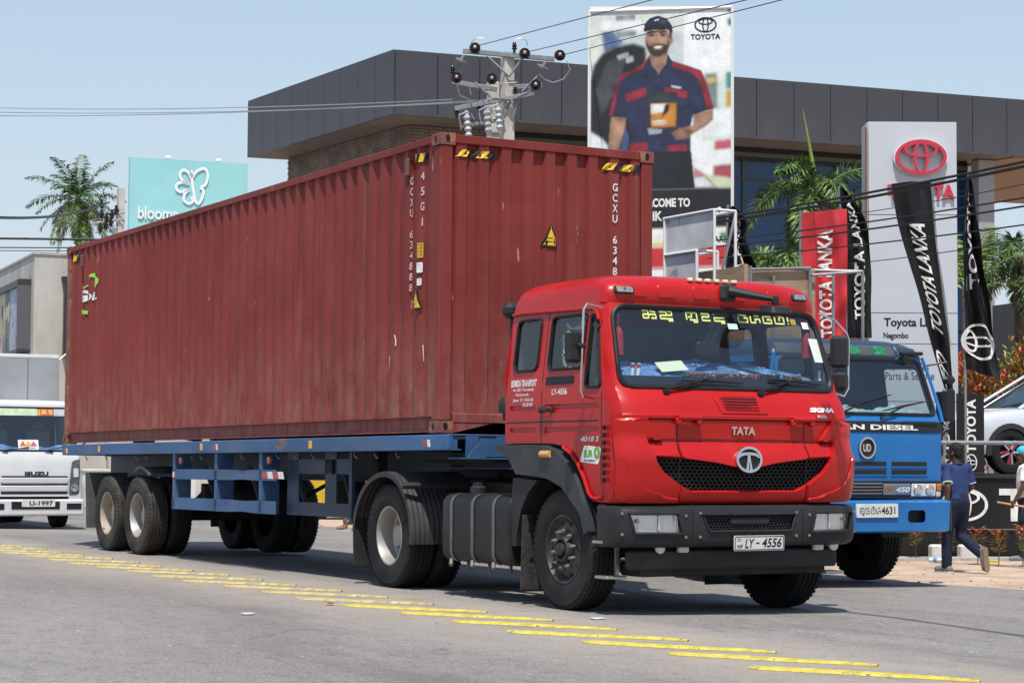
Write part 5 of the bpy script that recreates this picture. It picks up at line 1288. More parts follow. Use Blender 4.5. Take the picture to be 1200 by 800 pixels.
# ---- tank, chassis
tk = rrect(-.31, .325, .31, .955, .11, 5)
mb = MB(); raised(mb, resample(tk, .08), lambda a, b, c=0: (.12-1+.66-.66+c*-1+.0, -.90+a, b), 0.0, .02, .2); mb = MB()
N = 7
prof = [(0.0, .03), (.03, .0), (.10, .0)]+[(.10+1.14*k/6, 0) for k in range(1, 6)]+[(1.24, .0), (1.31, .0), (1.34, .03)]
L = []
for x, q in prof: L.append([(.115+x-1, -.92+p[0]*(1-q*2), .64+(p[1]-.64)*(1-q*2)) for p in tk])
k = len(tk); mb.add([p for l in L for p in l], [(i*k+j, i*k+(j+1) % k, (i+1)*k+(j+1) % k, (i+1)*k+j) for i in range(len(L)-1) for j in range(k)]+[tuple(range(k)), tuple(range((len(L)-1)*k, len(L)*k))])
FT = mb.build('fuel_tank', mat('tank_black', (.014, .014, .015), .5, var=.25, scale=2, dust=(.05, .047, .044), dust_t=.62), TK, 30)
for x in (.33, .75, 1.16):
    mb = MB(); o_ = [(p[0]*1.02, .64+(p[1]-.64)*1.02) for p in tk]; mb.add([(x+e-1, -.92+p[0], p[1]) for p in o_ for e in (-.028, .028)], [(2*j, 2*((j+1) % k), 2*((j+1) % k)+1, 2*j+1) for j in range(k)]); mb.tube([(x-1, -1.05, .32), (x-1, -1.05, .25)], .018, 6); mb.tube([(x-1-.02, -1.22, .34), (x-1+.03, -1.25, .29)], .02, 6); mb.build('tank_strap', mat('strap', (.16, .15, .14), .45, metal=.6, var=.2, scale=8), FT)
mb = MB(); mb.lathe([(.075, 0), (.075, .06), (.05, .075), (.05, .10), (.001, .11)], 12, Matrix.Translation((.42-1, -1.0, .955))); mb.build('filler_cap', M_PLAS, FT)
for sg in (-1, 1):
    mb = MB(); mb.box((.55-1, sg*.42, .92), (5.2, .07, .26), .008); mb.build('chassis_rail', M_CHAS, TK)
mb = MB(); mb.box((.3-1, .9, .62), (1.2, .5, .55), .06); mb.build('air_tank', M_CHAS, TK)
mb = MB(); mb.lathe([(.001, 1.10), (.50, 1.10), (.52, 1.08), (.52, 1.03), (.001, 1.02)], 24, Matrix.Translation((-1.0-1, 0, .12))); mb.build('fifth_wheel', M_CHAS, TK)
for x, r in ((-1.075, .09), (2.345, .06)):
    mb = MB(); mb.tube([(x-1, -1.1, .50), (x-1, 1.1, .48)], r, 10)
    if x < 0: mb.lathe([(.001, -.22), (.16, -.16), (.22, 0), (.16, .16), (.001, .22)], 14, Matrix.Translation((x-1, 0, .50)) @ Matrix.Rotation(pi/2, 4, 'Y'))
    mb.build('axle', M_CHAS, TK)
for sg in (-1, 1):
    for x in (2.345, -1.075):
        mb = MB()
        for q in range(4): mb.tube([(x-.75-1, sg*.42, .80-q*.03), (x-.35-1, sg*.42, .68-q*.03), (x-1, sg*.42, .63-q*.03), (x+.35-1, sg*.42, .68-q*.03), (x+.72-1, sg*.42, .80-q*.03)], .028, 4)
        mb.build('leaf_spring', M_CHAS, TK)
mb = MB(); mb.box((1.9-1, 0, .95), (1.5, .75, .5), .08); mb.build('engine_block', M_CHAS, TK)
mb = MB(); mb.box((.95-1, .1, .98), (.5, 1.4, .45), .05); mb.build('gearbox_cover', M_CHAS, TK)
# ---- cab interior
mb = MB(); mb.box((2.0-1, 0, 1.42), (1.3, 2.3, .04)); mb.build('cab_floor', M_INT, TK)
mb = MB(); mb.box((1.36-1, 0, 1.98), (.04, 2.2, 1.1), .01); mb.build('rear_lining', M_INT, TK)
mb = MB(); mb.grid(lambda u, v: (1.36+1.45*u-1, -1.06+2.12*v, 2.58+.1*sin(pi*u)), 6, 2); mb.build('roof_lining', M_INT, TK)
mb = MB(); mb.prism([(2.62, 1.45), (3.08, 1.45), (3.04, 1.93), (2.72, 1.97)], lambda a, b: (a-1, -1.12, b), lambda a, b: (a-1, 1.12, b)); mb.build('dashboard', mat('dash_grey', (.05, .052, .055), .7), TK)
for y in (-.6, .62):
    mb = MB(); mb.box((1.75-1, y, 1.95), (.14, .5, .62), .06, Ry(-.15)); mb.box((1.95-1, y, 1.62), (.5, .5, .14), .05); mb.box((1.70-1, y, 2.32), (.10, .26, .16), .04); mb.build('seat', mat('seat_cloth', (.05, .055, .075), .9, var=.3, scale=8), TK)
mb = MB(); mb.ring([(2.50-1+.21*sin(a)*.45, -.62+.21*cos(a), 1.93+.21*sin(a)*.9) for a in [2*pi*k/24 for k in range(24)]], .016, 6); mb.tube([(2.5-1, -.62, 1.93), (2.75-1, -.62, 1.70)], .025, 6); mb.build('steering_wheel', M_RUB, TK)
M_CLOTH = mat('dash_cloth_blue', (.10, .21, .44), .9, var=.6, scale=9, spots=(.38, .50, .62), spot_t=.58, spot_scale=7)
mb = MB(); mb.grid(lambda u, v: (3.035-.36*u-.06*(2*v-1)**4-1, -1.03+2.06*v, 1.955+.135*u**.7+.05*u*max(0, sin(pi*v))**2+.018*sin(v*21+u*5)*u+.010*sin(v*53+u*14)), 8, 70); mb.build('dash_cloth', M_CLOTH, TK)
mb = MB(); r_ = random.Random(4)
for k in range(330):
    y = -.42+1.25*r_.random(); x = 3.025+.02*r_.random(); mb.cur = 0 if r_.random() < .5 else 1; s = r_.uniform(.010, .022)
    mb.box((x-1-.03, y, 2.005+.035*r_.random()-.02), (s, s*1.2, s), s*.3, Rz(r_.uniform(0, 3)))
tag(mb.build('flower_garland', [mat('flower_red', (.42, .05, .035), .7), mat('flower_green', (.03, .12, .04), .7)], TK, each=False), kind='stuff')
M_TAS = mat('tassel_red', (.38, .012, .025), .7, var=.4, scale=30)
for (y, z) in [(-0.991,2.268),(0.961,2.295)]:
    mb = MB(); mb.lathe([(.001, .13), (.018, .12), (.034, .09), (.042, .05), (.042, -.06), (.046, -.11), (.001, -.11)], 12, Matrix.Translation((2.90-1, y, z))); mb.tube([(2.9-1, y, z+.12), (2.9-1, y, z+.24)], .004, 4); mb.build('tassel', M_TAS, TK)
    for q in (-.02, .02):
        mb = MB(); mb.tube([(2.98-1, y+.10+q, z-.42), (2.94-1, y+.15+q*1.6, z-.18)], .016, 8); gs = mb.build('tube_ornament', mat('tube_pale', (.70, .80, .80), .35), TK)
        mb = MB(); mb.tube([(2.945-1, y+.142+q*1.5, z-.22), (2.941-1, y+.148+q*1.6, z-.19)], .019, 8); mb.build('tube_collar', M_TAS, gs)
mb = MB(); mb.tube([(2.90-1, .0, 2.56), (2.90-1, -.06, 2.40), (2.90-1, -.10, 2.28)], .020, 6); mb.tube([(2.90-1, .09, 2.56), (2.90-1, .02, 2.40), (2.90-1, -.05, 2.28)], .020, 6); mb.box((2.90-1, .04, 2.53), (.05, .16, .06), .01); mb.box((2.91-1, -.10, 2.235), (.05, .23, .13), .025); mb.build('inside_mirror', M_RUB, TK, each=False)
mb = MB(); mb.grid(lambda u, v: (3.0-.12*v-1-.005*sin(u*3), -.62+.27*u, 2.02+.085*v+.025*u), 3, 3); mb.build('paper_sheet', mat('paper', (.74, .78, .58), .8), TK)
for (y0, z0, w, h, mm) in ((.93, 2.47, .075, .06, M_DECW), (1.0, 2.25, .11, .21, mat('paper_white', (.60, .66, .60), .7)), (.80, 2.50, .06, .05, mat('sticker_gold', (.35, .26, .03), .5)), (.14, 2.435, .10, .05, mat('sticker_mint', (.50, .66, .64), .5))):
    skin_fill(rrect(y0-w/2, z0-h/2, y0+w/2, z0+h/2, .005, 2), [], lambda a, b: CAB.F(a+(b-z0)*-.12, b, -.003), .05).build('windscreen_sticker', mm, WSg)
# curtains seen through the near side glass, with a string of white beads
M_CURT = mat('curtain_blue', (.022, .035, .085), .85, var=.6, scale=3); M_CURW = mat('curtain_pattern', (.42, .44, .50), .85)
mb = MB(); mb.grid(lambda u, v: (2.10+.50*u-1, -1.02-.015*sin(u*24), 2.03+.48*v), 20, 2); cu_ = mb.build('curtain', M_CURT, TK)
cf = lambda a, b, c=0: (a-1, -1.04-c, b)
mb = MB(); strokes(mb, [[(2.12, 2.46), (2.22, 2.40), (2.35, 2.42), (2.45, 2.37)], [(2.16, 2.40), (2.28, 2.34), (2.30, 2.26)], [(2.36, 2.46), (2.50, 2.42), (2.60, 2.43)]], cf, .035); mb.build('curtain_pattern', M_CURW, cu_, 0)
mb = MB(); mb.grid(lambda u, v: (2.30+.32*u-1, -1.045-.01*sin(u*9), 2.03+.36*v*(.55+.45*sin(u*2))), 8, 3); mb.build('curtain_lining', mat('curtain_brown', (.11, .045, .03), .9, var=.3, scale=5), cu_)
mb = MB(); r_ = random.Random(8)
for k in range(46):
    t_ = k/45; x = 2.13+.005*sin(k)+.24*max(0, t_-.45)**1.2; z = 2.36-.30*min(1, t_*1.5); s = r_.uniform(.012, .026); mb.box((x-1+r_.uniform(-.015, .015), -1.075, z+r_.uniform(-.012, .012)), (s, .01, s), .004, Ry(r_.uniform(0, 3)))
mb.build('bead_string', M_DECW, TK, each=False)
mb = MB(); mb.grid(lambda u, v: (1.45+.42*u-1, -1.05-.01*sin(u*30), 2.03+.49*v), 16, 1); mb.build('rear_curtain', mat('curtain_dark', (.014, .026, .045), .7, var=.5, scale=4), TK)
# sun strip: pale yellow Sinhala lettering across the top of the windscreen
GL = {'ka': [[(0, .95), (.42, .95), (.42, .05), (.05, .05), (.05, .5), (.95, .5), (.95, .05), (.60, .05)], [(.55, .95), (.95, .8)]],
      'nda': [[(0, .9), (.5, .9), (.5, .45), (.05, .45), (.05, .05), (.95, .05)], [(.6, .95), (.9, .95), (.9, .5), (.55, .5)], [(.6, -.18), (.95, -.18)]],
      'su': [[(.05, .05), (.05, .95), (.5, .95), (.5, .4), (.2, .4)], [(.5, .95), (.95, .95), (.95, .05), (.3, .05)], [(.95, .05), (.95, -.2), (.6, -.2)]],
      'ri': [[(.1, .9), (.8, .9), (.8, .5), (.2, .5), (.2, .05), (.9, .05)]],
      'pi': [[(.05, .7), (.05, .05), (.95, .05), (.95, .6), (.6, .6)], [(.1, .95), (.9, .95)]],
      'hi': [[(.05, .9), (.05, .05), (.5, .05), (.5, .5), (.95, .5), (.95, .05)], [(.4, .95), (.9, .95)]],
      'ta': [[(.9, .9), (.1, .9), (.1, .05), (.9, .05), (.9, .5), (.45, .5)]],
      'yi': [[(.05, .9), (.05, .05), (.95, .05), (.95, .9), (.5, .9), (.5, .4)], [(.2, 1.1), (.8, 1.1)]],
      'ex': [[(.3, 1.0), (.3, .35)], [(.3, .15), (.3, .0)]]}
mb = MB()
def word(y0, y1, gl, z0=2.474, h=.070):
    w = (y1-y0)/len(gl)
    for i, g in enumerate(gl):
        for L in GL[g]:
            P = []
            for a, b in zip(L, L[1:]): P += [(y0+w*(i+.06+.82*(a[0]+(b[0]-a[0])*t)), z0+h*(a[1]+(b[1]-a[1])*t)) for t in (0, .5)]
            P.append((y0+w*(i+.06+.82*L[-1][0]), z0+h*L[-1][1])); strokes(mb, [P], CAB.F, .016, -.002)
word(-.78, -.44, ['ka', 'nda']); word(-.34, .09, ['su', 'ri', 'nda']); word(.20, .72, ['pi', 'hi', 'ta', 'yi']); word(.72, .80, ['ex'])
mb.build('lettering', mat('strip_yellow', (.58, .64, .20), .5), WSg, 0)

# ================================================================ BLUE TRUCK parked behind
O0 = (0, 0, 0)
M_UB = mat('cab_blue', (0.020, 0.155, 0.42), 0.42, var=0.14, scale=1.5, coat=0.1, spec=.2, dust=(0.04, 0.19, 0.40), dust_t=0.6)
M_UBK = mat('cab_black', (0.016, 0.018, 0.022), 0.35)
M_NAVY = mat('visor_navy', (0.030, 0.045, 0.07), 0.4, var=.15, scale=3)
M_AGL = glass('blue_cab_glass', (0.84, 0.90, 0.90), 1.62, film=.012)
UD = thing('parked_truck', 'blue flat fronted truck parked on the verge behind the red tractor', 'truck', (-0.30, 4.15, zg(4.15)))
UB = Skin([(.98, 1.13, -.04, .14, 6, -1.95), (1.2, 1.16, -.01, .15, 6, -1.95), (1.7, 1.165, 0, .15, 6.5, -1.95), (1.80, 1.16, -.01, .15, 6.5, -1.95), (1.86, 1.155, -.04, .15, 6.5, -1.95), (2.50, 1.06, -.22, .18, 6, -1.95), (2.54, 1.05, -.225, .18, 6, -1.95),
           (2.62, 1.02, -.25, .22, 5, -1.93), (2.69, .95, -.32, .28, 4, -1.88), (2.73, .85, -.45, .3, 3.5, -1.8), (2.75, .5, -.8, .3, 3, -1.6)], O0)
uw = rpoly([(-1.06, 1.90), (1.06, 1.90), (.965, 2.50), (-.965, 2.50)], .09, 5)
uz = [.98, 1.2, 1.45, 1.7, 1.8, 1.86, 2.0, 2.2, 2.35, 2.5, 2.54]
h = lambda z: .955*UB.at(z)[0]
mb = skin_fill([(h(z), z) for z in uz]+[(-h(z), z) for z in uz[::-1]], [uw], UB.F, .09)
US = rpoly([(-1.0, 1.78), (-.20, 1.78), (-.40, 2.44), (-1.0, 2.46)], .06, 4)
for sg in (-1, 1):
    t = skin_fill([(-1.95, 2.54), (-1.95, .98)]+[(UB.xc(z), z) for z in uz], [US], UB.S(sg), .12); mb.add(t.v, t.f)
lp_ = [UB.loop(z, 24, 6) for z in (2.54, 2.58, 2.62, 2.66, 2.69, 2.73, 2.75)]; k = len(lp_[0])
rb_ = MB(); rb_.add([p for L in lp_ for p in L], [(i*k+j, i*k+(j+1) % k, (i+1)*k+(j+1) % k, (i+1)*k+j) for i in range(len(lp_)-1) for j in range(k)]+[tuple(range((len(lp_)-1)*k, len(lp_)*k))]); rb_.build('roof', mat('roof_navy', (.022, .045, .085), .35, var=.2, scale=2), UD, 40)
RW = rrect(-.10, 1.75, .92, 2.36, .06, 4)
P, T = tri_fill([(-1.15, .98), (1.15, .98), (1.05, 2.54), (-1.05, 2.54)], [RW], None); mb.add([(-1.95, a, b) for a, b in P], T)
mb.build('cab_body', M_UB, UD, 45, each=False)
g = skin_fill(inset(uw, -.01), [], lambda a, b: UB.F(a, b, -.006), .1).build('windscreen', M_AGL, UD)
mb = MB(); mb.ring([UB.F(p[0], p[1], .003) for p in resample(uw, .08)], .022, 6, .7); mb.build('rubber_seal', M_RUB, g)
for sg in (-1, 1):
    fs = UB.S(sg); g = skin_fill(US, [], lambda a, b: fs(a, b, -.005), .2).build('door_window', M_AGL, UD); mb = MB(); mb.ring([fs(p[0], p[1], .003) for p in resample(US, .1)], .016, 6); mb.build('rubber_seal', M_RUB, g)
    mb = MB(); mb.tube([UB.F(sg*1.02, 2.54, .02), UB.F(sg*1.075, 2.30, .03), UB.F(sg*1.12, 1.95, .03), UB.F(sg*1.13, 1.82, .02)], .02, 6); mb.build('corner_trim', M_UB, UD)
mb = MB(); raised(mb, [(-1.0, 2.535), (.62, 2.535), (.60, 2.655), (-.97, 2.655)], UB.F, .022, .012, .1); vs_ = mb.build('sun_visor', mat('visor_grey', (.07, .075, .085), .5), UD)
mb = MB(); raised(mb, [(.66, 2.535), (1.0, 2.535), (.96, 2.645), (.64, 2.655)], UB.F, .015, .012, .1); mb.build('sun_visor', M_NAVY, UD)
for y0 in (.02, .38):
    mb = MB(); raised(mb, rrect(y0-.10, 2.555, y0+.10, 2.64, .01, 2), UB.F, .026, .002, .1); st = mb.build('sticker', mat('sticker_grn', (.015, .17, .07), .5, var=.7, scale=25), vs_)
mb = MB(); mb.tube([UB.F(.66, 2.56, .06), UB.F(.98, 2.56, .06)], .022, 8); mb.tube([UB.F(.68, 2.53, .06), UB.F(.80, 2.50, .05)], .03, 6); mb.build('visor_bracket', M_UBK, UD)
mb = MB(); raised(mb, [(-1.10, 1.70), (1.13, 1.70), (1.12, 1.815), (-1.10, 1.815)], UB.F, .010, .006, .1); bb = mb.build('name_band', M_UBK, UD)
lettering('NISSAN DIESEL', lambda u, v, o: UB.F(u, v+1.752, .0115), M_DECW, bb, 1.50, .058, .035)
mb = MB(); mb.box(UB.F(.78, 1.80, .012), (.02, .5, .04), .008); mb.build('grab_handle', M_UBK, UD)
ue = lambda a, b, c=0: UB.F(.03+a, 1.525+b, .012+c)
mb = MB(); flat_poly(mb, ellipse(0, 0, .10, .105, 28), ue, .002); bd = mb.build('badge', M_UBK, UD, 0)
mb = MB(); annulus(mb, ellipse(0, 0, .112, .118, 32), ellipse(0, 0, .094, .10, 32), ue, .018, -.01); mb.build('badge_ring', M_CHROME, bd)
lettering('UD', lambda u, v, o: ue(u, v, .006), M_CHROME, bd, .11, .085, .05)
for y0, y1 in ((-.95, -.42), (-.36, .31), (.385, .885)):
    for z in (1.325, 1.235):
        mb = MB(); raised(mb, rrect(y0, z, y1, z+.052, .01, 2), UB.F, .006, .004, .08); sl_ = mb.build('vent_slot', M_UBK, UD)
        mb = MB(); raised(mb, rrect(y0-.012, z-.014, y1+.012, z-.002, .004, 2), UB.F, .012, .006, .08); mb.build('slot_lip', M_UB, sl_)
mb = MB(); raised(mb, [(-1.12, .985), (1.125, .985), (1.125, 1.165), (-1.12, 1.165)], UB.F, .008, .006, .1); gr = mb.build('grille_panel', M_UBK, UD)
for k in range(4):
    mb = MB(); raised(mb, [(-.65, 1.02+k*.036), (.26, 1.02+k*.036), (.26, 1.036+k*.036), (-.65, 1.036+k*.036)], UB.F, .022, .008, .1); mb.build('grille_bar', mat('grille_bar', (.30, .29, .28), .35, metal=.7), gr)
mb = MB(); raised(mb, rrect(.275, 1.012, .655, 1.135, .01, 2), UB.F, .02, .006, .1); gp_ = mb.build('model_plate', mat('plate_grey', (.25, .25, .26), .4, metal=.4), gr)
mb = MB(); raised(mb, rrect(.43, 1.022, .648, 1.125, .008, 2), UB.F, .0215, .001, .1); mb.build('plate_field', mat('field_blue', (.10, .19, .33), .5), gp_)
lettering('450', lambda u, v, o: UB.F(u+.54, v+1.073, .024), M_DECW, gp_, .20, .062, .04, .2); lettering('CW', lambda u, v, o: UB.F(u+.355, v+1.073, .024), mat('faded_red', (.32, .14, .08), .6), gp_, .13, .062, .05)
M_ORL = mat('indicator_orange', (.62, .17, .03), .25)
for sg in (-1, 1):
    mb = MB(); raised(mb, rrect(*sorted((sg*.67, sg*1.03))[:1], .995, sorted((sg*.67, sg*1.03))[1], 1.135, .012, 2), UB.F, .018, .01, .08); hl = mb.build('headlamp', M_REFL, UD)
    for y in (.76, .93):
        mb = MB(); mb.lathe([(.062, .006), (.055, .016), (.03, .004), (.001, .0)], 18, Matrix.Translation(UB.F(sg*y, 1.065, .02)) @ Matrix.Rotation(pi/2, 4, 'Y')); mb.build('lens', M_CHROME, hl)
    mb = MB(); raised(mb, rrect(*sorted((sg*1.045, sg*1.12))[:1], 1.055, sorted((sg*1.045, sg*1.12))[1], 1.135, .01, 2), UB.F, .022, .01, .05); mb.build('indicator', M_ORL, UD)
    mb = MB(); raised(mb, rrect(*sorted((sg*1.045, sg*1.12))[:1], .99, sorted((sg*1.045, sg*1.12))[1], 1.05, .01, 2), UB.F, .02, .01, .05); mb.build('side_lamp', M_REFL, UD)
UBM = Skin([(.60, 1.17, .07, .16, 6, -.45), (.62, 1.19, .10, .16, 6, -.45), (.93, 1.20, .11, .16, 6, -.45), (.955, 1.18, .08, .16, 6, -.45)], O0)
hz_ = [.62, .7, .78, .86, .93]; hbm = lambda z: .955*UBM.at(z)[0]
HOL = [rrect(.50*s-.125 if s > 0 else -.64, .71, .64 if s > 0 else -.50+.125, .845, .04, 4) for s in (-1, 1)]
HOL = [rrect(.52, .71, .765, .845, .04, 4), rrect(-.765, .71, -.52, .845, .04, 4)]
mb = skin_fill([(hbm(z), z) for z in hz_]+[(-hbm(z), z) for z in hz_[::-1]], HOL, UBM.F, .1)
for sg in (-1, 1):
    t = skin_fill([(-.45, .93), (-.45, .62)]+[(UBM.xc(z), z) for z in hz_], [], UBM.S(sg), .1); mb.add(t.v, t.f)
for zs, of in (((.93, .955, .955), (0, .03, .2)), ((.62, .60, .60), (0, .03, .2))):
    L = [[(x-q, y*(1-.3*q), z) for x, y, z in UBM.loop(z, 24, 3, False)] for z, q in zip(zs, of)]; k = len(L[0]); mb.add([p for l in L for p in l], [(i*k+j, i*k+j+1, (i+1)*k+j+1, (i+1)*k+j) for i in range(2) for j in range(k-1)])
bm_ = mb.build('bumper', M_UB, UD, 45, each=False)
for H in HOL:
    skin_fill(inset(H, -.03), [], lambda a, b: UBM.F(a, b, -.06), .1).build('recess', M_DARK, bm_)
for sg in (-1, 1):
    mb = MB(); mb.box((-.12, sg*1.215, .78), (.36, .05, .36), .02, Rz(-sg*.25)); mb.build('bumper_end', M_PLAS, bm_)
upf = plane_fn((.125, .08, .845), (0, 1, 0), (0, 0, 1), (1, 0, 0))
mb = MB(); mb.prism(rrect(-.285, -.075, .285, .075, .01, 2), lambda a, b: upf(a, b, -.02), lambda a, b: upf(a, b, 0)); unp = mb.build('number_plate', mat('plate_white', (.62, .62, .58), .5), UD)
lettering('4631', lambda u, v, o: upf(u+.15, v, .0015), M_RUB, unp, .19, .085, .02)
mb = MB(); gl_w = .062
for i, gname in enumerate(('su', 'ta', 'yi', 'hi')): strokes(mb, [[(-.24+i*.075+p[0]*.058, -.035+p[1]*.065) for p in L] for L in GL[gname]], upf, .011, .0015)
mb.build('lettering', M_RUB, unp, 0)
for pv, tp, b0, b1 in (((-.42, 1.845), (.02, 2.01), (-.2, 1.965), (.45, 2.11)), ((.24, 1.845), (.60, 1.985), (.30, 1.93), (.92, 2.04))):
    mb = MB(); F = lambda p, c: UB.F(p[0], p[1], c)
    mb.tube([F(pv, .02), F(((pv[0]+tp[0])/2, (pv[1]+tp[1])/2), .05), F(tp, .04)], .012, 6); mb.tube([F(b0, .02), F(tp, .035), F(b1, .02)], [.006, .014, .006], 6); mb.build('wiper', M_RUB, UD)
for sg in (-1, 1):
    mb = MB(); mb.tube([(-.25, sg*1.08, 2.46), (-.15, sg*1.30, 2.50), (-.13, sg*1.34, 2.3), (-.13, sg*1.34, 1.75), (-.2, sg*1.18, 1.66)], .015, 6); am = mb.build('mirror_arm', M_UBK, UD)
    mb = MB(); mb.box((-.12, sg*1.30, 2.30), (.09, .19, .10), .04); mb.build('wide_mirror', M_UBK, UD)
    mb = MB(); mb.box((-.12, sg*1.30, 2.02), (.08, .18, .38), .035); mb.build('mirror', M_UBK, UD)
    wheel(UD, -1.25, sg*1.0, .515, sg, 'front')
    for x in (-5.6, -6.9): wheel(UD, x, sg*1.02, .515, sg, 'dual'); wheel(UD, x, sg*.69, .515, sg, 'inner')
    mb = MB(); mb.box((-4.3, sg*.42, .95), (7.6, .08, .25), .01); mb.build('chassis_rail', M_CHAS, UD)
    mb = MB(); mb.grid(lambda u, v: (-1.25+.62*cos(pi*u), sg*(1.15-.4*v), .52+.62*sin(pi*u)), 14, 1); mb.build('wheel_arch', M_PLAS, UD)
mb = MB(); mb.box((-.6, 0, .78), (1.0, 1.9, .3), .05); mb.tube([(-1.25, -1, .5), (-1.25, 1, .5)], .07, 8); mb.build('front_axle', M_CHAS, UD)
mb = MB()
for x in (-5.6, -6.9): mb.tube([(x, -1, .5), (x, 1, .5)], .08, 8)
mb.build('axle', M_CHAS, UD)
mb = MB(); mb.box((-5.2, 0, 1.22), (6.0, 2.3, .16), .02); mb.build('load_bed', mat('bed_steel', (.12, .13, .15), .7, var=.3, scale=2), UD)
mb = MB(); mb.box((-1.0, 0, .99), (1.85, 2.2, .04)); mb.build('cab_floor', M_INT, UD)
mb = MB(); mb.prism([(-.45, 1.3), (-.06, 1.3), (-.07, 1.80), (-.38, 1.84)], lambda a, b: (a, -1.09, b), lambda a, b: (a, 1.09, b)); mb.build('dashboard', M_INT, UD)
mb = MB(); mb.grid(lambda u, v: (-.09-.26*u, -1.02+2.04*v, 1.875+.10*u**.7+.03*u*sin(v*17)+.012*sin(v*60+u*8)), 6, 60); mb.build('dash_fleece', mat('fleece_teal', (.26, .38, .38), .95, var=.4, scale=14, bump=.6, bscale=40), UD)
for y in (-.55, .45):
    mb = MB(); mb.box((-1.55, y, 1.62), (.14, .48, .55), .05, Ry(-.15)); mb.box((-1.3, y, 1.34), (.5, .48, .14), .05); mb.box((-1.60, y, 1.98), (.09, .24, .14), .04); mb.build('seat', mat('seat_grey', (.035, .04, .05), .9), UD)
mb = MB(); mb.ring([(-.62+.2*sin(a)*.5, -.55+.2*cos(a), 1.78+.2*sin(a)*.87) for a in [2*pi*q/22 for q in range(22)]], .016, 6); mb.tube([(-.62, -.55, 1.78), (-.4, -.55, 1.6)], .03, 6); mb.build('steering_wheel', M_RUB, UD)
# ---- boarded stands carried on its load bed
M_PLY = mat('plywood', (.34, .23, .145), .8, var=.25, scale=2.2, stretch=(1, 1, 6)); M_GPLY = mat('grey_board', (.60, .60, .59), .75, var=.2, scale=3, spots=(.33, .33, .33), spot_t=.6, spot_scale=5)
M_GALV = mat('galvanised', (.24, .25, .26), .5, metal=.3, var=.2, scale=8); M_WSTEEL = mat('white_steel', (.72, .72, .70), .5)
zb_ = zg(4.15)+1.30
GP = thing('stepped_frame', 'stepped grey board with white tubular steel frame above the red cab', 'frame', (-2.96, 3.75, zb_))
mb = MB(); mb.box((0.03, -.12, 2.80), (1.06, .02, .43), .003); mb.build('board', M_GPLY, GP)
mb = MB(); mb.box((-.17, -.115, 1.98), (.72, .02, 1.19), .003); mb.build('board', M_GPLY, GP)
def bars(L, r): 
    for a, b in L:
        mb = MB(); mb.tube([a, b], r, 8); mb.build('bar', M_WSTEEL, GP)
for y in (-.14, .16): bars([((.57, y, 0), (.57, y, 3.02)), ((.20, y, 0), (.20, y, 2.57)), ((-.52, y, 3.02), (.57, y, 3.02)), ((-.5, y, 0), (-.5, y, 3.02)), ((-.5, y, 2.57), (.2, y, 2.57))], .018)
bars([((.57, -.14, 3.02), (.57, .16, 3.02)), ((.20, -.14, 2.57), (.20, .16, 2.57)), ((.57, .16, 2.98), (.10, .16, 1.9)), ((-.5, -.14, 3.02), (-.5, .16, 3.02))], .017)
PB = thing('plywood_booth', 'bare plywood box with grey pipe framing standing behind the red cab roof', 'booth', (-2.9, 4.35, zb_))
for c, d in (((.36, -.55, 1.17), (.96, .015, 2.34)), ((.83, -.05, 1.17), (.015, .95, 2.30))):
    mb = MB(); mb.box(c, d, .002); mb.build('panel', M_PLY, PB)
mb = MB(); mb.box((.83, -.53, 1.17), (.06, .06, 2.38), .004); mb.box((.83, .44, 1.17), (.06, .05, 2.36), .004); mb.build('batten', M_PLY, PB)
for a, b in (((.87, -.48, 0), (.87, -.48, 2.34)), ((.87, .38, 0), (.87, .38, 2.36)), ((.87, -.48, 2.30), (.87, .38, 2.36)), ((.87, -.15, 0), (.87, -.15, 2.24)), ((.3, .38, 2.36), (.87, .38, 2.36)), ((.87, .72, 0), (.87, .72, 2.30)), ((.9, .38, 2.27), (1.1, .98, 2.33)), ((.6, .46, 2.36), (1.1, .98, 2.33)), ((1.1, .98, 0), (1.1, .98, 2.34))):
    mb = MB(); mb.tube([a, b], .020, 6); mb.build('pipe', M_GALV, PB)
# ================================================================ WHITE TRUCK following behind
M_IW = mat('cab_white', (.60, .60, .59), .4, var=.06, scale=2, coat=.3, dust=(.42, .40, .36), dust_t=.66)
IZ = thing('box_truck', 'white box truck following behind the trailer with stickers across its windscreen', 'truck', (-20, .6, -.035))
IB = Skin([(.60, .86, -.02, .12, 5, -1.6), (.95, .88, .0, .12, 5, -1.6), (1.30, .88, -.03, .12, 5.5, -1.6), (1.40, .875, -.08, .12, 6, -1.6), (2.2, .82, -.32, .14, 6, -1.6), (2.3, .81, -.34, .16, 6, -1.6), (2.33, .80, -.37, .2, 5, -1.6), (2.36, .78, -.44, .25, 4, -1.55), (2.38, .74, -.55, .3, 3.5, -1.5), (2.395, .5, -.8, .2, 3, -1.4)], O0)
iw = rpoly([(-.80, 1.44), (.80, 1.44), (.745, 2.24), (-.745, 2.24)], .07, 4); iz = [.60, .75, .95, 1.15, 1.3, 1.4, 1.6, 1.8, 2.0, 2.2, 2.3]
h = lambda z: .955*IB.at(z)[0]
mb = skin_fill([(h(z), z) for z in iz]+[(-h(z), z) for z in iz[::-1]], [iw], IB.F, .1)
IS = rpoly([(-1.0, 1.42), (-.30, 1.42), (-.48, 2.12), (-1.0, 2.14)], .06, 3)
for sg in (-1, 1):
    t = skin_fill([(-1.6, 2.3), (-1.6, .6)]+[(IB.xc(z), z) for z in iz], [IS], IB.S(sg), .15); mb.add(t.v, t.f)
lp_ = [IB.loop(z, 20, 5) for z in (2.3, 2.315, 2.33, 2.345, 2.36, 2.37, 2.38, 2.395)]; k = len(lp_[0])
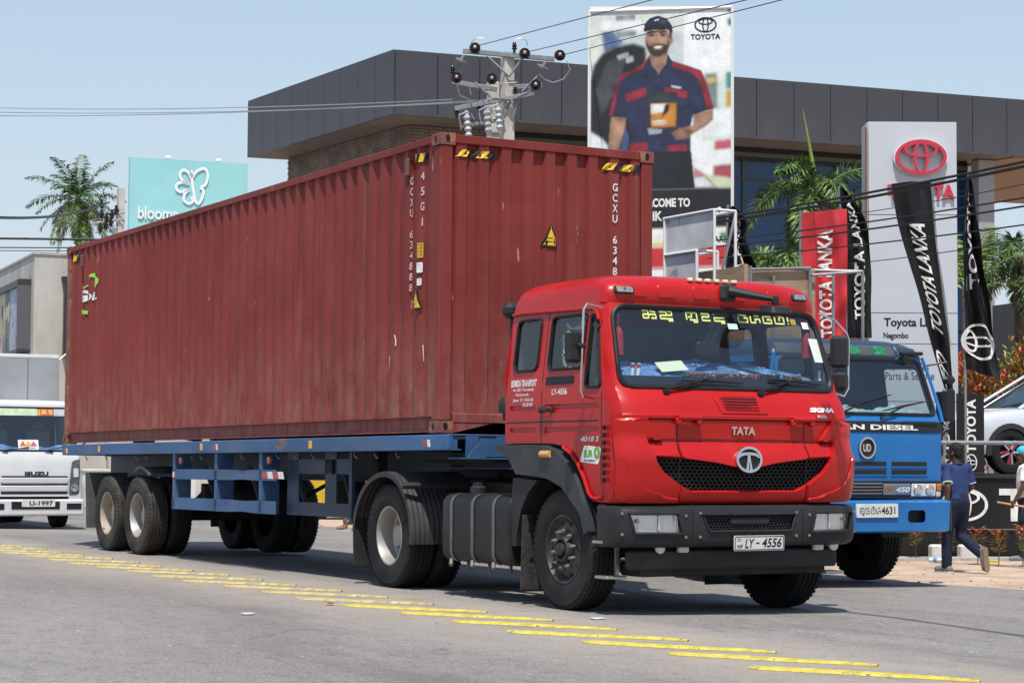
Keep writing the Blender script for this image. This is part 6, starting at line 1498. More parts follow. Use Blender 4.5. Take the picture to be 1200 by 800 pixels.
mb.add([p for L in lp_ for p in L], [(i*k+j, i*k+(j+1) % k, (i+1)*k+(j+1) % k, (i+1)*k+j) for i in range(len(lp_)-1) for j in range(k)]+[tuple(range((len(lp_)-1)*k, len(lp_)*k))])
mb.add([(-1.6, -.86, .6), (-1.6, .86, .6), (-1.6, .8, 2.3), (-1.6, -.8, 2.3)], [(0, 1, 2, 3)]); mb.build('cab_body', M_IW, IZ, 45, each=False)
IG = skin_fill(inset(iw, -.01), [], lambda a, b: IB.F(a, b, -.005), .12).build('windscreen', M_WS, IZ); mb = MB(); mb.ring([IB.F(p[0], p[1], .002) for p in resample(iw, .1)], .016, 6); mb.build('rubber_seal', M_RUB, IG)
for sg in (-1, 1):
    fs = IB.S(sg); skin_fill(IS, [], lambda a, b: fs(a, b, .002), .2).build('door_window', M_SIDEG, IZ)
for y0, y1, col in ((-.78, .10, (.50, .62, .52)), (.10, .42, (.55, .08, .05)), (.42, .78, (.45, .40, .62))):
    skin_fill([(y0, 2.09), (y1, 2.09), (y1, 2.23), (y0, 2.23)], [], lambda a, b: IB.F(a*(1-.03*(b-2.1)), b, .003), .1).build('sun_strip', mat('strip_%d' % int(y1*100), col, .5, var=.2, scale=6), IG)
mb = MB()
for i, gname in enumerate(('pi', 'ta', 'ri', 'ka', 'hi', 'yi', 'su', 'ka', 'ri', 'ta', 'hi')): strokes(mb, [[(-.72+i*.125+p[0]*.095+(.03 if i > 5 else 0), 2.125+p[1]*.07) for p in L] for L in GL[gname]], IB.F, .018, .005)
mb.build('lettering', mat('strip_text', (.50, .62, .12), .5), IG, 0)
skin_fill(rrect(-.29, 1.46, .09, 1.64, .01, 2), [], lambda a, b: IB.F(a, b, .003), .1).build('sticker', M_DECW, IG)
for q, col in ((-.2, (.6, .1, .05)), (-.10, (.7, .35, .05)), (0, (.5, .1, .1))):
    mb = MB(); flat_poly(mb, [(q-.07, 1.52), (q+.07, 1.52), (q, 1.62)], IB.F, .0045); mb.build('sticker_print', mat('print_%d' % int(q*100+30), col, .5), IG, 0)
mb = MB(); strokes(mb, [[(-.24, 1.49), (-.1, 1.49), (.04, 1.49)]], IB.F, .016, .0045); mb.build('sticker_print', mat('print_blue', (.06, .2, .45), .5), IG, 0)
lettering('ISUZU', lambda u, v, o: IB.F(u+.03, v+1.02, .003+o), M_UBK, IZ, .44, .075, .04, th=.008)
for z in (.845, .70):
    mb = MB(); raised(mb, rrect(-.63, z, .63, z+.10, .02, 3), IB.F, .02, .012, .1); bar = mb.build('grille_bar', M_IW, IZ)
for z in (.81, .955, .665):
    mb = MB(); raised(mb, rrect(-.62, z-.022, .62, z+.022, .01, 2), IB.F, .004, .003, .1); mb.build('grille_slot', M_UBK, IZ)
for sg in (-1, 1):
    P_ = [(sg*.65, .62), (sg*.845, .64), (sg*.855, 1.30), (sg*.70, 1.25), (sg*.66, .95)]
    mb = MB(); raised(mb, rpoly(P_ if sg > 0 else P_[::-1], .03, 3), IB.F, .02, .012, .06); hl = mb.build('headlamp', mat('lamp_smoke', (.10, .10, .10), .2, var=.5, scale=12), IZ)
    mb = MB(); mb.lathe([(.075, 0), (.07, .012), (.04, -.0), (.001, -.0)], 16, Matrix.Translation(IB.F(sg*.745, .76, .022)) @ Matrix.Rotation(pi/2, 4, 'Y')); mb.build('reflector', M_CHROME, hl)
    mb = MB(); raised(mb, rrect(*sorted((sg*.72, sg*.82))[:1], .95, sorted((sg*.72, sg*.82))[1], 1.12, .02, 2), IB.F, .026, .006, .06); mb.build('indicator', M_REFL, hl)
    mb = MB(); mb.tube([(-.30, sg*.80, 1.9), (-.16, sg*1.0, 1.92), (-.16, sg*1.0, 1.6), (-.26, sg*.86, 1.5)], .014, 6); mb.build('mirror_arm', M_UBK, IZ); mb = MB(); mb.box((-.15, sg*1.0, 1.8), (.07, .16, .3), .03); mb.build('mirror', M_UBK, IZ)
    wheel(IZ, -.95, sg*.72, .40, sg, 'front', R=.777); wheel(IZ, -4.2, sg*.80, .40, sg, 'dual', R=.777); wheel(IZ, -4.2, sg*.56, .40, sg, 'inner', R=.777)
mb = MB(); mb.box((.02, 0, .40), (.14, 1.84, .30), .03); ib = mb.build('bumper', M_IW, IZ)
for y, w in ((0, .9), (-.72, .28), (.72, .28)):
    mb = MB(); mb.box((.09, y, .44 if w > .5 else .42), (.02, w, .14 if w > .5 else .11), .005); mb.build('bumper_recess', M_UBK, ib)
ipf = plane_fn((.115, .045, .48), (0, 1, 0), (0, 0, 1), (1, 0, 0)); mb = MB(); mb.prism(rrect(-.31, -.065, .31, .065, .01, 2), lambda a, b: ipf(a, b, -.01), lambda a, b: ipf(a, b, 0)); inp = mb.build('number_plate', mat('plate_white', (.62, .62, .58), .5), IZ)
lettering('LI-1997', lambda u, v, o: ipf(u+.05, v, .002), M_RUB, inp, .44, .085, .03)
mb = MB(); mb.tube([IB.F(.35, 1.40, .02), IB.F(.2, 1.43, .03), IB.F(.72, 1.55, .02)], .012, 6); mb.build('wiper', M_RUB, IZ)
mb = MB(); mb.tube([IB.F(-.5, 1.40, .02), IB.F(-.6, 1.43, .03), IB.F(-.1, 1.50, .02)], .012, 6); mb.build('wiper', M_RUB, IZ)
mb = MB(); mb.box((-.85, 0, .55), (1.4, 1.4, .25), .05); mb.build('front_axle', M_CHAS, IZ)
for sg in (-1, 1): mb = MB(); mb.box((-3.2, sg*.38, .68), (5, .08, .18)); mb.build('chassis_rail', M_CHAS, IZ)
M_BOXP = mat('box_panel', (.36, .37, .38), .45, metal=.3, var=.12, scale=1.5, dust=(.28, .27, .25), dust_t=.6)
BW = .92
mb = MB(); mb.box((-3.9, 0, 2.05), (4.4, 2*BW-.02, 2.42), .01); bx = mb.build('cargo_box', M_BOXP, IZ)
for i in range(3):
    mb = MB(); mb.box((-1.69, -.61+i*.61, 2.82), (.02, .60, .82), .006); mb.build('panel', M_BOXP, bx)
for i in range(4):
    mb = MB()
    for q in range(11): mb.box((-1.675, -.915+i*.61, 2.44+q*.075), (.012, .022, .022), .005)
    tag(mb.build('rivets', M_STEEL, bx, each=False), kind='stuff')
mb = MB(); mb.box((-1.70, 0, 3.25), (.05, 2*BW, .05), .01); mb.box((-3.9, 0, 3.285), (4.42, 2*BW, .03), .01); mb.build('top_rim', M_IW, bx)
mb = MB(); mb.box((-.9, 0, 1.1), (1.2, 1.6, .04)); mb.box((-1.5, 0, 1.7), (.04, 1.6, 1.1)); mb.prism([(-.5, .8), (-.08, .8), (-.14, 1.36), (-.45, 1.40)], lambda a, b: (a, -.8, b), lambda a, b: (a, .8, b)); mb.build('cab_lining', M_INT, IZ, each=False)
mb = MB(); mb.grid(lambda u, v: (-.22-.2*u, -.68+1.36*v, 1.42+.11*u**.7+.03*u*sin(v*15)), 5, 30); mb.build('dash_cloth', M_CLOTH, IZ)
for y in (-.4, .42): mb = MB(); mb.box((-1.25, y, 1.55), (.12, .45, .6), .05, Ry(-.15)); mb.box((-1.3, y, 1.92), (.08, .24, .14), .04); mb.build('seat', mat('seat_pale', (.20, .22, .23), .9), IZ)

# ================================================================ DISPLAY PLATFORM, CAR, BANNERS
M_HOARD = mat('hoarding_black', (0.014, 0.014, 0.015), 0.45, var=.15, scale=2)
pd = Vector((.42, .9075, 0)); pn = Vector((-.9075, .42, 0)); P0 = Vector((-7.25, 8.75, -.15))
PL = thing('display_platform', 'black clad display platform with white emblem and lettering under the silver car', 'platform', P0)
pf0 = plane_fn((0, 0, 0), pd, (0, 0, 1), -pn)
pp = lambda a, b, z: tuple(pd*a+pn*b+Vector((0, 0, z)))
mb = MB(); mb.prism([(0, .05), (8, .05), (8, 5), (0, 5)], lambda a, b: pp(a, b, 0), lambda a, b: pp(a, b, 1.20)); mb.build('base', M_HOARD, PL, 0)
mb = MB(); mb.prism([(-.03, -.03), (8.03, -.03), (8.03, 5.03), (-.03, 5.03)], lambda a, b: pp(a, b, 1.20), lambda a, b: pp(a, b, 1.25)); mb.build('deck', mat('deck_dark', (.03, .03, .032), .6), PL, 0)
for i in range(4):
    mb = MB(); mb.box((0, 0, 0), (1.985, .03, .76), .006); o = mb.build('panel', M_HOARD, PL, 0); o.location = pp(1+2*i, .02, .82); o.rotation_euler = (0, 0, atan2(pd.y, pd.x))
    mb = MB(); mb.box((0, 0, 0), (1.985, .03, .42), .006); o = mb.build('panel', M_HOARD, PL, 0); o.location = pp(1+2*i, .035, .215); o.rotation_euler = (0, 0, atan2(pd.y, pd.x))
mb = MB(); mb.box((0, 0, 0), (7.98, .012, .012)); o = mb.build('edge_strip', M_STEEL, PL, 0); o.location = pp(4, -.002, .435); o.rotation_euler = (0, 0, atan2(pd.y, pd.x))
three_ovals(lambda a, b, c=0: pf0(2.27+a, .80+b, .002+c), M_DECW, PL, .36)
lettering('TOYOTA', lambda u, v, o: pf0(u+4.35, v+.80, .002), M_DECW, PL, 3.1, .50, .03)
# galvanised rail in front of the platform
RL_ = thing('guard_rail', 'galvanised pipe rail running in front of the black platform', 'rail', P0-pn*.75)
mb = MB(); mb.tube([pp(.6, 0, 1.72), pp(8, 0, 1.72)], .034, 10); mb.build('pipe', M_GALV, RL_)
for a in (1.0, 5.2, 7.9): mb = MB(); mb.tube([pp(a, 0, 0), pp(a, 0, 1.70)], .03, 8); mb.build('post', M_GALV, RL_)
# ---- silver car on the platform, seen from its front quarter
M_CAR = mat('car_silver', (.60, .62, .65), .25, metal=.15, coat=.6, var=.03, scale=2)
M_ARCHC = mat('cladding', (.030, .031, .034), .6)
CARP = Vector([(-7.47,12.72,1.13)][0]); hd = -Vector((.4826, .8758, 0)); hd.rotate(Matrix.Rotation(radians(20), 3, 'Z'))
CA = thing('display_car', 'silver grey sport utility car on the black display platform', 'car', (0, 0, 0), atan2(hd.y, hd.x))
# wheel under the pixel is the front wheel on the camera side: local (1.30, y)
wl = Matrix.Rotation(atan2(hd.y, hd.x), 3, 'Z') @ Vector((1.28, .78, 0)); CA.location = (CARP.x-wl.x, CARP.y-wl.y, 1.10)
def cz(x, t=1): return 0
top_ = [(-2.15, .95), (-2.0, 1.02), (-1.0, 1.05), (.75, 1.06), (1.2, 1.03), (1.75, .97), (2.08, .86), (2.2, .70)]
def toph(x):
    for a, b in zip(top_, top_[1:]):
        if x <= b[0]: t = (x-a[0])/(b[0]-a[0]); return a[1]+(b[1]-a[1])*max(0, t)
    return top_[-1][1]
def halfw(x): return .90-.16*max(0, (abs(x)-1.5)/.7)**2
xs = [-2.2+.08*i for i in range(56)]; cuts = []
mb = MB(); L = []
for x in xs:
    w = halfw(x); h = toph(x); b = .30
    for wx in (1.28, -1.30):
        d = abs(x-wx)
        if d < .42: b = max(b, .36+sqrt(max(0, .42**2-d*d))*.98)
    half = [(w*.96, b), (w, max(b+.01, .50)), (w*1.0, max(b+.02, .72)), (w*.985, max(b+.03, .86)), (w*.93, max(b+.04, h-.05)), (w*.86, max(b+.05, h-.01)), (w*.5, h+.02), (0, h+.03)]
    L.append([(x, y, z) for y, z in half]+[(x, -y, z) for y, z in half[-2::-1]])
k = len(L[0]); mb.add([p for l in L for p in l], [(i*k+j, i*k+j+1, (i+1)*k+j+1, (i+1)*k+j) for i in range(len(L)-1) for j in range(k-1)]+[tuple(range(k)), tuple(range((len(L)-1)*k, len(L)*k))])
mb.build('body', M_CAR, CA, 40)
def glasshouse(sc, z0, z1):
    P = [(1.02, 1.03), (.10, 1.58), (-.4, 1.64), (-1.4, 1.60), (-2.0, 1.10)]
    return P
mb = MB(); loops = []
for t in [i/8 for i in range(9)]:
    z = 1.03+.60*t; xf = 1.05-1.02*t**1.05; xb = -2.05+.55*t**1.2; w = .80-.20*t
    lp = [(xb, -w*.85), (xb+.15, -w), (xf-.35, -w), (xf-.12, -w*.86), (xf, -w*.45), (xf+.03, 0), (xf, w*.45), (xf-.12, w*.86), (xf-.35, w), (xb+.15, w), (xb, w*.85)]
    loops.append([(x, y, z) for x, y in lp])
k = len(loops[0]); mb.add([p for l in loops for p in l], [(i*k+j, i*k+(j+1) % k, (i+1)*k+(j+1) % k, (i+1)*k+j) for i in range(8) for j in range(k)])
mb.build('glasshouse', mat('car_glass', (.03, .05, .06), .05, spec=.9), CA, 30)
mb = MB(); tp = [(x, y, 1.63) for x, y, z in loops[-1]]; tq = [(x*.93-.03, y*.8, 1.665) for x, y, z in loops[-1]]; mb.add([tuple(Vector(p)+Vector((0, 0, -.012))) for p in tp]+tp+tq, [(j, (j+1) % k, k+(j+1) % k, k+j) for j in range(k)]+[(k+j, k+(j+1) % k, 2*k+(j+1) % k, 2*k+j) for j in range(k)]+[tuple(range(2*k, 3*k))]); mb.build('roof', mat('car_roof', (.05, .05, .055), .3), CA)
for sg in (-1, 1):
    mb = MB(); mb.tube([(1.02, sg*.74, 1.04), (.42, sg*.68, 1.38), (.0, sg*.615, 1.63), (-.7, sg*.60, 1.65)], .032, 6); mb.build('pillar', M_CAR, CA)
    for wx in (1.28, -1.30):
        mb = MB(); n = 20
        A_ = [(wx+.45*cos(pi*(-.05+1.1*q/n)), .36+.45*sin(pi*(-.05+1.1*q/n))) for q in range(n+1)]; B_ = [(wx+.365*cos(pi*(-.05+1.1*q/n)), .36+.365*sin(pi*(-.05+1.1*q/n))) for q in range(n+1)]
        vs = [(x, sg*(halfw(x)+.012), z) for x, z in A_]+[(x, sg*(halfw(x)+.022), z) for x, z in B_]+[(x, sg*(halfw(x)-.2), z) for x, z in B_]
        mb.add(vs, [(q, q+1, n+2+q, n+1+q) for q in range(n)]+[(n+1+q, n+2+q, 2*n+3+q, 2*n+2+q) for q in range(n)]); mb.build('wheel_arch', M_ARCHC, CA)
        wt = link(TY, 'wheel', None, CA); wt.location = (wx, sg*.80, .36); wt.rotation_euler = (pi/2 if sg < 0 else -pi/2, 0, 0); wt.scale = (.70, .70, .80); wt.material_slots[0].link = 'OBJECT'; wt.material_slots[0].material = M_RUB
        mb = MB(); mb.lathe([(.36, .10), (.36, .125), (.335, .125), (.325, -.02), (.05, -.02), (.001, -.02)], 32)
        rm = mb.build('rim', mat('rim_dark', (.03, .03, .032), .4, metal=.4), wt)
        for q in range(5):
            a = 2*pi*q/5+.3
            for e in (-1, 1):
                mb = MB(); ca, sa = cos(a), sin(a); pr_ = lambda r, t, z: (r*ca-t*sa, r*sa+t*ca, z)
                mb.add([pr_(.05, e*.005, .12), pr_(.05, e*.035, .12), pr_(.34, e*.075, .11), pr_(.34, e*.03, .11), pr_(.05, e*.005, .06), pr_(.05, e*.035, .06), pr_(.34, e*.075, .05), pr_(.34, e*.03, .05)], [(0, 1, 2, 3), (0, 1, 5, 4), (1, 2, 6, 5), (2, 3, 7, 6), (3, 0, 4, 7)])
                mb.build('spoke', mat('spoke_silver', (.6, .6, .6), .3, metal=.6) if e > 0 else mat('spoke_red', (.40, .03, .06), .4), wt, 0)
        mb = MB(); mb.lathe([(.36, .115), (.352, .128), (.34, .128)], 32); mb.build('rim_edge', mat('rim_red', (.42, .04, .07), .4), wt)
    mb = MB(); mb.box((.75, sg*.92, 1.08), (.14, .18, .12), .04); mb.build('door_mirror', M_CAR, CA)
    mb = MB(); mb.box((2.04, sg*.62, .78), (.16, .34, .10), .03, Rz(-sg*.35)); mb.build('headlamp', M_REFL, CA)
mb = MB(); mb.box((0, 0, .33), (4.0, 1.70, .14), .04); mb.build('sill_cladding', M_ARCHC, CA)
mb = MB(); mb.box((2.10, 0, .52), (.18, 1.4, .28), .05); mb.build('grille', M_ARCHC, CA)
mb = MB(); mb.tube([(1.0, .15, 1.07), (.85, .6, 1.14)], .012, 5); mb.build('wiper', M_RUB, CA)
# ---- black upright banners
def board(nm, label, px0, px1, py0, py1, d0, txt=True, cut=0):
    pass
(bx0, bx1) = [Vector(p) for p in [(-6.41,10.77,2.32),(-6.21,11.13,2.31)]]
def stand(label, a, b, z0, z1, cat='banner'):
    a = Vector(a); b = Vector(b); u = (b-a); u.z = 0; w = u.length; u.normalize(); n = u.cross(Vector((0, 0, 1)))
    T_ = thing('banner_stand', label, cat, (a.x, a.y, z0), group='black upright banners at the platform edge'); f_ = plane_fn((0, 0, 0), u, (0, 0, 1), n); H = z1-z0
    mb = MB(); mb.prism(rrect(0, .03, w, H, .012, 2), lambda p, q: f_(p, q, -.03), lambda p, q: f_(p, q, 0)); mb.build('panel', M_HOARD, T_)
    mb = MB(); mb.box(f_(w/2, .015, -.03), (.36, .22, .03), .008, Rz(atan2(u.y, u.x))); mb.build('foot', M_PLAS, T_)
    lettering('TOYOTA', lambda s, t, o: f_(w*.52-t, H*.60+s, .002), M_DECW, T_, H*.66, w*.36, .03)
    three_ovals(lambda s, t, c=0: f_(w*.52-t, H*.15+s, .002+c), M_DECW, T_, H*.105, sx=1.0)
    return T_
stand('black upright banner with white lettering beside the silver car', bx0, bx1, 1.10, bx0.z)
(cx0, cx1) = [Vector(p) for p in [(-6.71,10.63,2.35),(-6.57,10.88,2.34)]]
stand('black upright banner half hidden behind the blue truck cab', cx0, cx1, 1.10, cx0.z)
# ================================================================ PYLON SIGN
M_PYL = mat('pylon_silver', (.52, .54, .57), .38, metal=.15, var=.05, scale=.8); M_PYR = mat('sign_red', (.52, .02, .05), .3, coat=.4)
(pa, pb_) = [Vector(p) for p in [(-10.63,12.49,7.19),(-9.89,13.83,7.2)]]
yu = (pb_-pa); yu.z = 0; PW = yu.length; yu.normalize(); yn = yu.cross(Vector((0, 0, 1))); KP = 67.4
PY_ = thing('pylon_sign', 'tall silver pylon sign with red oval emblem and black dealer lettering', 'sign', (pa.x, pa.y, -.15))
yf = plane_fn((0, 0, 0), yu, (0, 0, 1), yn)
def yp(x, y): return ((x-1018)/KP, 7.19+.15-(y-142)/KP)
mb = MB(); mb.prism([(.02, 0), (PW-.02, 0), (PW-.02, 7.33), (.02, 7.33)], lambda a, b: yf(a, b, -.70), lambda a, b: yf(a, b, -.03)); mb.build('core', mat('pylon_core', (.22, .23, .24), .5), PY_, 0)
ys_ = [142, 252, 367, 403, 470, 560, 648]
for a, b in zip(ys_, ys_[1:]):
    z1, z0 = yp(0, a)[1], yp(0, b)[1]; mb = MB(); mb.box(yf(PW/2, (z0+z1)/2, -.015), (PW, .03, z1-z0-.014), .004, Rz(atan2(yu.y, yu.x))); mb.build('panel', M_PYL, PY_)
    mb = MB(); mb.box(yf(-.0, (z0+z1)/2, -.36), (.03, .52, z1-z0-.014), .004, Rz(atan2(yu.y, yu.x))); mb.build('side_panel', M_PYL, PY_)
mb = MB(); mb.box(yf(-.018, 3.8, -.14), (.02, .10, 6.9), .004, Rz(atan2(yu.y, yu.x))); mb.build('side_strip', mat('strip_copper', (.30, .13, .08), .5), PY_)
ex, ez = yp(1078, 185)
three_ovals(lambda a, b, c=0: yf(ex+a, ez+b, .02+c), M_DECW, PY_, .47, .05, .0, 'emblem_backing'); three_ovals(lambda a, b, c=0: yf(ex+a*.97, ez+b*.97, .07+c), M_PYR, PY_, .46, .06, .0)
tx, tz_ = yp(1079, 225); lettering('TOYOTA', lambda u, v, o: yf(tx+u, tz_+v, .003+o), M_PYR, PY_, 78/KP, 17/KP, .04, th=.06)
for body_, x, y, w, h, bo_ in (('Toyota Lanka', 1071, 379, 72, 13, .03), ('Negombo', 1049, 394, 29, 9, .03), ('New Vehicles', 1062, 429, 50, 9, .0), ('Parts & Service', 1065, 440, 57, 9, .0)):
    a, b = yp(x, y); lettering(body_, lambda u, v, o: yf(a+u, b+v, .003), M_RUB, PY_, w/KP, h/KP, bo_)
# ================================================================ BILLBOARD with printed poster
bl = Vector([(-17.97,11.24,10.36)][0]); (brx, bry), = [(-16.18,13.5)]
b_u = Vector((brx-bl.x, bry-bl.y, 0)); BWD = b_u.length; b_u.normalize(); b_n = b_u.cross(Vector((0, 0, 1)))
BB = thing('billboard', 'tall printed billboard of a smiling mechanic holding an oil can', 'billboard', (bl.x, bl.y, -.15))
b0f = plane_fn((0, 0, 0), b_u, (0, 0, 1), b_n)
def bp(x, y):
    """poster picture coordinates to the billboard plane"""
    t = (x-691)/167; return (t*BWD, 10.51-(y-(14-5*t))/(57.8*(1+.03*t)))
def cp(P): return [bp(670+x/3.077, y/3.077) for x, y in P]
mb = MB(); mb.prism([(0, 4.9), (BWD, 4.9), (BWD, 10.51), (0, 10.51)], lambda a, b: b0f(a, b, -.12), lambda a, b: b0f(a, b, 0)); mb.build('panel', mat('banner_white', (.74, .74, .73), .6), BB, 0)
mb = MB()
for a, b in (((0, 4.9), (0, 10.51)), ((BWD, 4.9), (BWD, 10.51)), ((0, 10.51), (BWD, 10.51))): mb.tube([b0f(a[0], a[1], .01), b0f(b[0], b[1], .01)], .035, 6)
mb.build('frame', M_WSTEEL, BB, each=False)
for a in (.3, BWD-.3):
    mb = MB(); mb.tube([b0f(a, 0, -.25), b0f(a, 10.3, -.25)], .09, 8); mb.box(b0f(a, 7.5, -.16), (.08, .12, 5), .01, Rz(atan2(b_u.y, b_u.x))); mb.build('post', M_GALV, BB)
# the poster picture is worked out as a small raster of soft colour areas and printed onto a fine sheet
import numpy as np
RW_, RH_ = 240, 444; CX0, CY0, CX1, CY1 = 66., 24., 585., 982.
gx_, gy_ = np.meshgrid(CX0+(np.arange(RW_)+.5)/RW_*(CX1-CX0), CY0+(np.arange(RH_)+.5)/RH_*(CY1-CY0))
PIMG = np.full((RH_, RW_, 3), .74); nrs = np.random.RandomState(3)
def blur(a, r):
    for ax in (0, 1):
        for _ in range(2):
            n = int(r)
            if n < 1: return a
            p = np.concatenate([np.repeat(a.take([0], ax), n, ax), a, np.repeat(a.take([-1], ax), n, ax)], ax); c = np.cumsum(p, ax); z = np.zeros_like(c.take([0], ax)); c = np.concatenate([z, c], ax); m = a.shape[ax]
            a = (c.take(range(2*n+1, 2*n+1+m), ax)-c.take(range(m), ax))/(2*n+1)
    return a
def soft_noise(r): a = blur(nrs.rand(RH_, RW_), r); return (a-a.mean())/(a.std()+1e-9)
FOLD = soft_noise(4)*.5+soft_noise(8)*.5; FINE = soft_noise(1)
def pmask(P):
    m = np.zeros((RH_, RW_), bool); j = len(P)-1
    for i in range(len(P)):
        xi, yi = P[i]; xj, yj = P[j]
        if yi != yj: m ^= ((yi > gy_) != (yj > gy_)) & (gx_ < (xj-xi)*(gy_-yi)/(yj-yi)+xi)
        j = i
    return m.astype(float)
def pr(col, P, soft=None, fold=.22):
    """one colour area: soft edge and a mild tonal variation as in a photographic print"""
    x0 = min(p[0] for p in P); x1 = max(p[0] for p in P); m = pmask(P); man = (x0 > 130 and x1 < 516)
    if soft is None: soft = 1 if man else 2
    big = (x1-x0) > 60; m = blur(m, soft) if soft else m
    inner = blur(m, 7) if big else m; t = 1+(fold if max(col) < .5 else .06)*FOLD*(1 if big else .5)+.03*FINE-(.45*(1-inner) if (man and big) else 0)
    t = np.clip(t, .35, 1.7)
    for c in range(3): PIMG[..., c] = PIMG[..., c]*(1-m)+np.clip(col[c]*t, 0, .85)*m
SK = (.36, .20, .13); NV = (.018, .022, .06); RD = (.33, .02, .035); WH = (.76, .77, .76); BK = (.012, .012, .014)
pr((.50, .55, .54), [(68, 42), (408, 36), (408, 690), (68, 690)]); pr((.62, .66, .60), [(68, 42), (408, 36), (408, 120), (180, 130), (68, 250)]); pr((.10, .16, .30), [(110, 120), (150, 110), (190, 160), (120, 200)]); pr((.30, .33, .32), [(160, 60), (230, 55), (235, 130), (165, 140)])
pr(WH, rrect(104, 78, 262, 112, 15, 4)); pr(BK, [(68, 300), (82, 240), (110, 200), (160, 172), (225, 160), (270, 175), (275, 420), (232, 560), (68, 560)]); pr((.05, .055, .06), [(90, 330), (130, 230), (200, 190), (180, 300), (110, 420)]); pr((.35, .38, .42), [(165, 205), (205, 192), (210, 206), (172, 222)]); pr((.35, .38, .42), [(196, 210), (224, 204), (226, 226), (200, 234)])
pr((.66, .70, .72), [(68, 480), (110, 505), (140, 540), (110, 560), (68, 560)]); pr(WH, [(408, 30), (583, 26), (583, 692), (408, 692)]); pr((.60, .66, .60), [(470, 300), (583, 270), (583, 520), (470, 520)]); pr((.20, .22, .22), [(480, 275), (525, 270), (527, 400), (485, 410)]); pr((.62, .42, .10), [(488, 290), (520, 288), (520, 305), (488, 308)]); pr((.06, .25, .25), [(556, 268), (580, 266), (580, 330), (556, 332)]); pr((.55, .32, .05), [(556, 335), (580, 333), (580, 395), (556, 397)])
pr(WH, [(480, 410), (583, 400), (583, 500), (480, 500)]); pr((.50, .10, .13), [(515, 520), (583, 515), (583, 550), (515, 555)]); pr(WH, [(515, 560), (583, 556), (583, 600), (515, 604)]); pr((.30, .06, .07), [(512, 612), (583, 606), (583, 670), (512, 660)]); pr((.55, .60, .40), [(470, 640), (583, 660), (583, 692), (470, 692)]); pr((.42, .18, .20), [(440, 615), (480, 640), (520, 690), (440, 692)]); pr(WH, [(440, 655), (480, 650), (515, 692), (440, 692)])
pr((.02, .03, .03), [(563, 28), (579, 27), (579, 45), (563, 46)]); pr((.02, .10, .12), [(563, 70), (579, 69), (579, 96), (563, 97)])
pr(SK, [(146, 425), (200, 425), (196, 470), (172, 552), (134, 552), (140, 470)]); pr((.05, .08, .18), [(196, 470), (212, 500), (205, 552), (176, 552)])
pr(NV, [(262, 236), (290, 262), (312, 268), (345, 255), (362, 226), (420, 244), (468, 262), (488, 310), (512, 402), (440, 428), (430, 470), (432, 560), (445, 692), (204, 692), (212, 560), (210, 440), (200, 432), (138, 424), (160, 320), (180, 278)])
pr(SK, [(440, 424), (512, 405), (512, 440), (490, 462), (430, 500), (385, 512), (362, 490), (392, 476), (440, 462)])
pr(RD, [(262, 236), (268, 250), (200, 278), (176, 300), (152, 424), (138, 424), (160, 320), (180, 276)]); pr(RD, [(362, 226), (420, 244), (468, 262), (488, 310), (512, 402), (492, 406), (462, 300), (440, 272), (362, 246)])
pr(RD, [(196, 345), (270, 322), (271, 352), (202, 374)]); pr(RD, [(336, 320), (418, 338), (416, 364), (338, 345)]); pr(RD, [(212, 528), (280, 522), (275, 552), (212, 556)]); pr(RD, [(350, 535), (416, 530), (416, 556), (350, 560)])
pr((.30, .17, .11), [(284, 185), (350, 178), (350, 236), (322, 272), (312, 272), (284, 244)], 1); pr(NV, [(258, 238), (283, 204), (290, 240), (314, 268), (296, 286), (268, 262)], 0, .3); pr(NV, [(366, 228), (348, 200), (344, 236), (318, 268), (336, 284), (362, 256)], 0, .3); pr(RD, [(258, 238), (283, 204), (286, 209), (263, 242)], 0)
pr((.40, .23, .15), ellipse(313, 148, 44, 60, 24), 1); pr((.30, .165, .10), [(268, 110), (286, 108), (282, 170), (270, 165)], 2); pr((.46, .28, .19), ellipse(330, 142, 12, 12, 14), 3); pr((.46, .28, .19), ellipse(290, 144, 10, 12, 14), 3); pr(SK, ellipse(361, 150, 7, 17, 12), 1); pr((.02, .016, .014), [(352, 104), (366, 104), (362, 146), (354, 140)], 1)
pr((.045, .03, .025), [(272, 150), (280, 170), (293, 165), (313, 160), (335, 164), (348, 166), (356, 140), (355, 172), (344, 195), (322, 209), (302, 209), (282, 195), (272, 172)], 1, .1); pr((.36, .20, .13), [(294, 170), (313, 166), (334, 169), (326, 183), (300, 184)], 1); pr((.70, .66, .62), [(299, 172), (329, 171), (321, 179), (306, 180)], 0, 0); pr((.30, .16, .10), [(306, 124), (313, 122), (320, 150), (308, 152)], 1); pr((.50, .31, .22), [(313, 124), (317, 124), (320, 146), (314, 146)], 1)
for x in (290, 332): pr((.16, .09, .06), ellipse(x, 129, 13, 7, 12), 1); pr((.02, .015, .012), ellipse(x, 130, 6, 3.5, 10), 0, 0); pr((.025, .018, .014), [(x-14, 119), (x, 114), (x+13, 117), (x+13, 121), (x-13, 123)], 0, 0)
pr(NV, [(262, 116), (266, 88), (285, 68), (312, 59), (345, 70), (364, 96), (366, 122), (340, 104), (300, 102)], 0); pr((.008, .010, .022), [(260, 118), (268, 102), (300, 94), (342, 102), (338, 110), (300, 110)], 0, .1); pr((.06, .07, .12), [(300, 66), (340, 74), (352, 92), (318, 84)], 2); pr(WH, [(300, 76), (316, 71), (317, 75), (302, 80)], 0)
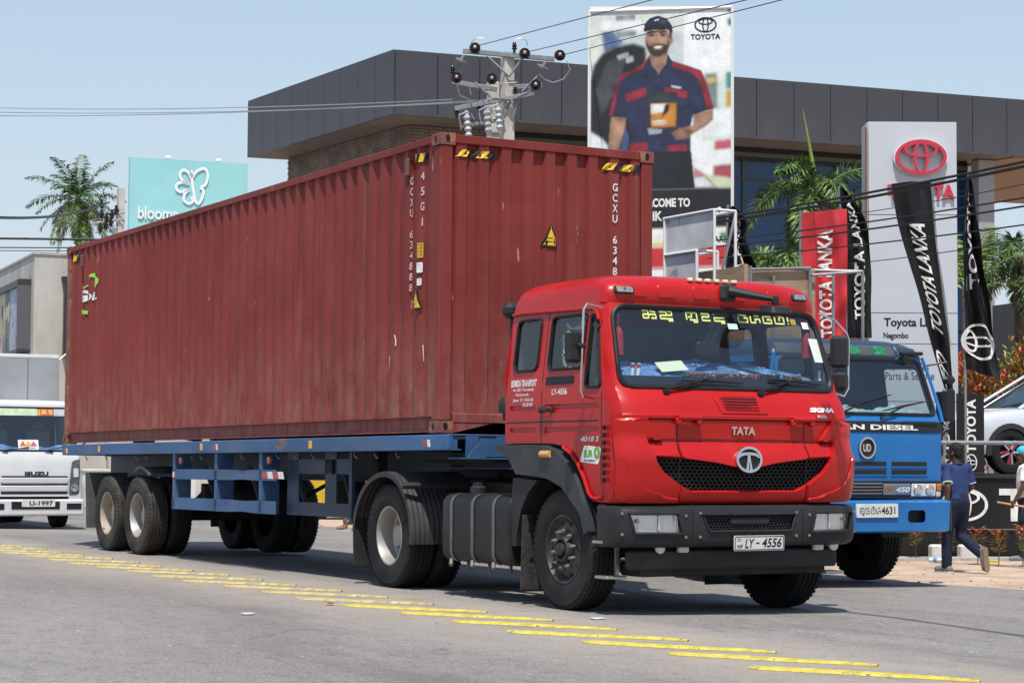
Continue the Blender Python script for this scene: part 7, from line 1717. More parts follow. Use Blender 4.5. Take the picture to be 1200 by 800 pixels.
pr((.03, .03, .04), [(275, 350), (300, 338), (380, 340), (390, 370), (388, 480), (372, 490), (282, 492), (274, 470)]); pr((.30, .32, .35), [(276, 470), (330, 475), (326, 490), (282, 494)]); pr((.55, .22, .03), [(288, 382), (380, 380), (378, 466), (290, 470)]); pr((.66, .60, .50), [(288, 382), (345, 382), (340, 410), (290, 420)]); pr(WH, ellipse(316, 398, 20, 13, 16)); pr(BK, [(340, 384), (356, 384), (352, 410), (320, 440), (330, 425)]); pr(WH, [(292, 445), (340, 442), (340, 447), (292, 450)]); pr(WH, [(292, 455), (345, 452), (345, 456), (292, 459)])
pr((.25, .12, .08), [(360, 488), (400, 470), (438, 480), (425, 510), (380, 516)]); pr((.010, .011, .016), [(206, 556), (432, 558), (445, 692), (204, 692)]); pr(WH, [(362, 316), (396, 322), (396, 327), (362, 321)])
pr(BK, [(68, 690), (583, 692), (583, 840), (68, 838)]); pr((.75, .74, .70), [(68, 838), (583, 840), (583, 905), (68, 903)]); pr((.52, .03, .03), [(68, 903), (583, 905), (583, 980), (68, 978)]); pr((.62, .45, .03), [(68, 890), (345, 890), (345, 899), (68, 899)]); pr((.05, .28, .13), ellipse(548, 866, 14, 12, 12))
mb = MB()
def pgrid(i, j): x = CX0+(CX1-CX0)*i/RW_; y = CY0+(CY1-CY0)*j/RH_; a, b = bp(670+x/3.077, y/3.077); return b0f(min(BWD-.01, max(.01, a)), b, .006)
mb.add([pgrid(i, j) for j in range(RH_+1) for i in range(RW_+1)], [(j*(RW_+1)+i, j*(RW_+1)+i+1, (j+1)*(RW_+1)+i+1, (j+1)*(RW_+1)+i) for j in range(RH_) for i in range(RW_)])
me_ = bpy.data.meshes.new('poster'); me_.from_pydata(mb.v, [], mb.f); at_ = me_.color_attributes.new('print', 'FLOAT_COLOR', 'POINT')
pad = np.concatenate([PIMG, PIMG[-1:]], 0); pad = np.concatenate([pad, pad[:, -1:]], 1); at_.data.foreach_set('color', np.concatenate([pad, np.ones(pad.shape[:2]+(1,))], 2).astype(np.float32).ravel())
mp_ = mat('poster_print', (.5, .5, .5), .5); an_ = mp_.node_tree.nodes.new('ShaderNodeAttribute'); an_.attribute_name = 'print'; mp_.node_tree.links.new(an_.outputs['Color'], mp_.node_tree.nodes['Principled BSDF'].inputs['Base Color'])
link(me_, 'poster', mp_, BB)
def btext(body_, x, y, w, h, m_, bo_=.03):
    (a, b), = cp([(x, y)]); k_ = 1/3.077/57.8; lettering(body_, lambda u, v, o: b0f(a+u, b+v, .012), m_, BB, w*k_, h*k_, bo_)
btext('TOYOTA', 483, 136, 106, 20, M_RUB, .03); btext('WELCOME TO', 330, 742, 196, 32, M_DECW, .04); btext('IK', 312, 790, 34, 34, M_DECW, .04); btext('O', 532, 778, 20, 32, M_DECW, .04); btext('CARE', 528, 880, 66, 22, M_RUB, .02)
(ea, eb), = cp([(483, 92)]); three_ovals(lambda a, b, c=0: b0f(ea+a, eb+b, .012+c), M_RUB, BB, .225)
# ================================================================ FLAGS
def spl(P, t):
    """point along a bent edge, t from 0 to 1"""
    n = len(P)-1; i = min(n-1, int(t*n)); f = t*n-i; a, b = Vector(P[i]), Vector(P[i+1])
    p0 = Vector(P[i-1]) if i > 0 else a*2-b; p3 = Vector(P[i+2]) if i+2 <= n else b*2-a
    return 0.5*((2*a)+(b-p0)*f+(2*p0-5*a+4*b-p3)*f*f+(3*a-p0-3*b+p3)*f**3)
TOC = Vector((.855, -.47, 0.02)).normalized()
def flag(label, left, right, pole, m_, txt, amp=.04, fold=3.0, group='tall feather flags by the showroom', v0=.10, v1=.86, us=.36, uc=.5, mark=None, nm='feather_flag', cat='flag'):
    """left and right: bent edges from top to bottom; pole: points of its own pole"""
    L0 = Vector(pole[-1]); T_ = thing(nm, label, cat, L0, group=group)
    def fn(u, v, o=0.0):
        a = spl(left, 1-v); b = spl(right, 1-v); p = a+(b-a)*u
        rip = amp*(sin(u*fold*pi+v*5)+.5*sin(v*13+u*4)+.35*sin(u*9-v*21))*min(1, .25+u)
        p = p+TOC*(rip+o); return tuple(p-L0)
    mb = MB(); mb.grid(fn, 36, 90); cl = mb.build('cloth', m_, T_, 80, each=False)
    H = (spl(left, 0)-spl(left, 1)).length; Wd = (spl(left, .5)-spl(right, .5)).length
    if txt:
        v, f = text_fit(txt, 1.0, 1.0, .03); v, f = dense(v, f, .02); mb = MB(); mb.add([fn(uc-q[1]*us, (v0+v1)/2+q[0]*(v1-v0), .022) for q in v], f); mb.build('lettering', M_DECW, cl, 0)
    if mark:
        mu, mv, ms = mark; kx = ms/Wd; ky = ms/H
        three_ovals(lambda a, b, c=0: fn(mu-b*kx, mv+a*ky, .022+c), M_DECW, cl, 1.0)
    mb = MB(); mb.tube([tuple(Vector(p)-L0) for p in pole], .022, 8); mb.build('pole', M_GALV, T_)
    return T_
M_FBK = mat('flag_black', (.008, .008, .010), .6, var=.2, scale=3); M_FRD = mat('flag_red', (.50, .022, .03), .6, var=.12, scale=3)
def gz(P, z=-.15): return (P[0], P[1], z)
lf = [(-8.05,9.12,5.11),(-8.08,9.15,4.45),(-8.08,9.21,3.79),(-8.09,9.28,3.13)]; rf = [(-7.7,9.73,5.19),(-7.74,9.76,4.45),(-7.78,9.77,3.79),(-7.81,9.78,3.19)]; pl = [(-8.1,9.13,5.17),(-8.15,9.17,4.06)]
f1 = flag('bright red vertical banner flag with white lettering', lf, rf, pl+[gz(pl[-1])], M_FRD, 'TOYOTA LANKA', .035, 4, 'tall feather flags by the showroom', .02, .86, .34, .50)
(qa, qb), = [(.45, .05)]
lf = [(-8.54,10.24,5.64),(-8.54,10.3,5.16),(-8.54,10.37,4.55),(-8.57,10.4,3.87),(-8.59,10.43,3.25)]; rf = [(-8.52,10.27,5.65),(-8.38,10.59,5.16),(-8.35,10.71,4.55),(-8.38,10.74,3.88),(-8.41,10.77,3.25)]; pl = [(-8.59,10.26,5.67),(-8.59,10.38,4.56),(-8.64,10.44,3.2)]
flag('black feather flag curling behind the red banner flag', lf, rf, pl+[gz(pl[-1])], M_FBK, 'TOYOTA LANKA', .06, 3, v0=.12, v1=.88, us=.40)
lf = [(-6.42,9.55,5.41),(-6.4,9.65,4.84),(-6.35,9.83,4.21),(-6.3,9.98,3.71),(-6.25,10.13,3.07),(-6.17,10.38,2.24)]; rf = [(-6.14,10.05,5.47),(-6.14,10.15,4.59),(-6.13,10.25,3.96),(-6.12,10.34,3.33),(-6.12,10.42,2.69),(-6.13,10.46,2.16)]; pl = [(-6.21,10.13,5.51),(-6.22,10.23,4.48),(-6.2,10.35,3.78),(-6.19,10.44,3.08),(-6.24,10.47,2.19)]
flag('long black feather flag slanting across the silver pylon sign', lf, rf, pl+[gz([(-6.34,10.43,1.05)][0], 1.10)], M_FBK, 'TOYOTA LANKA', .045, 2.5, v0=.30, v1=.84, us=.42, uc=.52, mark=(.5, .12, .30))
lf = [(-6.18,10.79,5.56),(-6.24,10.77,4.9),(-6.27,10.8,4.13),(-6.3,10.85,3.36),(-6.32,10.88,2.69)]; rf = [(-6.15,10.84,5.62),(-6.14,10.94,4.87),(-6.12,11.07,4.13),(-6.1,11.2,3.38),(-6.06,11.37,2.51)]; pl = [(-6.19,10.86,5.73),(-6.24,10.84,5.16),(-6.35,10.89,3.1)]
flag('black flag with white round emblem hanging beside the silver car', lf, rf, pl+[gz(pl[-1], 1.10)], M_FBK, 'TOYOTA', .10, 3.5, v0=.42, v1=.92, us=.36, uc=.45, mark=(.42, .16, .26))
lf = [(-10.22,9.28,5.42),(-10.25,9.27,5.06),(-10.29,9.26,4.64),(-10.32,9.26,4.22)]; rf = [(-10.19,9.34,5.48),(-10.09,9.55,5.23),(-10.12,9.54,4.85),(-10.04,9.73,4.39)]; pl = [(-10.28,9.29,5.49),(-10.35,9.3,4.23)]
flag('crumpled black flag beside the grey board frame', lf, rf, pl+[gz(pl[-1])], M_FBK, 'LANKA', .10, 4, v0=.12, v1=.85, us=.35, uc=.5)
# dark sign board beyond the shrubs at the right
(da, db) = [Vector(p) for p in [(-17.4,21.22,5.02),(-17.04,21.86,5.15)]]
DS = thing('notice_board', 'dark grey freestanding board behind the orange shrubs', 'board', (da.x, da.y, -.15))
u_ = (db-da); u_.z = 0; w_ = u_.length; u_.normalize(); df = plane_fn((0, 0, 0), u_, (0, 0, 1), u_.cross(Vector((0, 0, 1))))
mb = MB(); mb.prism([(0, .6), (w_, .6), (w_, 5.0), (0, 4.9)], lambda a, b: df(a, b, -.10), lambda a, b: df(a, b, 0)); mb.build('panel', mat('board_dark', (.03, .032, .036), .5), DS, 0)
for a in (.05, w_): mb = MB(); mb.box(df(a, 2.55, -.05), (.12, .16, 5.1), .01, Rz(atan2(u_.y, u_.x))); mb.build('post', M_GALV, DS)
# ================================================================ POLES AND WIRES
M_CONC = mat('pole_concrete', (.50, .47, .41), .85, var=.15, scale=3, spots=(.36, .33, .28), spot_t=.62, spot_scale=6); M_PORC = mat('porcelain_brown', (.035, .018, .016), .25); M_GLINS = mat('insulator_grey', (.20, .19, .20), .2, spec=.8)
pt_ = Vector([(-20.55,10.76,9.92)][0]); CAMR = Vector((.4826, .8758, 0)); KD = 44/2426.87
UP = thing('utility_pole', 'concrete utility pole with steel crossarms and dark disc insulators', 'pole', (pt_.x, pt_.y, -.15))
def up(x, y, d=0.0): return tuple(CAMR*((x-595)*KD)+Vector((0, 0, pt_.z+.15-(y-62)*KD))+TOC*d)
mb = MB(); mb.prism([(-.095, -.11), (.095, -.11), (.095, .11), (-.095, .11)], lambda a, b: (a*1.5, b*1.5, 0), lambda a, b: (a, b, pt_.z+.15)); mb.build('shaft', M_CONC, UP)
def arm(a, b, d=.13, w=.10):
    mb = MB(); p, q = Vector(up(*a, d)), Vector(up(*b, d)); v = q-p
    R = v.to_track_quat('X', 'Z').to_matrix(); mb.box((p+q)/2, (v.length, .08, w), .008, R); return mb.build('crossarm', M_GALV, UP)
arm((543, 62), (650, 71)); arm((530, 93), (583, 102), -.35); arm((600, 99), (636, 97), -.35); arm((534, 131), (627, 112), .2)
def stick(a, b, r=.025, d=.15, nm='brace', m_=None, d2=None):
    mb = MB(); mb.tube([up(*a, d), up(*b, d if d2 is None else d2)], r, 6); return mb.build(nm, m_ or M_GALV, UP)
for a, b in (((571, 68), (597, 92)), ((613, 70), (597, 92)), ((557, 99), (575, 116)), ((586, 150), (599, 121)), ((602, 140), (608, 116)), ((539, 92), (544, 78)), ((612, 110), (632, 90))): stick(a, b)
def disc(x, y, r=6.6, m_=None, tilt=None, d=.25):
    mb = MB(); R = (tilt or TOC).to_track_quat('Z', 'Y').to_matrix().to_4x4(); R.translation = Vector(up(x, y, d)); k = r*KD
    mb.lathe([(.001, -.06), (k*.3, -.055), (k*.75, -.03), (k, 0), (k*.98, .018), (k*.70, .012), (k*.65, .03), (k*.40, .02), (k*.3, .06), (.001, .065)], 18, R); ins = mb.build('insulator', m_ or M_PORC, UP)
    mb = MB(); mb.lathe([(.04, .06), (.035, .12), (.001, .13)], 8, R); mb.build('cap', M_STEEL, ins)
for x, y in ((557, 60), (615, 66), (656, 68), (536, 95), (577, 96), (628, 103)): disc(x, y)
for x, y in ((541, 75), (636, 82)): disc(x, y, 7.2, M_GLINS, Vector((.5, .3, 1)).normalized())
for x, y in ((603, 55), (531, 83), (604, 107), (562, 126), (584, 122), (536, 132)):
    mb = MB(); q = Vector(up(x, y, .16)); mb.lathe([(.03, -.16), (.03, -.10), (.06, -.09), (.06, -.07), (.03, -.05), (.055, -.03), (.055, -.01), (.03, .01), (.045, .03), (.03, .06), (.001, .07)], 10, Matrix.Translation(q)); mb.build('pin_insulator', M_PORC, UP)
for x in (549, 572, 585):
    mb = MB(); y0 = 143+(x-549)*-.25; mb.lathe([(.001, -.34), (.05, -.33)]+[(.05+.03*(q % 2), -.30+q*.06) for q in range(9)]+[(.05, .26), (.001, .28)], 10, Matrix.Translation(Vector(up(x, y0+6, .3))) @ Matrix.Rotation(.12, 4, 'X')); mb.build('fuse_cutout', mat('fuse_grey', (.40, .41, .42), .4), UP)
    stick((x-10, y0-3), (x, y0-7), .018, .35); stick((x-10, y0-3), (x-7, y0+14), .015, .35); stick((x+4, y0-6), (x+8, y0+2), .014, .3)
arm((540, 152), (592, 143), .22, .07)
def loopw(P, d=.25, r=.010):
    mb = MB(); mb.tube([up(x, y, d) for x, y in P], r, 5); mb.build('jumper_wire', M_STEEL, UP)
loopw([(552, 55), (556, 50), (562, 48), (567, 49)]); loopw([(604, 50), (611, 48), (617, 51), (618, 57)]); loopw([(664, 74), (668, 85), (660, 96), (648, 100), (638, 96), (632, 90)]); loopw([(630, 98), (618, 112), (600, 120), (572, 118)]); loopw([(536, 102), (540, 116), (552, 121)]); loopw([(553, 115), (551, 106), (570, 103), (606, 100)])
pt2 = Vector([(-22.47,11.45,9.66)][0]); U2 = thing('utility_pole', 'second concrete pole standing close behind the insulated utility pole', 'pole', (pt2.x, pt2.y, -.15))
mb = MB(); mb.prism([(-.1, -.1), (.1, -.1), (.1, .1), (-.1, .1)], lambda a, b: (a*1.5, b*1.5, 0), lambda a, b: (a, b, pt2.z+.15)); mb.build('shaft', M_CONC, U2)
for z in (1.0, 1.7, 2.4): mb = MB(); mb.box((.02, 0, pt2.z-z), (.24, .24, .05), .01); mb.build('clamp', M_GALV, U2)
pt3 = Vector([(-57.36,14.34,11.42)][0]); U3 = thing('utility_pole', 'distant concrete pole with fuse gear beside the teal sign', 'pole', (pt3.x, pt3.y, -.15)); k3 = 78/2426.87
mb = MB(); mb.prism([(-.12, -.12), (.12, -.12), (.12, .12), (-.12, .12)], lambda a, b: (a*1.5, b*1.5, 0), lambda a, b: (a, b, pt3.z+.15)); mb.build('shaft', M_CONC, U3)
def u3(x, y): return tuple(CAMR*((x-142)*k3)+Vector((.0, 0, pt3.z+.15-(y-221)*k3))+TOC*.2)
for a, b in (((118, 255), (148, 250)), ((112, 263), (146, 258)), ((117, 240), (141, 262)), ((126, 232), (122, 256)), ((114, 274), (140, 268))): mb = MB(); mb.tube([u3(*a), u3(*b)], .035, 6); mb.build('crossarm', M_GALV, U3)
for x, y in ((121, 252), (127, 256), (133, 252), (138, 247), (120, 268), (126, 264), (132, 261), (121, 240)):
    mb = MB(); mb.lathe([(.001, -.2), (.07, -.18), (.07, -.05), (.12, -.03), (.12, .02), (.06, .04), (.06, .16), (.001, .18)], 8, Matrix.Translation(Vector(u3(x, y)))); mb.build('insulator', M_PORC, U3)
for P in ([(125, 236), (122, 225), (128, 215), (133, 224)], [(118, 255), (113, 245), (120, 232), (130, 228)]): mb = MB(); mb.tube([u3(*p) for p in P], .02, 5); mb.build('jumper_wire', M_RUB, U3)
M_WIRE = mat('wire_black', (.016, .016, .017), .5); M_WIREG = mat('wire_alu', (.42, .42, .43), .35, metal=.6)
def wire(label, pts, r, m_=None, sag=.0, group='overhead lines'):
    P = [Vector(p) for p in pts]; a = P[0]; out = []
    for p, q in zip(P, P[1:]):
        for i in range(12): t = i/12; out.append(tuple(p+(q-p)*t-Vector((0, 0, sag*4*t*(1-t)))-a))
    out.append(tuple(P[-1]-a)); mb = MB(); mb.tube(out, r, 5); o = mb.build('overhead_wire', m_ or M_WIRE); o.location = a
    tag(o, label, 'wire', group)
def DD(p, d0, q, d1): return None
wa = [Vector(p)+pt_-Vector((0, 0, pt_.z+.15)) for p in (up(560, 58, .3), up(618, 65, .3), up(660, 68, .3))]
for a, (b,), nm in zip(wa, ([(-6.81,6.83,8.22)], [(-6.53,7.38,8.02)], [(-5.98,8.35,8.18)]), ('highest', 'middle', 'lowest')): wire('thin overhead line crossing the billboard, %s of the three' % nm, [a, b], .009)
wl_ = [Vector(p)+pt_-Vector((0, 0, pt_.z+.15)) for p in (up(531, 121, .3), up(555, 124, .3), up(576, 121, .3))]
for a, (b,), nm in zip(wl_, ([(-41.98,4.89,11.4)], [(-41.99,4.89,11.27)], [(-42,4.9,11.16)]), ('upper', 'middle', 'lower')): wire('pale bare line across the grey fascia, %s of the three' % nm, [a, b], .011, M_WIREG, .12)
(a,), (b,) = [(-57.6,13.97,10.9)], [(-22.28,-0.2,5.94)]
wire('thick black cable sagging past the coconut palm', [a, b], .035, None, .25)
for y0, y1, r, nm in ((280, 283, .035, 'topmost of the low cables beside the container roof corner'), (291, 292, .018, 'thin middle cable beside the container roof corner'), (294.5, 296, .012, 'lowest thin cable beside the container roof corner')):
    a, = [Vector(C_) for C_ in [(0, 0, 0)]]; 
    pa_ = Vector([(-41.96,4.57,14.5)][0]); pb2 = Vector([(-39.21,9.55,14.54)][0]); kk = 60/2426.87
    wire('black cable, '+nm, [(pa_.x, pa_.y, pa_.z-y0*kk), (pb2.x, pb2.y, pb2.z-y1*kk)], r)
for (b,), (a,), r, nm in (([(-1.53,8.49,5.19)], [(-10.4,8.98,5.24)], .020, 'highest thick cable over the pylon sign'), ([(-1.53,8.49,5.13)], [(-10.41,8.99,5.17)], .022, 'second thick cable over the pylon sign'), ([(-1.55,8.5,4.71)], [(-10.42,8.99,4.88)], .012, 'third cable crossing the black flags'), ([(-1.56,8.51,4.6)], [(-10.42,9,4.78)], .014, 'fourth cable crossing the red flag'), ([(-1.57,8.51,4.35)], [(-10.43,9,4.6)], .011, 'fifth cable low across the red flag'), ([(-1.54,8.5,4.91)], [(-9.52,10.58,5.27)], .007, 'thin line just under the thick cables'), ([(-1.58,8.52,4.19)], [(-9.56,10.6,4.48)], .007, 'lowest thin line across the pylon sign')):
    wire('black '+nm, [a, b], r, None, .05)
for k, dz in enumerate((0, .35)):
    P_ = [(x+(7+dz)*.381, y-(7+dz)*.229-.06*k, 7+dz-.03) for x, y in [(2.54,1.37),(3.85,1.27),(4.94,1.06),(6.7,0.7)]]
    wire('black service wire high over the road in front of the red truck, %s strand' % ('upper' if k else 'lower'), P_, .022)
# ================================================================ THINGS SEEN UNDER THE TRAILER
(sx_, sy_), = [(-27.75,10.07)]
SKP = thing('yellow_skip', 'yellow steel skip standing on the far verge, seen under the trailer', 'skip', (sx_-.1, sy_+.5, -.15), 1.1)
mb = MB(); mb.prism([(-.9, .25), (.9, .25), (1.3, 1.55), (-1.3, 1.55)], lambda a, b: (a, -.6, b), lambda a, b: (a, .6, b)); mb.build('body', mat('skip_yellow', (.55, .36, .02), .5, var=.2, scale=4), SKP)
mb = MB(); mb.box((0, 0, 1.55), (2.7, 1.3, .06), .01); mb.box((0, 0, .18), (1.7, 1.0, .14), .01); mb.build('rim', M_CHAS, SKP)
for x in (-.7, .7): mb = MB(); mb.tube([(x, -.5, .1), (x, .5, .1)], .1, 10); mb.build('wheel', M_RUB, SKP)
(mx, my), = [(-24,8.81)]
MC = thing('motorcycle', 'small dark motorcycle parked on the far verge, seen under the trailer', 'motorcycle', (mx-.3, my+.4, -.14), 2.2)
for x in (-.6, .6): mb = MB(); mb.ring([(x+.27*cos(2*pi*q/20), 0, .29+.27*sin(2*pi*q/20)) for q in range(20)], .035, 6); w_ = mb.build('wheel', M_RUB, MC); mb = MB(); mb.lathe([(.10, -.03), (.10, .03), (.04, .05), (.001, .05)], 12, Matrix.Translation((x, 0, .29)) @ Matrix.Rotation(pi/2, 4, 'X')); mb.build('hub', M_STEEL, w_)
mb = MB(); mb.box((-.25, 0, .76), (.7, .24, .10), .04); mb.build('saddle', M_RUB, MC)
mb = MB(); mb.box((.2, 0, .72), (.42, .24, .2), .07); mb.build('tank', M_DARK, MC)
mb = MB(); mb.tube([(.6, 0, .29), (.48, 0, .8), (.42, 0, 1.0)], .03, 6); mb.tube([(.42, -.3, 1.02), (.45, 0, 1.0), (.42, .3, 1.02)], .02, 6); mb.tube([(-.6, 0, .29), (-.1, 0, .4), (.3, 0, .6)], .03, 6); mb.box((.05, 0, .42), (.35, .22, .28), .05); mb.build('frame', M_CHAS, MC, each=False)
mb = MB(); mb.box((-.66, 0, .70), (.05, .12, .06), .01); mb.build('tail_lamp', M_REDR, MC)
mb = MB(); mb.lathe([(.08, 0), (.08, .05), (.04, .08), (.001, .08)], 12, Matrix.Translation((.52, 0, .88)) @ Matrix.Rotation(-pi/2, 4, 'Y')); mb.build('headlamp', M_REFL, MC)

# ================================================================ PEOPLE
def ellipsoid(mb, c, r, n=14, R=None):
    vs = []; fs = []; m = n//2
    for i in range(m+1):
        t = pi*i/m
        for k in range(n): p = Vector((r[0]*sin(t)*cos(2*pi*k/n), r[1]*sin(t)*sin(2*pi*k/n), r[2]*cos(t))); vs.append(tuple(Vector(c)+((R @ p) if R else p)))
    for i in range(m):
        for k in range(n): fs.append((i*n+k, (i+1)*n+k, (i+1)*n+(k+1) % n, i*n+(k+1) % n))
    mb.add(vs, fs); return mb
def limb(mb, pts, rs, n=12):
    mb.tube(pts, rs, n)
    for p, r in zip(pts, rs): ellipsoid(mb, p, (r*.99, r*.99, r*.99), 12)
def fuse(mb, name, m, parent, voxel=.010, it=6):
    """fuses overlapping closed shapes into one continuous skin"""
    me = bpy.data.meshes.new(name); me.from_pydata(mb.v, [], mb.f); fix_normals(me)
    o = bpy.data.objects.new(name, me); COL.objects.link(o)
    r = o.modifiers.new('r', 'REMESH'); r.mode = 'VOXEL'; r.voxel_size = voxel
    s = o.modifiers.new('s', 'SMOOTH'); s.factor = .5; s.iterations = it
    dg = bpy.context.evaluated_depsgraph_get(); out = bpy.data.meshes.new_from_object(o.evaluated_get(dg))
    bpy.data.objects.remove(o); out.polygons.foreach_set('use_smooth', [True]*len(out.polygons)); out.name = name
    return link(out, name, m, parent)
M_SKIN = mat('skin_brown', (.085, .043, .026), .5, var=.12, scale=9); M_HAIR = mat('hair_black', (.010, .009, .009), .6, bump=.5, bscale=90)
def person(label, loc, ang, J, cl, H=1.0):
    """J: joints; cl: materials for shirt, trousers, shoes; shorts, cap options"""
    P = thing('person', label, 'person', loc, ang); V = lambda k: Vector(J[k])
    b = MB(); hc = V('head'); look = Rz(J.get('look', 0)) @ Rx(J.get('nod', 0))
    q = lambda x, y, z: tuple(hc+look @ Vector((x, y, z)))
    ellipsoid(b, q(0, -.012, .03), (.075, .095, .095), 18, look); ellipsoid(b, q(0, .025, -.045), (.056, .068, .075), 16, look); ellipsoid(b, q(0, .055, -.085), (.034, .032, .028), 12, look)
    ellipsoid(b, q(0, .098, -.018), (.014, .020, .024), 10, look); ellipsoid(b, q(0, .082, -.055), (.026, .014, .012), 10, look); ellipsoid(b, q(0, .078, .018), (.05, .018, .012), 10, look)
    for s in (-1, 1): ellipsoid(b, q(s*.077, -.008, -.012), (.012, .022, .034), 10, look)
    limb(b, [tuple(hc+Vector((0, -.02, -.07))), J['neck'], tuple(V('chest')+Vector((0, 0, .12)))], [.052, .052, .060])
    limb(b, [J['pelvis'], J['chest']], [.095, .095]); limb(b, [tuple(V('sl')*.8+V('chest')*.2), tuple(V('sr')*.8+V('chest')*.2)], [.045, .045])
    for s in 'lr':
        limb(b, [J['s'+s], J['e'+s], J['w'+s]], [.050, .040, .029])
        w, e = V('w'+s), V('e'+s); d = (w-e).normalized(); fw = J.get('grip'+s); sd = -1 if s == 'l' else 1
        fr = Vector((0, 1, 0)); fr = (fr-d*fr.dot(d)).normalized(); pn_ = d.cross(fr)*sd  # palm faces the thigh
        pc = w+d*.055; limb(b, [tuple(w), tuple(w+d*.03), tuple(w+d*.085)], [.026, .028, .026]); ellipsoid(b, tuple(pc), (.026, .036, .04), 10)
        for i, (o_, ln) in enumerate(((.030, .070), (.010, .080), (-.010, .075), (-.029, .058))):
            a = w+d*.085+fr*o_; c1 = .35 if not fw else 1.0; inw = -pn_*(1 if s == 'l' else 1)
            p1 = a+(d+inw*c1*.5).normalized()*ln*.45; p2 = p1+(d*(1-c1*.7)+inw*c1).normalized()*ln*.32; p3 = p2+(d*(.7-c1*1.3)+inw*c1).normalized()*ln*.25
            b.tube([tuple(a-d*.02), tuple(p1), tuple(p2), tuple(p3)], [.0095, .009, .0082, .0065], 8)
        t0 = w+d*.03+fr*.026; t1 = t0+(d*.6+fr*.8).normalized()*.035; t2 = t1+(d*.9+fr*.15-pn_*.3).normalized()*.032; b.tube([tuple(t0), tuple(t1), tuple(t2)], [.013, .011, .008], 8)
    for s in 'lr':
        limb(b, [J['h'+s], J['k'+s], tuple(V('k'+s)*.65+V('a'+s)*.35), J['a'+s]], [.078, .054, .050, .034])
        if cl.get('sandal'): limb(b, [J['a'+s], tuple(V('a'+s)*.3+V('t'+s)*.7), J['t'+s]], [.036, .036, .028])
    fuse(b, 'body', cl.get('skin', M_SKIN), P, .0085, 3)
    # hair or cap
    h = MB()
    if cl.get('cap'):
        ellipsoid(h, q(0, -.012, .055), (.086, .106, .082), 18, look); c_ = fuse(h, 'cap', cl['cap'], P, .008, 3)
        h = MB(); vs = []; n = 12
        for i in range(n+1):
            a = pi*i/n; vs += [q(.078*cos(a), .055+.035*sin(a), .045), q(.080*cos(a), .075+.10*sin(a), .030)]
        h.add(vs+[tuple(Vector(p)-Vector((0, 0, .006))) for p in vs], [(2*i, 2*i+1, 2*i+3, 2*i+2) for i in range(n)]+[(2*(n+1)+2*i, 2*(n+1)+2*i+1, 2*(n+1)+2*i+3, 2*(n+1)+2*i+2) for i in range(n)]); h.build('cap_peak', cl['cap'], c_)
        h = MB(); ellipsoid(h, q(0, -.035, -.0), (.079, .085, .075), 14, look); fuse(h, 'hair', M_HAIR, P, .009, 2)
    else:
        ellipsoid(h, q(0, -.022, .045), (.084, .100, .092), 18, look); ellipsoid(h, q(0, -.055, -.005), (.074, .062, .085), 16, look)
        for s in (-1, 1): ellipsoid(h, q(s*.07, .005, .02), (.014, .03, .04), 10, look)
        fuse(h, 'hair', M_HAIR, P, .008, 2)
    for s in (-1, 1): h = MB(); ellipsoid(h, q(s*.030, .084, .0), (.011, .006, .006), 10, look); h.build('eye', M_HAIR, P)
    # shirt
    c = MB(); pv, ch = V('pelvis'), V('chest')
    n = 18; L = []
    for t, rx, ry in ((-.02, .178, .125), (.06, .182, .128), (.3, .170, .122), (.55, .178, .125), (.8, .190, .125), (1.0, .188, .120), (1.25, .192, .112), (1.42, .176, .098), (1.53, .130, .082), (1.61, .078, .068)):
        o_ = pv+(ch-pv)*t+Vector((0, .006*sin(t*3), 0)); L.append([(o_.x+rx*cos(2*pi*k/n), o_.y+ry*sin(2*pi*k/n), o_.z+.02*sin(2*pi*k/n*2+t)*(t < .1)) for k in range(n)])
    c.add([p for l in L for p in l], [(i*n+k, i*n+(k+1) % n, (i+1)*n+(k+1) % n, (i+1)*n+k) for i in range(len(L)-1) for k in range(n)]+[tuple(range(n)), tuple(range((len(L)-1)*n, len(L)*n))])
    for s in 'lr':
        S0, E0 = V('s'+s), V('e'+s); limb(c, [tuple(S0*.86+ch*.14+Vector((0, 0, .0))), tuple(S0), tuple(S0+(E0-S0)*.45)], [.078, .066, .061]); c.tube([tuple(S0+(E0-S0)*.35), tuple(S0+(E0-S0)*.78)], [.062, .071], 14)
    sh = fuse(c, 'shirt', cl['shirt'], P, .010, 9)
    if cl.get('trim'):
        for s in 'lr': c = MB(); S0, E0 = V('s'+s), V('e'+s); c.tube([tuple(S0+(E0-S0)*.765), tuple(S0+(E0-S0)*.80)], [.0715, .0725], 14); c.build('cuff', cl['trim'], sh)
    c = MB(); nk = V('neck'); c.ring([(nk.x+.062*cos(a), nk.y-.01+.060*sin(a), nk.z-.012-.012*sin(a)) for a in [2*pi*k/20 for k in range(20)]], .014, 8); c.build('collar', cl['shirt'], sh)
    # trousers or shorts
    c = MB(); limb(c, [tuple(pv+Vector((0, 0, .02))), tuple(V('hl')*.5+V('hr')*.5)], [.14, .145]); f_ = .55 if cl.get('shorts') else 1
    for s in 'lr':
        hp, kn, an = V('h'+s), V('k'+s), V('a'+s)
        if cl.get('shorts'): limb(c, [tuple(hp), tuple(kn+Vector((0, 0, .03)))], [.105, .098])
        else: limb(c, [tuple(hp), tuple(hp*.5+kn*.5), tuple(kn), tuple(kn*.5+an*.5), tuple(an+(kn-an)*.04)], [.105, .094, .078, .072, .068])
    fuse(c, 'trousers', cl['trousers'], P, .011, 5)
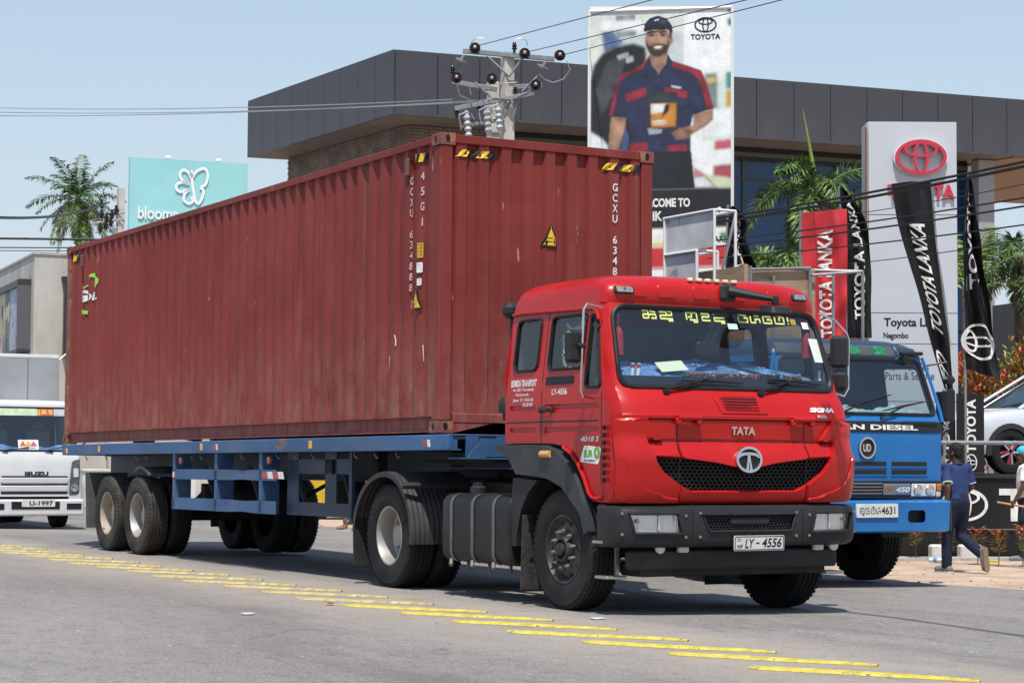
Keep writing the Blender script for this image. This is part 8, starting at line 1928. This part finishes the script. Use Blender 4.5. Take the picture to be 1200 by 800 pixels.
    for s in 'lr':
        a, t_ = V('a'+s), V('t'+s); d = (t_-a); up_ = (V('k'+s)-a).normalized()
        fd = Vector((d.x, d.y, d.z)).normalized(); heel = a-fd*.05-up_*.03*0+Vector(J.get('heel'+s, (0, 0, -.045)))
        c = MB()
        if not cl.get('sandal'):
            limb(c, [tuple(a+Vector(J.get('heel'+s, (0, 0, -.045)))*.35), tuple(heel)], [.044, .045]); limb(c, [tuple(heel), tuple(heel*.45+t_*.55), tuple(t_)], [.044, .050, .040]); so = fuse(c, 'shoe', cl['shoes'], P, .009, 4)
        sv = Vector(J.get('sole'+s, (0, 0, -1))); c = MB(); lat = fd.cross(sv).normalized(); ctr = heel*.5+t_*.5+sv*.036; ln = (t_-heel).length+.085; dr = (t_-heel).normalized()
        o_ = [(-.5, -.6), (-.42, -.95), (-.1, -.85), (.2, -1), (.4, -.85), (.5, -.3), (.5, .3), (.4, .85), (.2, 1), (-.1, .85), (-.42, .95), (-.5, .6)]
        c.prism(o_, lambda u, v: tuple(ctr+dr*u*ln+lat*v*.046-sv*.006), lambda u, v: tuple(ctr+dr*u*ln+lat*v*.046+sv*.016)); c.build('sole', cl.get('sole'+s, cl['sole']), P)
    return P
M_POLO = mat('polo_navy', (.012, .030, .115), .85, var=.25, scale=5, bump=.3, bscale=22); M_JEAN = mat('trouser_navy', (.012, .016, .040), .85, var=.3, scale=6, bump=.4, bscale=20)
M_SHOE = mat('shoe_grey', (.16, .165, .17), .8, var=.3, scale=20); M_SOLE = mat('sole_white', (.55, .54, .50), .7); M_SOLB = mat('sole_tan', (.20, .14, .09), .8)
M_TSHW = mat('shirt_white', (.72, .71, .69), .85, bump=.3, bscale=20); M_CAPB = mat('cap_blue', (.05, .42, .58), .7); M_DKCL = mat('cloth_dark', (.020, .022, .030), .9, var=.3, scale=6)
base = dict(pelvis=(0, 0, .93), chest=(0, .02, 1.22), neck=(0, .02, 1.405), head=(0, .045, 1.545), sl=(-.185, .01, 1.355), sr=(.185, .01, 1.355), el=(-.235, -.05, 1.09), er=(.235, -.05, 1.09), wl=(-.235, .03, .85), wr=(.235, .03, .85),
            hl=(-.085, 0, .90), hr=(.085, 0, .90), kl=(-.095, .03, .49), kr=(.095, .03, .49), al=(-.10, -.01, .085), ar=(.10, -.01, .085), tl=(-.12, .15, .045), tr=(.12, .15, .045))
fdir = math.degrees(atan2(sin(radians(151.15)), cos(radians(151.15))))-90
(ax, ay), = [(-3,7.81)]
JA = dict(base); JA.update(kl=(-.09, .10, .50), al=(-.10, .10, .085), tl=(-.12, .26, .045), kr=(.10, .05, .475), ar=(.12, -.30, .26), tr=(.125, -.36, .075), heelr=(0, -.05, .0), soler=(0, -1, -.15), el=(-.24, -.09, 1.10), wl=(-.245, -.06, .85), er=(.24, .0, 1.10), wr=(.20, .16, .95), look=.35)
person('person in navy polo shirt and dark blue trousers walking away beside the blue truck', (ax, ay, zg(ay)), radians(fdir+30), JA, dict(shirt=M_POLO, trousers=M_JEAN, shoes=M_SHOE, sole=M_SOLE, soler=M_SOLB, trim=mat('trim_pale', (.45, .62, .68), .7)))
(bx, by), = [(-5.11,10.94)]
JB = dict(base); JB.update(el=(-.25, .02, 1.10), wl=(-.25, .14, .89), gripl=1, kl=(-.095, .05, .49), al=(-.10, .04, .085), tl=(-.12, .21, .045), look=.1)
person('person in white shirt and bright blue cap holding a wooden stick', (bx, by, zg(by)), radians(fdir+72), JB, dict(shirt=M_TSHW, trousers=mat('trouser_slate', (.020, .028, .045), .85, var=.3, scale=6), shoes=M_SHOE, sole=M_SOLE, cap=M_CAPB))
w0 = Matrix.Rotation(radians(fdir+72), 3, 'Z') @ (Vector(JB['wl'])+Vector((.0, .06, -.06)))
ST = MB(); sd_ = Matrix.Rotation(radians(fdir+72), 3, 'Z') @ Vector((.15, 1, .16)).normalized(); ST.tube([tuple(sd_*-.75), tuple(sd_*0), tuple(sd_*.20)], [.017, .016, .014], 8)
o = ST.build('wooden_stick', mat('stick_wood', (.50, .27, .12), .7, var=.25, scale=12)); o.location = (bx+w0.x, by+w0.y, zg(by)+w0.z); tag(o, 'slim wooden stick held by the person in the blue cap', 'stick')
(cx, cy), = [(-6.96,10.64)]
JC = dict(base); JC.update(kl=(-.10, .16, .50), al=(-.10, .22, .085), tl=(-.11, .38, .045), kr=(.09, -.02, .48), ar=(.09, -.20, .10), tr=(.10, -.06, .045))
person('person in dark clothes standing behind the front wheel of the blue truck', (cx, cy, zg(cy)), radians(fdir+80), JC, dict(shirt=M_DKCL, trousers=M_DKCL, shoes=M_DKCL, sole=M_DKCL))
(dx, dy), = [(-20.03,6.87)]
JD = dict(base)
person('person in black shorts and pale sandals on the far verge, seen under the trailer', (dx, dy, zg(dy)), radians(fdir+100), JD, dict(shirt=M_DKCL, trousers=M_DKCL, shoes=M_DKCL, sole=M_SOLE, shorts=True, sandal=True, skin=mat('skin_tan', (.20, .10, .06), .5)))
# ================================================================ KERB STONES, LITTER
M_STONE = mat('kerb_white', (.62, .60, .56), .9, var=.15, scale=3, spots=(.36, .33, .29), spot_t=.58, spot_scale=9, bump=.4, bscale=20)
for (x, y), w, lb in zip([(-6.22,10.26),(-6.05,10.69),(-7.52,10.77)], (.30, .34, .25), ('whitewashed kerb stone behind the walking person, nearer the blue truck', 'whitewashed kerb stone just beyond the raised shoe of the walking person', 'whitewashed kerb stone partly hidden by the blue truck wheel')):
    mb = MB(); mb.box((0, 0, .11), (w, .20, .24), .03, Rz(.1)); o = mb.build('kerb_stone', M_STONE); o.location = (x, y, -.16); o.rotation_euler = (0, 0, atan2(pd.y, pd.x)); tag(o, lb, 'kerb stone', 'white kerb stones along the platform')
mb = MB(); mb.prism([(0, 0), (9, 0), (9, .5), (0, .5)], lambda a, b: (a, b, 0), lambda a, b: (a, b, .05)); o = mb.build('kerb_slab', mat('slab', (.40, .37, .33), .9, var=.2, scale=3)); o.location = P0-pn*.95+Vector((0, 0, 0)); o.rotation_euler = (0, 0, atan2(pd.y, pd.x)); tag(o, 'low concrete edging strip at the foot of the black platform', 'kerb')
(x, y), = [(-5.22,9.36)]
BT = thing('plastic_bottle', 'crushed clear plastic bottle lying on the sandy verge', 'bottle', (x, y, -.10), .6)
mb = MB(); mb.lathe([(.001, -.12), (.033, -.115), (.034, .02), (.033, .05), (.014, .09), (.014, .11), (.001, .112)], 12, Matrix.Rotation(pi/2, 4, 'Y')); mb.build('body', mat('bottle_clear', (.55, .60, .62), .2, spec=.8), BT)
mb = MB(); mb.lathe([(.0345, -.05), (.0345, .0)], 12, Matrix.Rotation(pi/2, 4, 'Y')); mb.build('label_band', mat('label_blue', (.05, .25, .55), .4), BT)
(x, y), = [(-5.12,10.26)]
mb = MB(); mb.tube([(-.13, 0, .02), (.13, .02, .02)], .018, 6); o = mb.build('litter_stick', M_HAZY); o.location = (x, y, -.14); tag(o, 'short bright yellow stick lying on the sandy verge', 'stick')
# ================================================================ PLANTS
LG = [mat('leaf_green', (.060, .125, .025), .5, var=.3, scale=3), mat('leaf_dark', (.030, .070, .020), .5, var=.3, scale=3), mat('leaf_orange', (.50, .13, .04), .5, var=.35, scale=4), mat('leaf_red', (.42, .06, .035), .5, var=.3, scale=4), mat('leaf_yellow', (.30, .24, .06), .5, var=.3, scale=4), mat('leaf_lime', (.17, .26, .04), .5, var=.3, scale=3)]
M_BARK = mat('bark', (.13, .10, .075), .9, var=.3, scale=8, bump=.5, bscale=30)
def leaf(mb, p, d, L, w, nrm=None):
    d = d.normalized(); s = d.cross(nrm or Vector((0, 0, 1)))
    if s.length < 1e-3: s = Vector((1, 0, 0))
    s.normalize(); n = s.cross(d); m = p+d*L*.5+n*L*.08; e = p+d*L
    mb.add([tuple(p), tuple(m+s*w), tuple(e-n*L*.04), tuple(m-s*w)], [(0, 1, 2, 3)])
def leafy(r, n, centre, rad, L, cols, crown=True):
    """cloud of leaf faces in clumps through an uneven volume"""
    mb = MB(); cl = []
    for i in range(max(5, n//60)):
        a = r.uniform(0, 2*pi); t = r.uniform(-.75, 1); q = sqrt(max(0, 1-t*t))*r.uniform(.35, 1); cl.append((Vector((rad[0]*q*cos(a), rad[1]*q*sin(a), rad[2]*t*.85)), r.uniform(.22, .42), r.choice(cols)))
    for i in range(n):
        c, s, cc = r.choice(cl); d = Vector((r.gauss(0, 1), r.gauss(0, 1), r.gauss(0, 1))).normalized(); p = c+Vector((d.x*rad[0], d.y*rad[1], d.z*rad[2]))*s*r.uniform(.45, 1)
        mb.cur = cc if r.random() < .72 else r.choice(cols); out = (p+d*.4+Vector((0, 0, .15))).normalized(); leaf(mb, Vector(centre)+p, out+Vector((r.uniform(-.7, .7), r.uniform(-.7, .7), r.uniform(-.5, .6))), L*r.uniform(.7, 1.3), L*.24, Vector((r.uniform(-1, 1), r.uniform(-1, 1), 1)))
    return mb
def shrub(label, x, y, z, rad, n, L, cols, seed, nm='shrub', cat='shrub', grp=None, trunk=.0, tr_=.05):
    r = random.Random(seed); S = thing(nm, label, cat, (x, y, z), group=grp)
    mb = leafy(r, n, (0, 0, trunk+rad[2]*.95), rad, L, cols); mb.build('foliage' if nm == 'shrub' else 'crown', LG, S, 0, each=False)
    st = MB(); top = trunk+rad[2]*.9; st.tube([(0, 0, -.05), (tr_*.6, 0, top*.5), (0, tr_, top)], [tr_, tr_*.75, tr_*.35], 7)
    for k in range(6 if trunk else 4): a = 2*pi*k/5+r.random(); st.tube([(0, 0, top*(.35+.1*k/2)), (rad[0]*.45*cos(a), rad[1]*.45*sin(a), top*(.6+.1*(k % 3)))], [tr_*.5, tr_*.15], 5)
    st.build('stem' if nm == 'shrub' else 'trunk', M_BARK, S, 40, each=False); return S
sh_ = [(-68.28,66.08),(-65.37,65.25),(-67.87,69.61),(-68.44,64.67)]
for i, ((x, y), rad, lb) in enumerate(zip([(-11.5, 15.4), (-10.9, 16.5), (-10.5, 17.9), (-12.2, 14.6)], [(.85, .85, 1.1), (.95, .95, 1.22), (.8, .9, 1.05), (.6, .6, 1.1)], ('orange leaved shrub between the pylon sign and the black emblem flag', 'tall orange and green shrub right behind the silver car', 'orange shrub at the far right behind the silver car roof', 'small orange shrub partly hidden by the pylon sign'))):
    shrub(lb, x, y, -.15+.85, rad, 3600, .115, [2, 2, 2, 2, 3, 4, 4, 0, 5], 20+i, grp='orange leaved shrubs behind the car', trunk=.35)
for i, ((x, y), hh, lb) in enumerate(zip([(-5.94,9.57),(-5.16,9.49),(-4.61,9.57),(-4.13,9.52),(-4,9.84)], (.52, .46, .50, .50, .56), ('croton seedling right in front of the black shoes by the blue truck wheel', 'croton seedling just left of the walking person', 'croton seedling behind the raised shoe of the walking person', 'bushy croton seedling between the two walking people', 'croton seedling at the feet of the person in the blue cap'))):
    r = random.Random(50+i); S = thing('seedling', lb, 'plant', (x, y, zg(y)-.01), group='croton seedlings along the platform'); mb = MB()
    for k in range(90):
        t = r.uniform(.25, 1)**.7; a = r.uniform(0, 2*pi); rr = .13*t*r.uniform(.4, 1.2); mb.cur = r.choice([2, 2, 3, 4, 3] if t > .72 else [0, 5, 4, 5, 2]); p = Vector((rr*.5*cos(a), rr*.5*sin(a), hh*t)); leaf(mb, p, Vector((cos(a), sin(a), r.uniform(.1, .9))), r.uniform(.07, .12), .016)
    mb.build('foliage', LG, S, 0, each=False); st = MB(); st.tube([(0, 0, 0), (.01, 0, hh*.5), (0, .01, hh*.95)], [.009, .007, .004], 5)
    for k in range(4): a = k*1.7; st.tube([(0, 0, hh*.35+k*.04), (.06*cos(a), .06*sin(a), hh*.6+k*.05)], .004, 4)
    st.build('stem', M_BARK, S)
def frond(mb, base, az, el, L, droop, nl, ll, r, cols, twist=.0, fluffy=False, wid=.018):
    """one feather leaf: bent midrib with leaflets"""
    P = []; d = Vector((cos(az)*cos(el), sin(az)*cos(el), sin(el))); p = Vector(base); N = 12
    for i in range(N+1):
        P.append(p.copy()); d = (d+Vector((0, 0, -droop/N*(.4+1.3*i/N)))).normalized(); p = p+d*L/N
    mb.cur = 5; mb.tube([tuple(q) for q in P], [.03*(1-.85*i/N)*max(.5, L/3) for i in range(N+1)], 4, False)
    for k in range(nl):
        t = .10+.90*k/nl; i = min(N-1, int(t*N)); f = t*N-i; q = P[i].lerp(P[i+1], f); tg = (P[i+1]-P[i]).normalized(); side = tg.cross(Vector((0, 0, 1)))
        if side.length < .1: side = Vector((-sin(az), cos(az), 0))
        side.normalize(); upv = side.cross(tg); le = ll*(sin(pi*min(1, .12+t*.86))**.6)*r.uniform(.85, 1.1)
        for s in ((-1, 1) if not fluffy else (-1, -.35, .4, 1)):
            mb.cur = r.choice(cols); dv = (tg*r.uniform(.45, .8)+side*s+upv*(r.uniform(-.25, .45) if not fluffy else r.uniform(-.9, .9))-Vector((0, 0, .25 if not fluffy else .35*t))).normalized()
            e = q+dv*le; m = q+dv*le*.5+Vector((0, 0, le*.07)); w = dv.cross(upv).normalized()*wid
            mb.add([tuple(q), tuple(m+w), tuple(e-Vector((0, 0, le*.12))), tuple(m-w)], [(0, 1, 2, 3)])
def palm(label, base, h, n, L, seed, els, droop, cols, ll=.42, nl=44, tr_=.11, fluffy=True, az0=0, lean=(0, 0), dead=0, grp='palms around the showroom', wid=.018, extra=None):
    r = random.Random(seed); T_ = thing('palm_tree', label, 'palm', base, group=grp); top = Vector((lean[0], lean[1], h)); tr = MB()
    pts = [Vector((lean[0]*t*t, lean[1]*t*t, h*t)) for t in [i/12 for i in range(13)]]
    tr.tube([tuple(p) for p in pts], [tr_*(1.25-.5*i/12)+(.008 if i % 2 else 0) for i in range(13)], 10); tr.build('trunk', M_BARK, T_)
    for k in range(n):
        el = els[0]+(els[1]-els[0])*((k*7919 % n)/n); mb = MB(); frond(mb, top+Vector((0, 0, -.1)), az0+k*2.39996, el, L*r.uniform(.85, 1.1), droop*r.uniform(.8, 1.2), nl, ll, r, cols if el > els[0]+(els[1]-els[0])*dead else [4, 0, 5, 0, 1], fluffy=fluffy, wid=wid); mb.build('frond', LG, T_, 0, each=False)
    if extra:
        mb = MB(); mb.cur = 5; mb.tube([tuple(top), tuple(top+Vector(extra)*.5), tuple(top+Vector(extra))], [.05, .035, .006], 5); mb.build('spear_leaf', LG, T_)
    return T_
def pbase(P): return (P[0], P[1], -.15)
c_, = [(-14.31,14.19,6.53)]; palm('feathery palm with a tall yellow spear leaf behind the red flag', pbase(c_), c_[2]+.15, 11, 1.75, 3, (-.2, 1.05), 2.0, [0, 0, 5, 1], nl=62, ll=.38, az0=radians(150), extra=(.28*-.48, .28*-.88, 1.55))
c_, = [(-12.29,11.83,4.85)]; palm('low bushy palm behind the plywood booth', pbase(c_), c_[2]+.15, 9, 1.25, 5, (-.1, .9), 1.7, [0, 1, 0, 5], ll=.34, nl=48, az0=1)
c_, = [(-15.56,16.1,6.31)]; palm('palm half hidden between the black flag and the pylon sign', pbase(c_), c_[2]+.15, 8, 1.4, 6, (0, 1.1), 1.7, [0, 1, 1], nl=50, az0=2)
c_, = [(-12.49,17.64,5.27)]; palm('dark feathery palm at the right edge beyond the emblem flag', pbase(c_), c_[2]+.15, 11, 1.75, 8, (-.5, .95), 1.9, [0, 1, 1, 0], nl=60, ll=.38, az0=.6)
c_, = [(-12.25,16.09,4.6)]; palm('bright green palm behind the upright of the emblem flag', pbase(c_), c_[2]+.15, 7, 1.9, 9, (.35, 1.3), .9, [0, 5, 5], fluffy=False, nl=40, ll=.5, az0=radians(60))
c_, = [(-128.06,34.44,20.1)]; palm('tall coconut palm against the sky above the container', (c_[0], c_[1], -.2), c_[2]+.2, 30, 4.1, 14, (-1.25, 1.35), 1.1, [1, 1, 0, 1], ll=.95, nl=42, tr_=.22, fluffy=False, az0=.3, lean=(.2, -.3), dead=.34, grp='far palms', wid=.05)
# far trees that close the horizon
for i, (x, y, hh, rd, lb) in enumerate(((-62, 1.5, 5.2, 3.2, 'leafy tree beyond the grey shop building at the left edge'), (-30, 41, 3.0, 2.6, 'rounded green tree low beyond the dark notice board'), (-24, 45, 3.6, 3.0, 'broad green tree at the right edge far behind the palm'), (-38, 52, 3.4, 3.4, 'far green tree half hidden behind the notice board'), (-20, 50, 3.6, 3.4, 'far tree beyond the frame edge at the right'))):
    shrub(lb, x, y, -.2, (rd, rd, rd*.8), 2200, .34, [0, 1, 1, 0, 5], 70+i, nm='tree', cat='tree', grp='far trees', trunk=hh-rd*.8, tr_=.16)

print("scene built", len(bpy.data.objects))
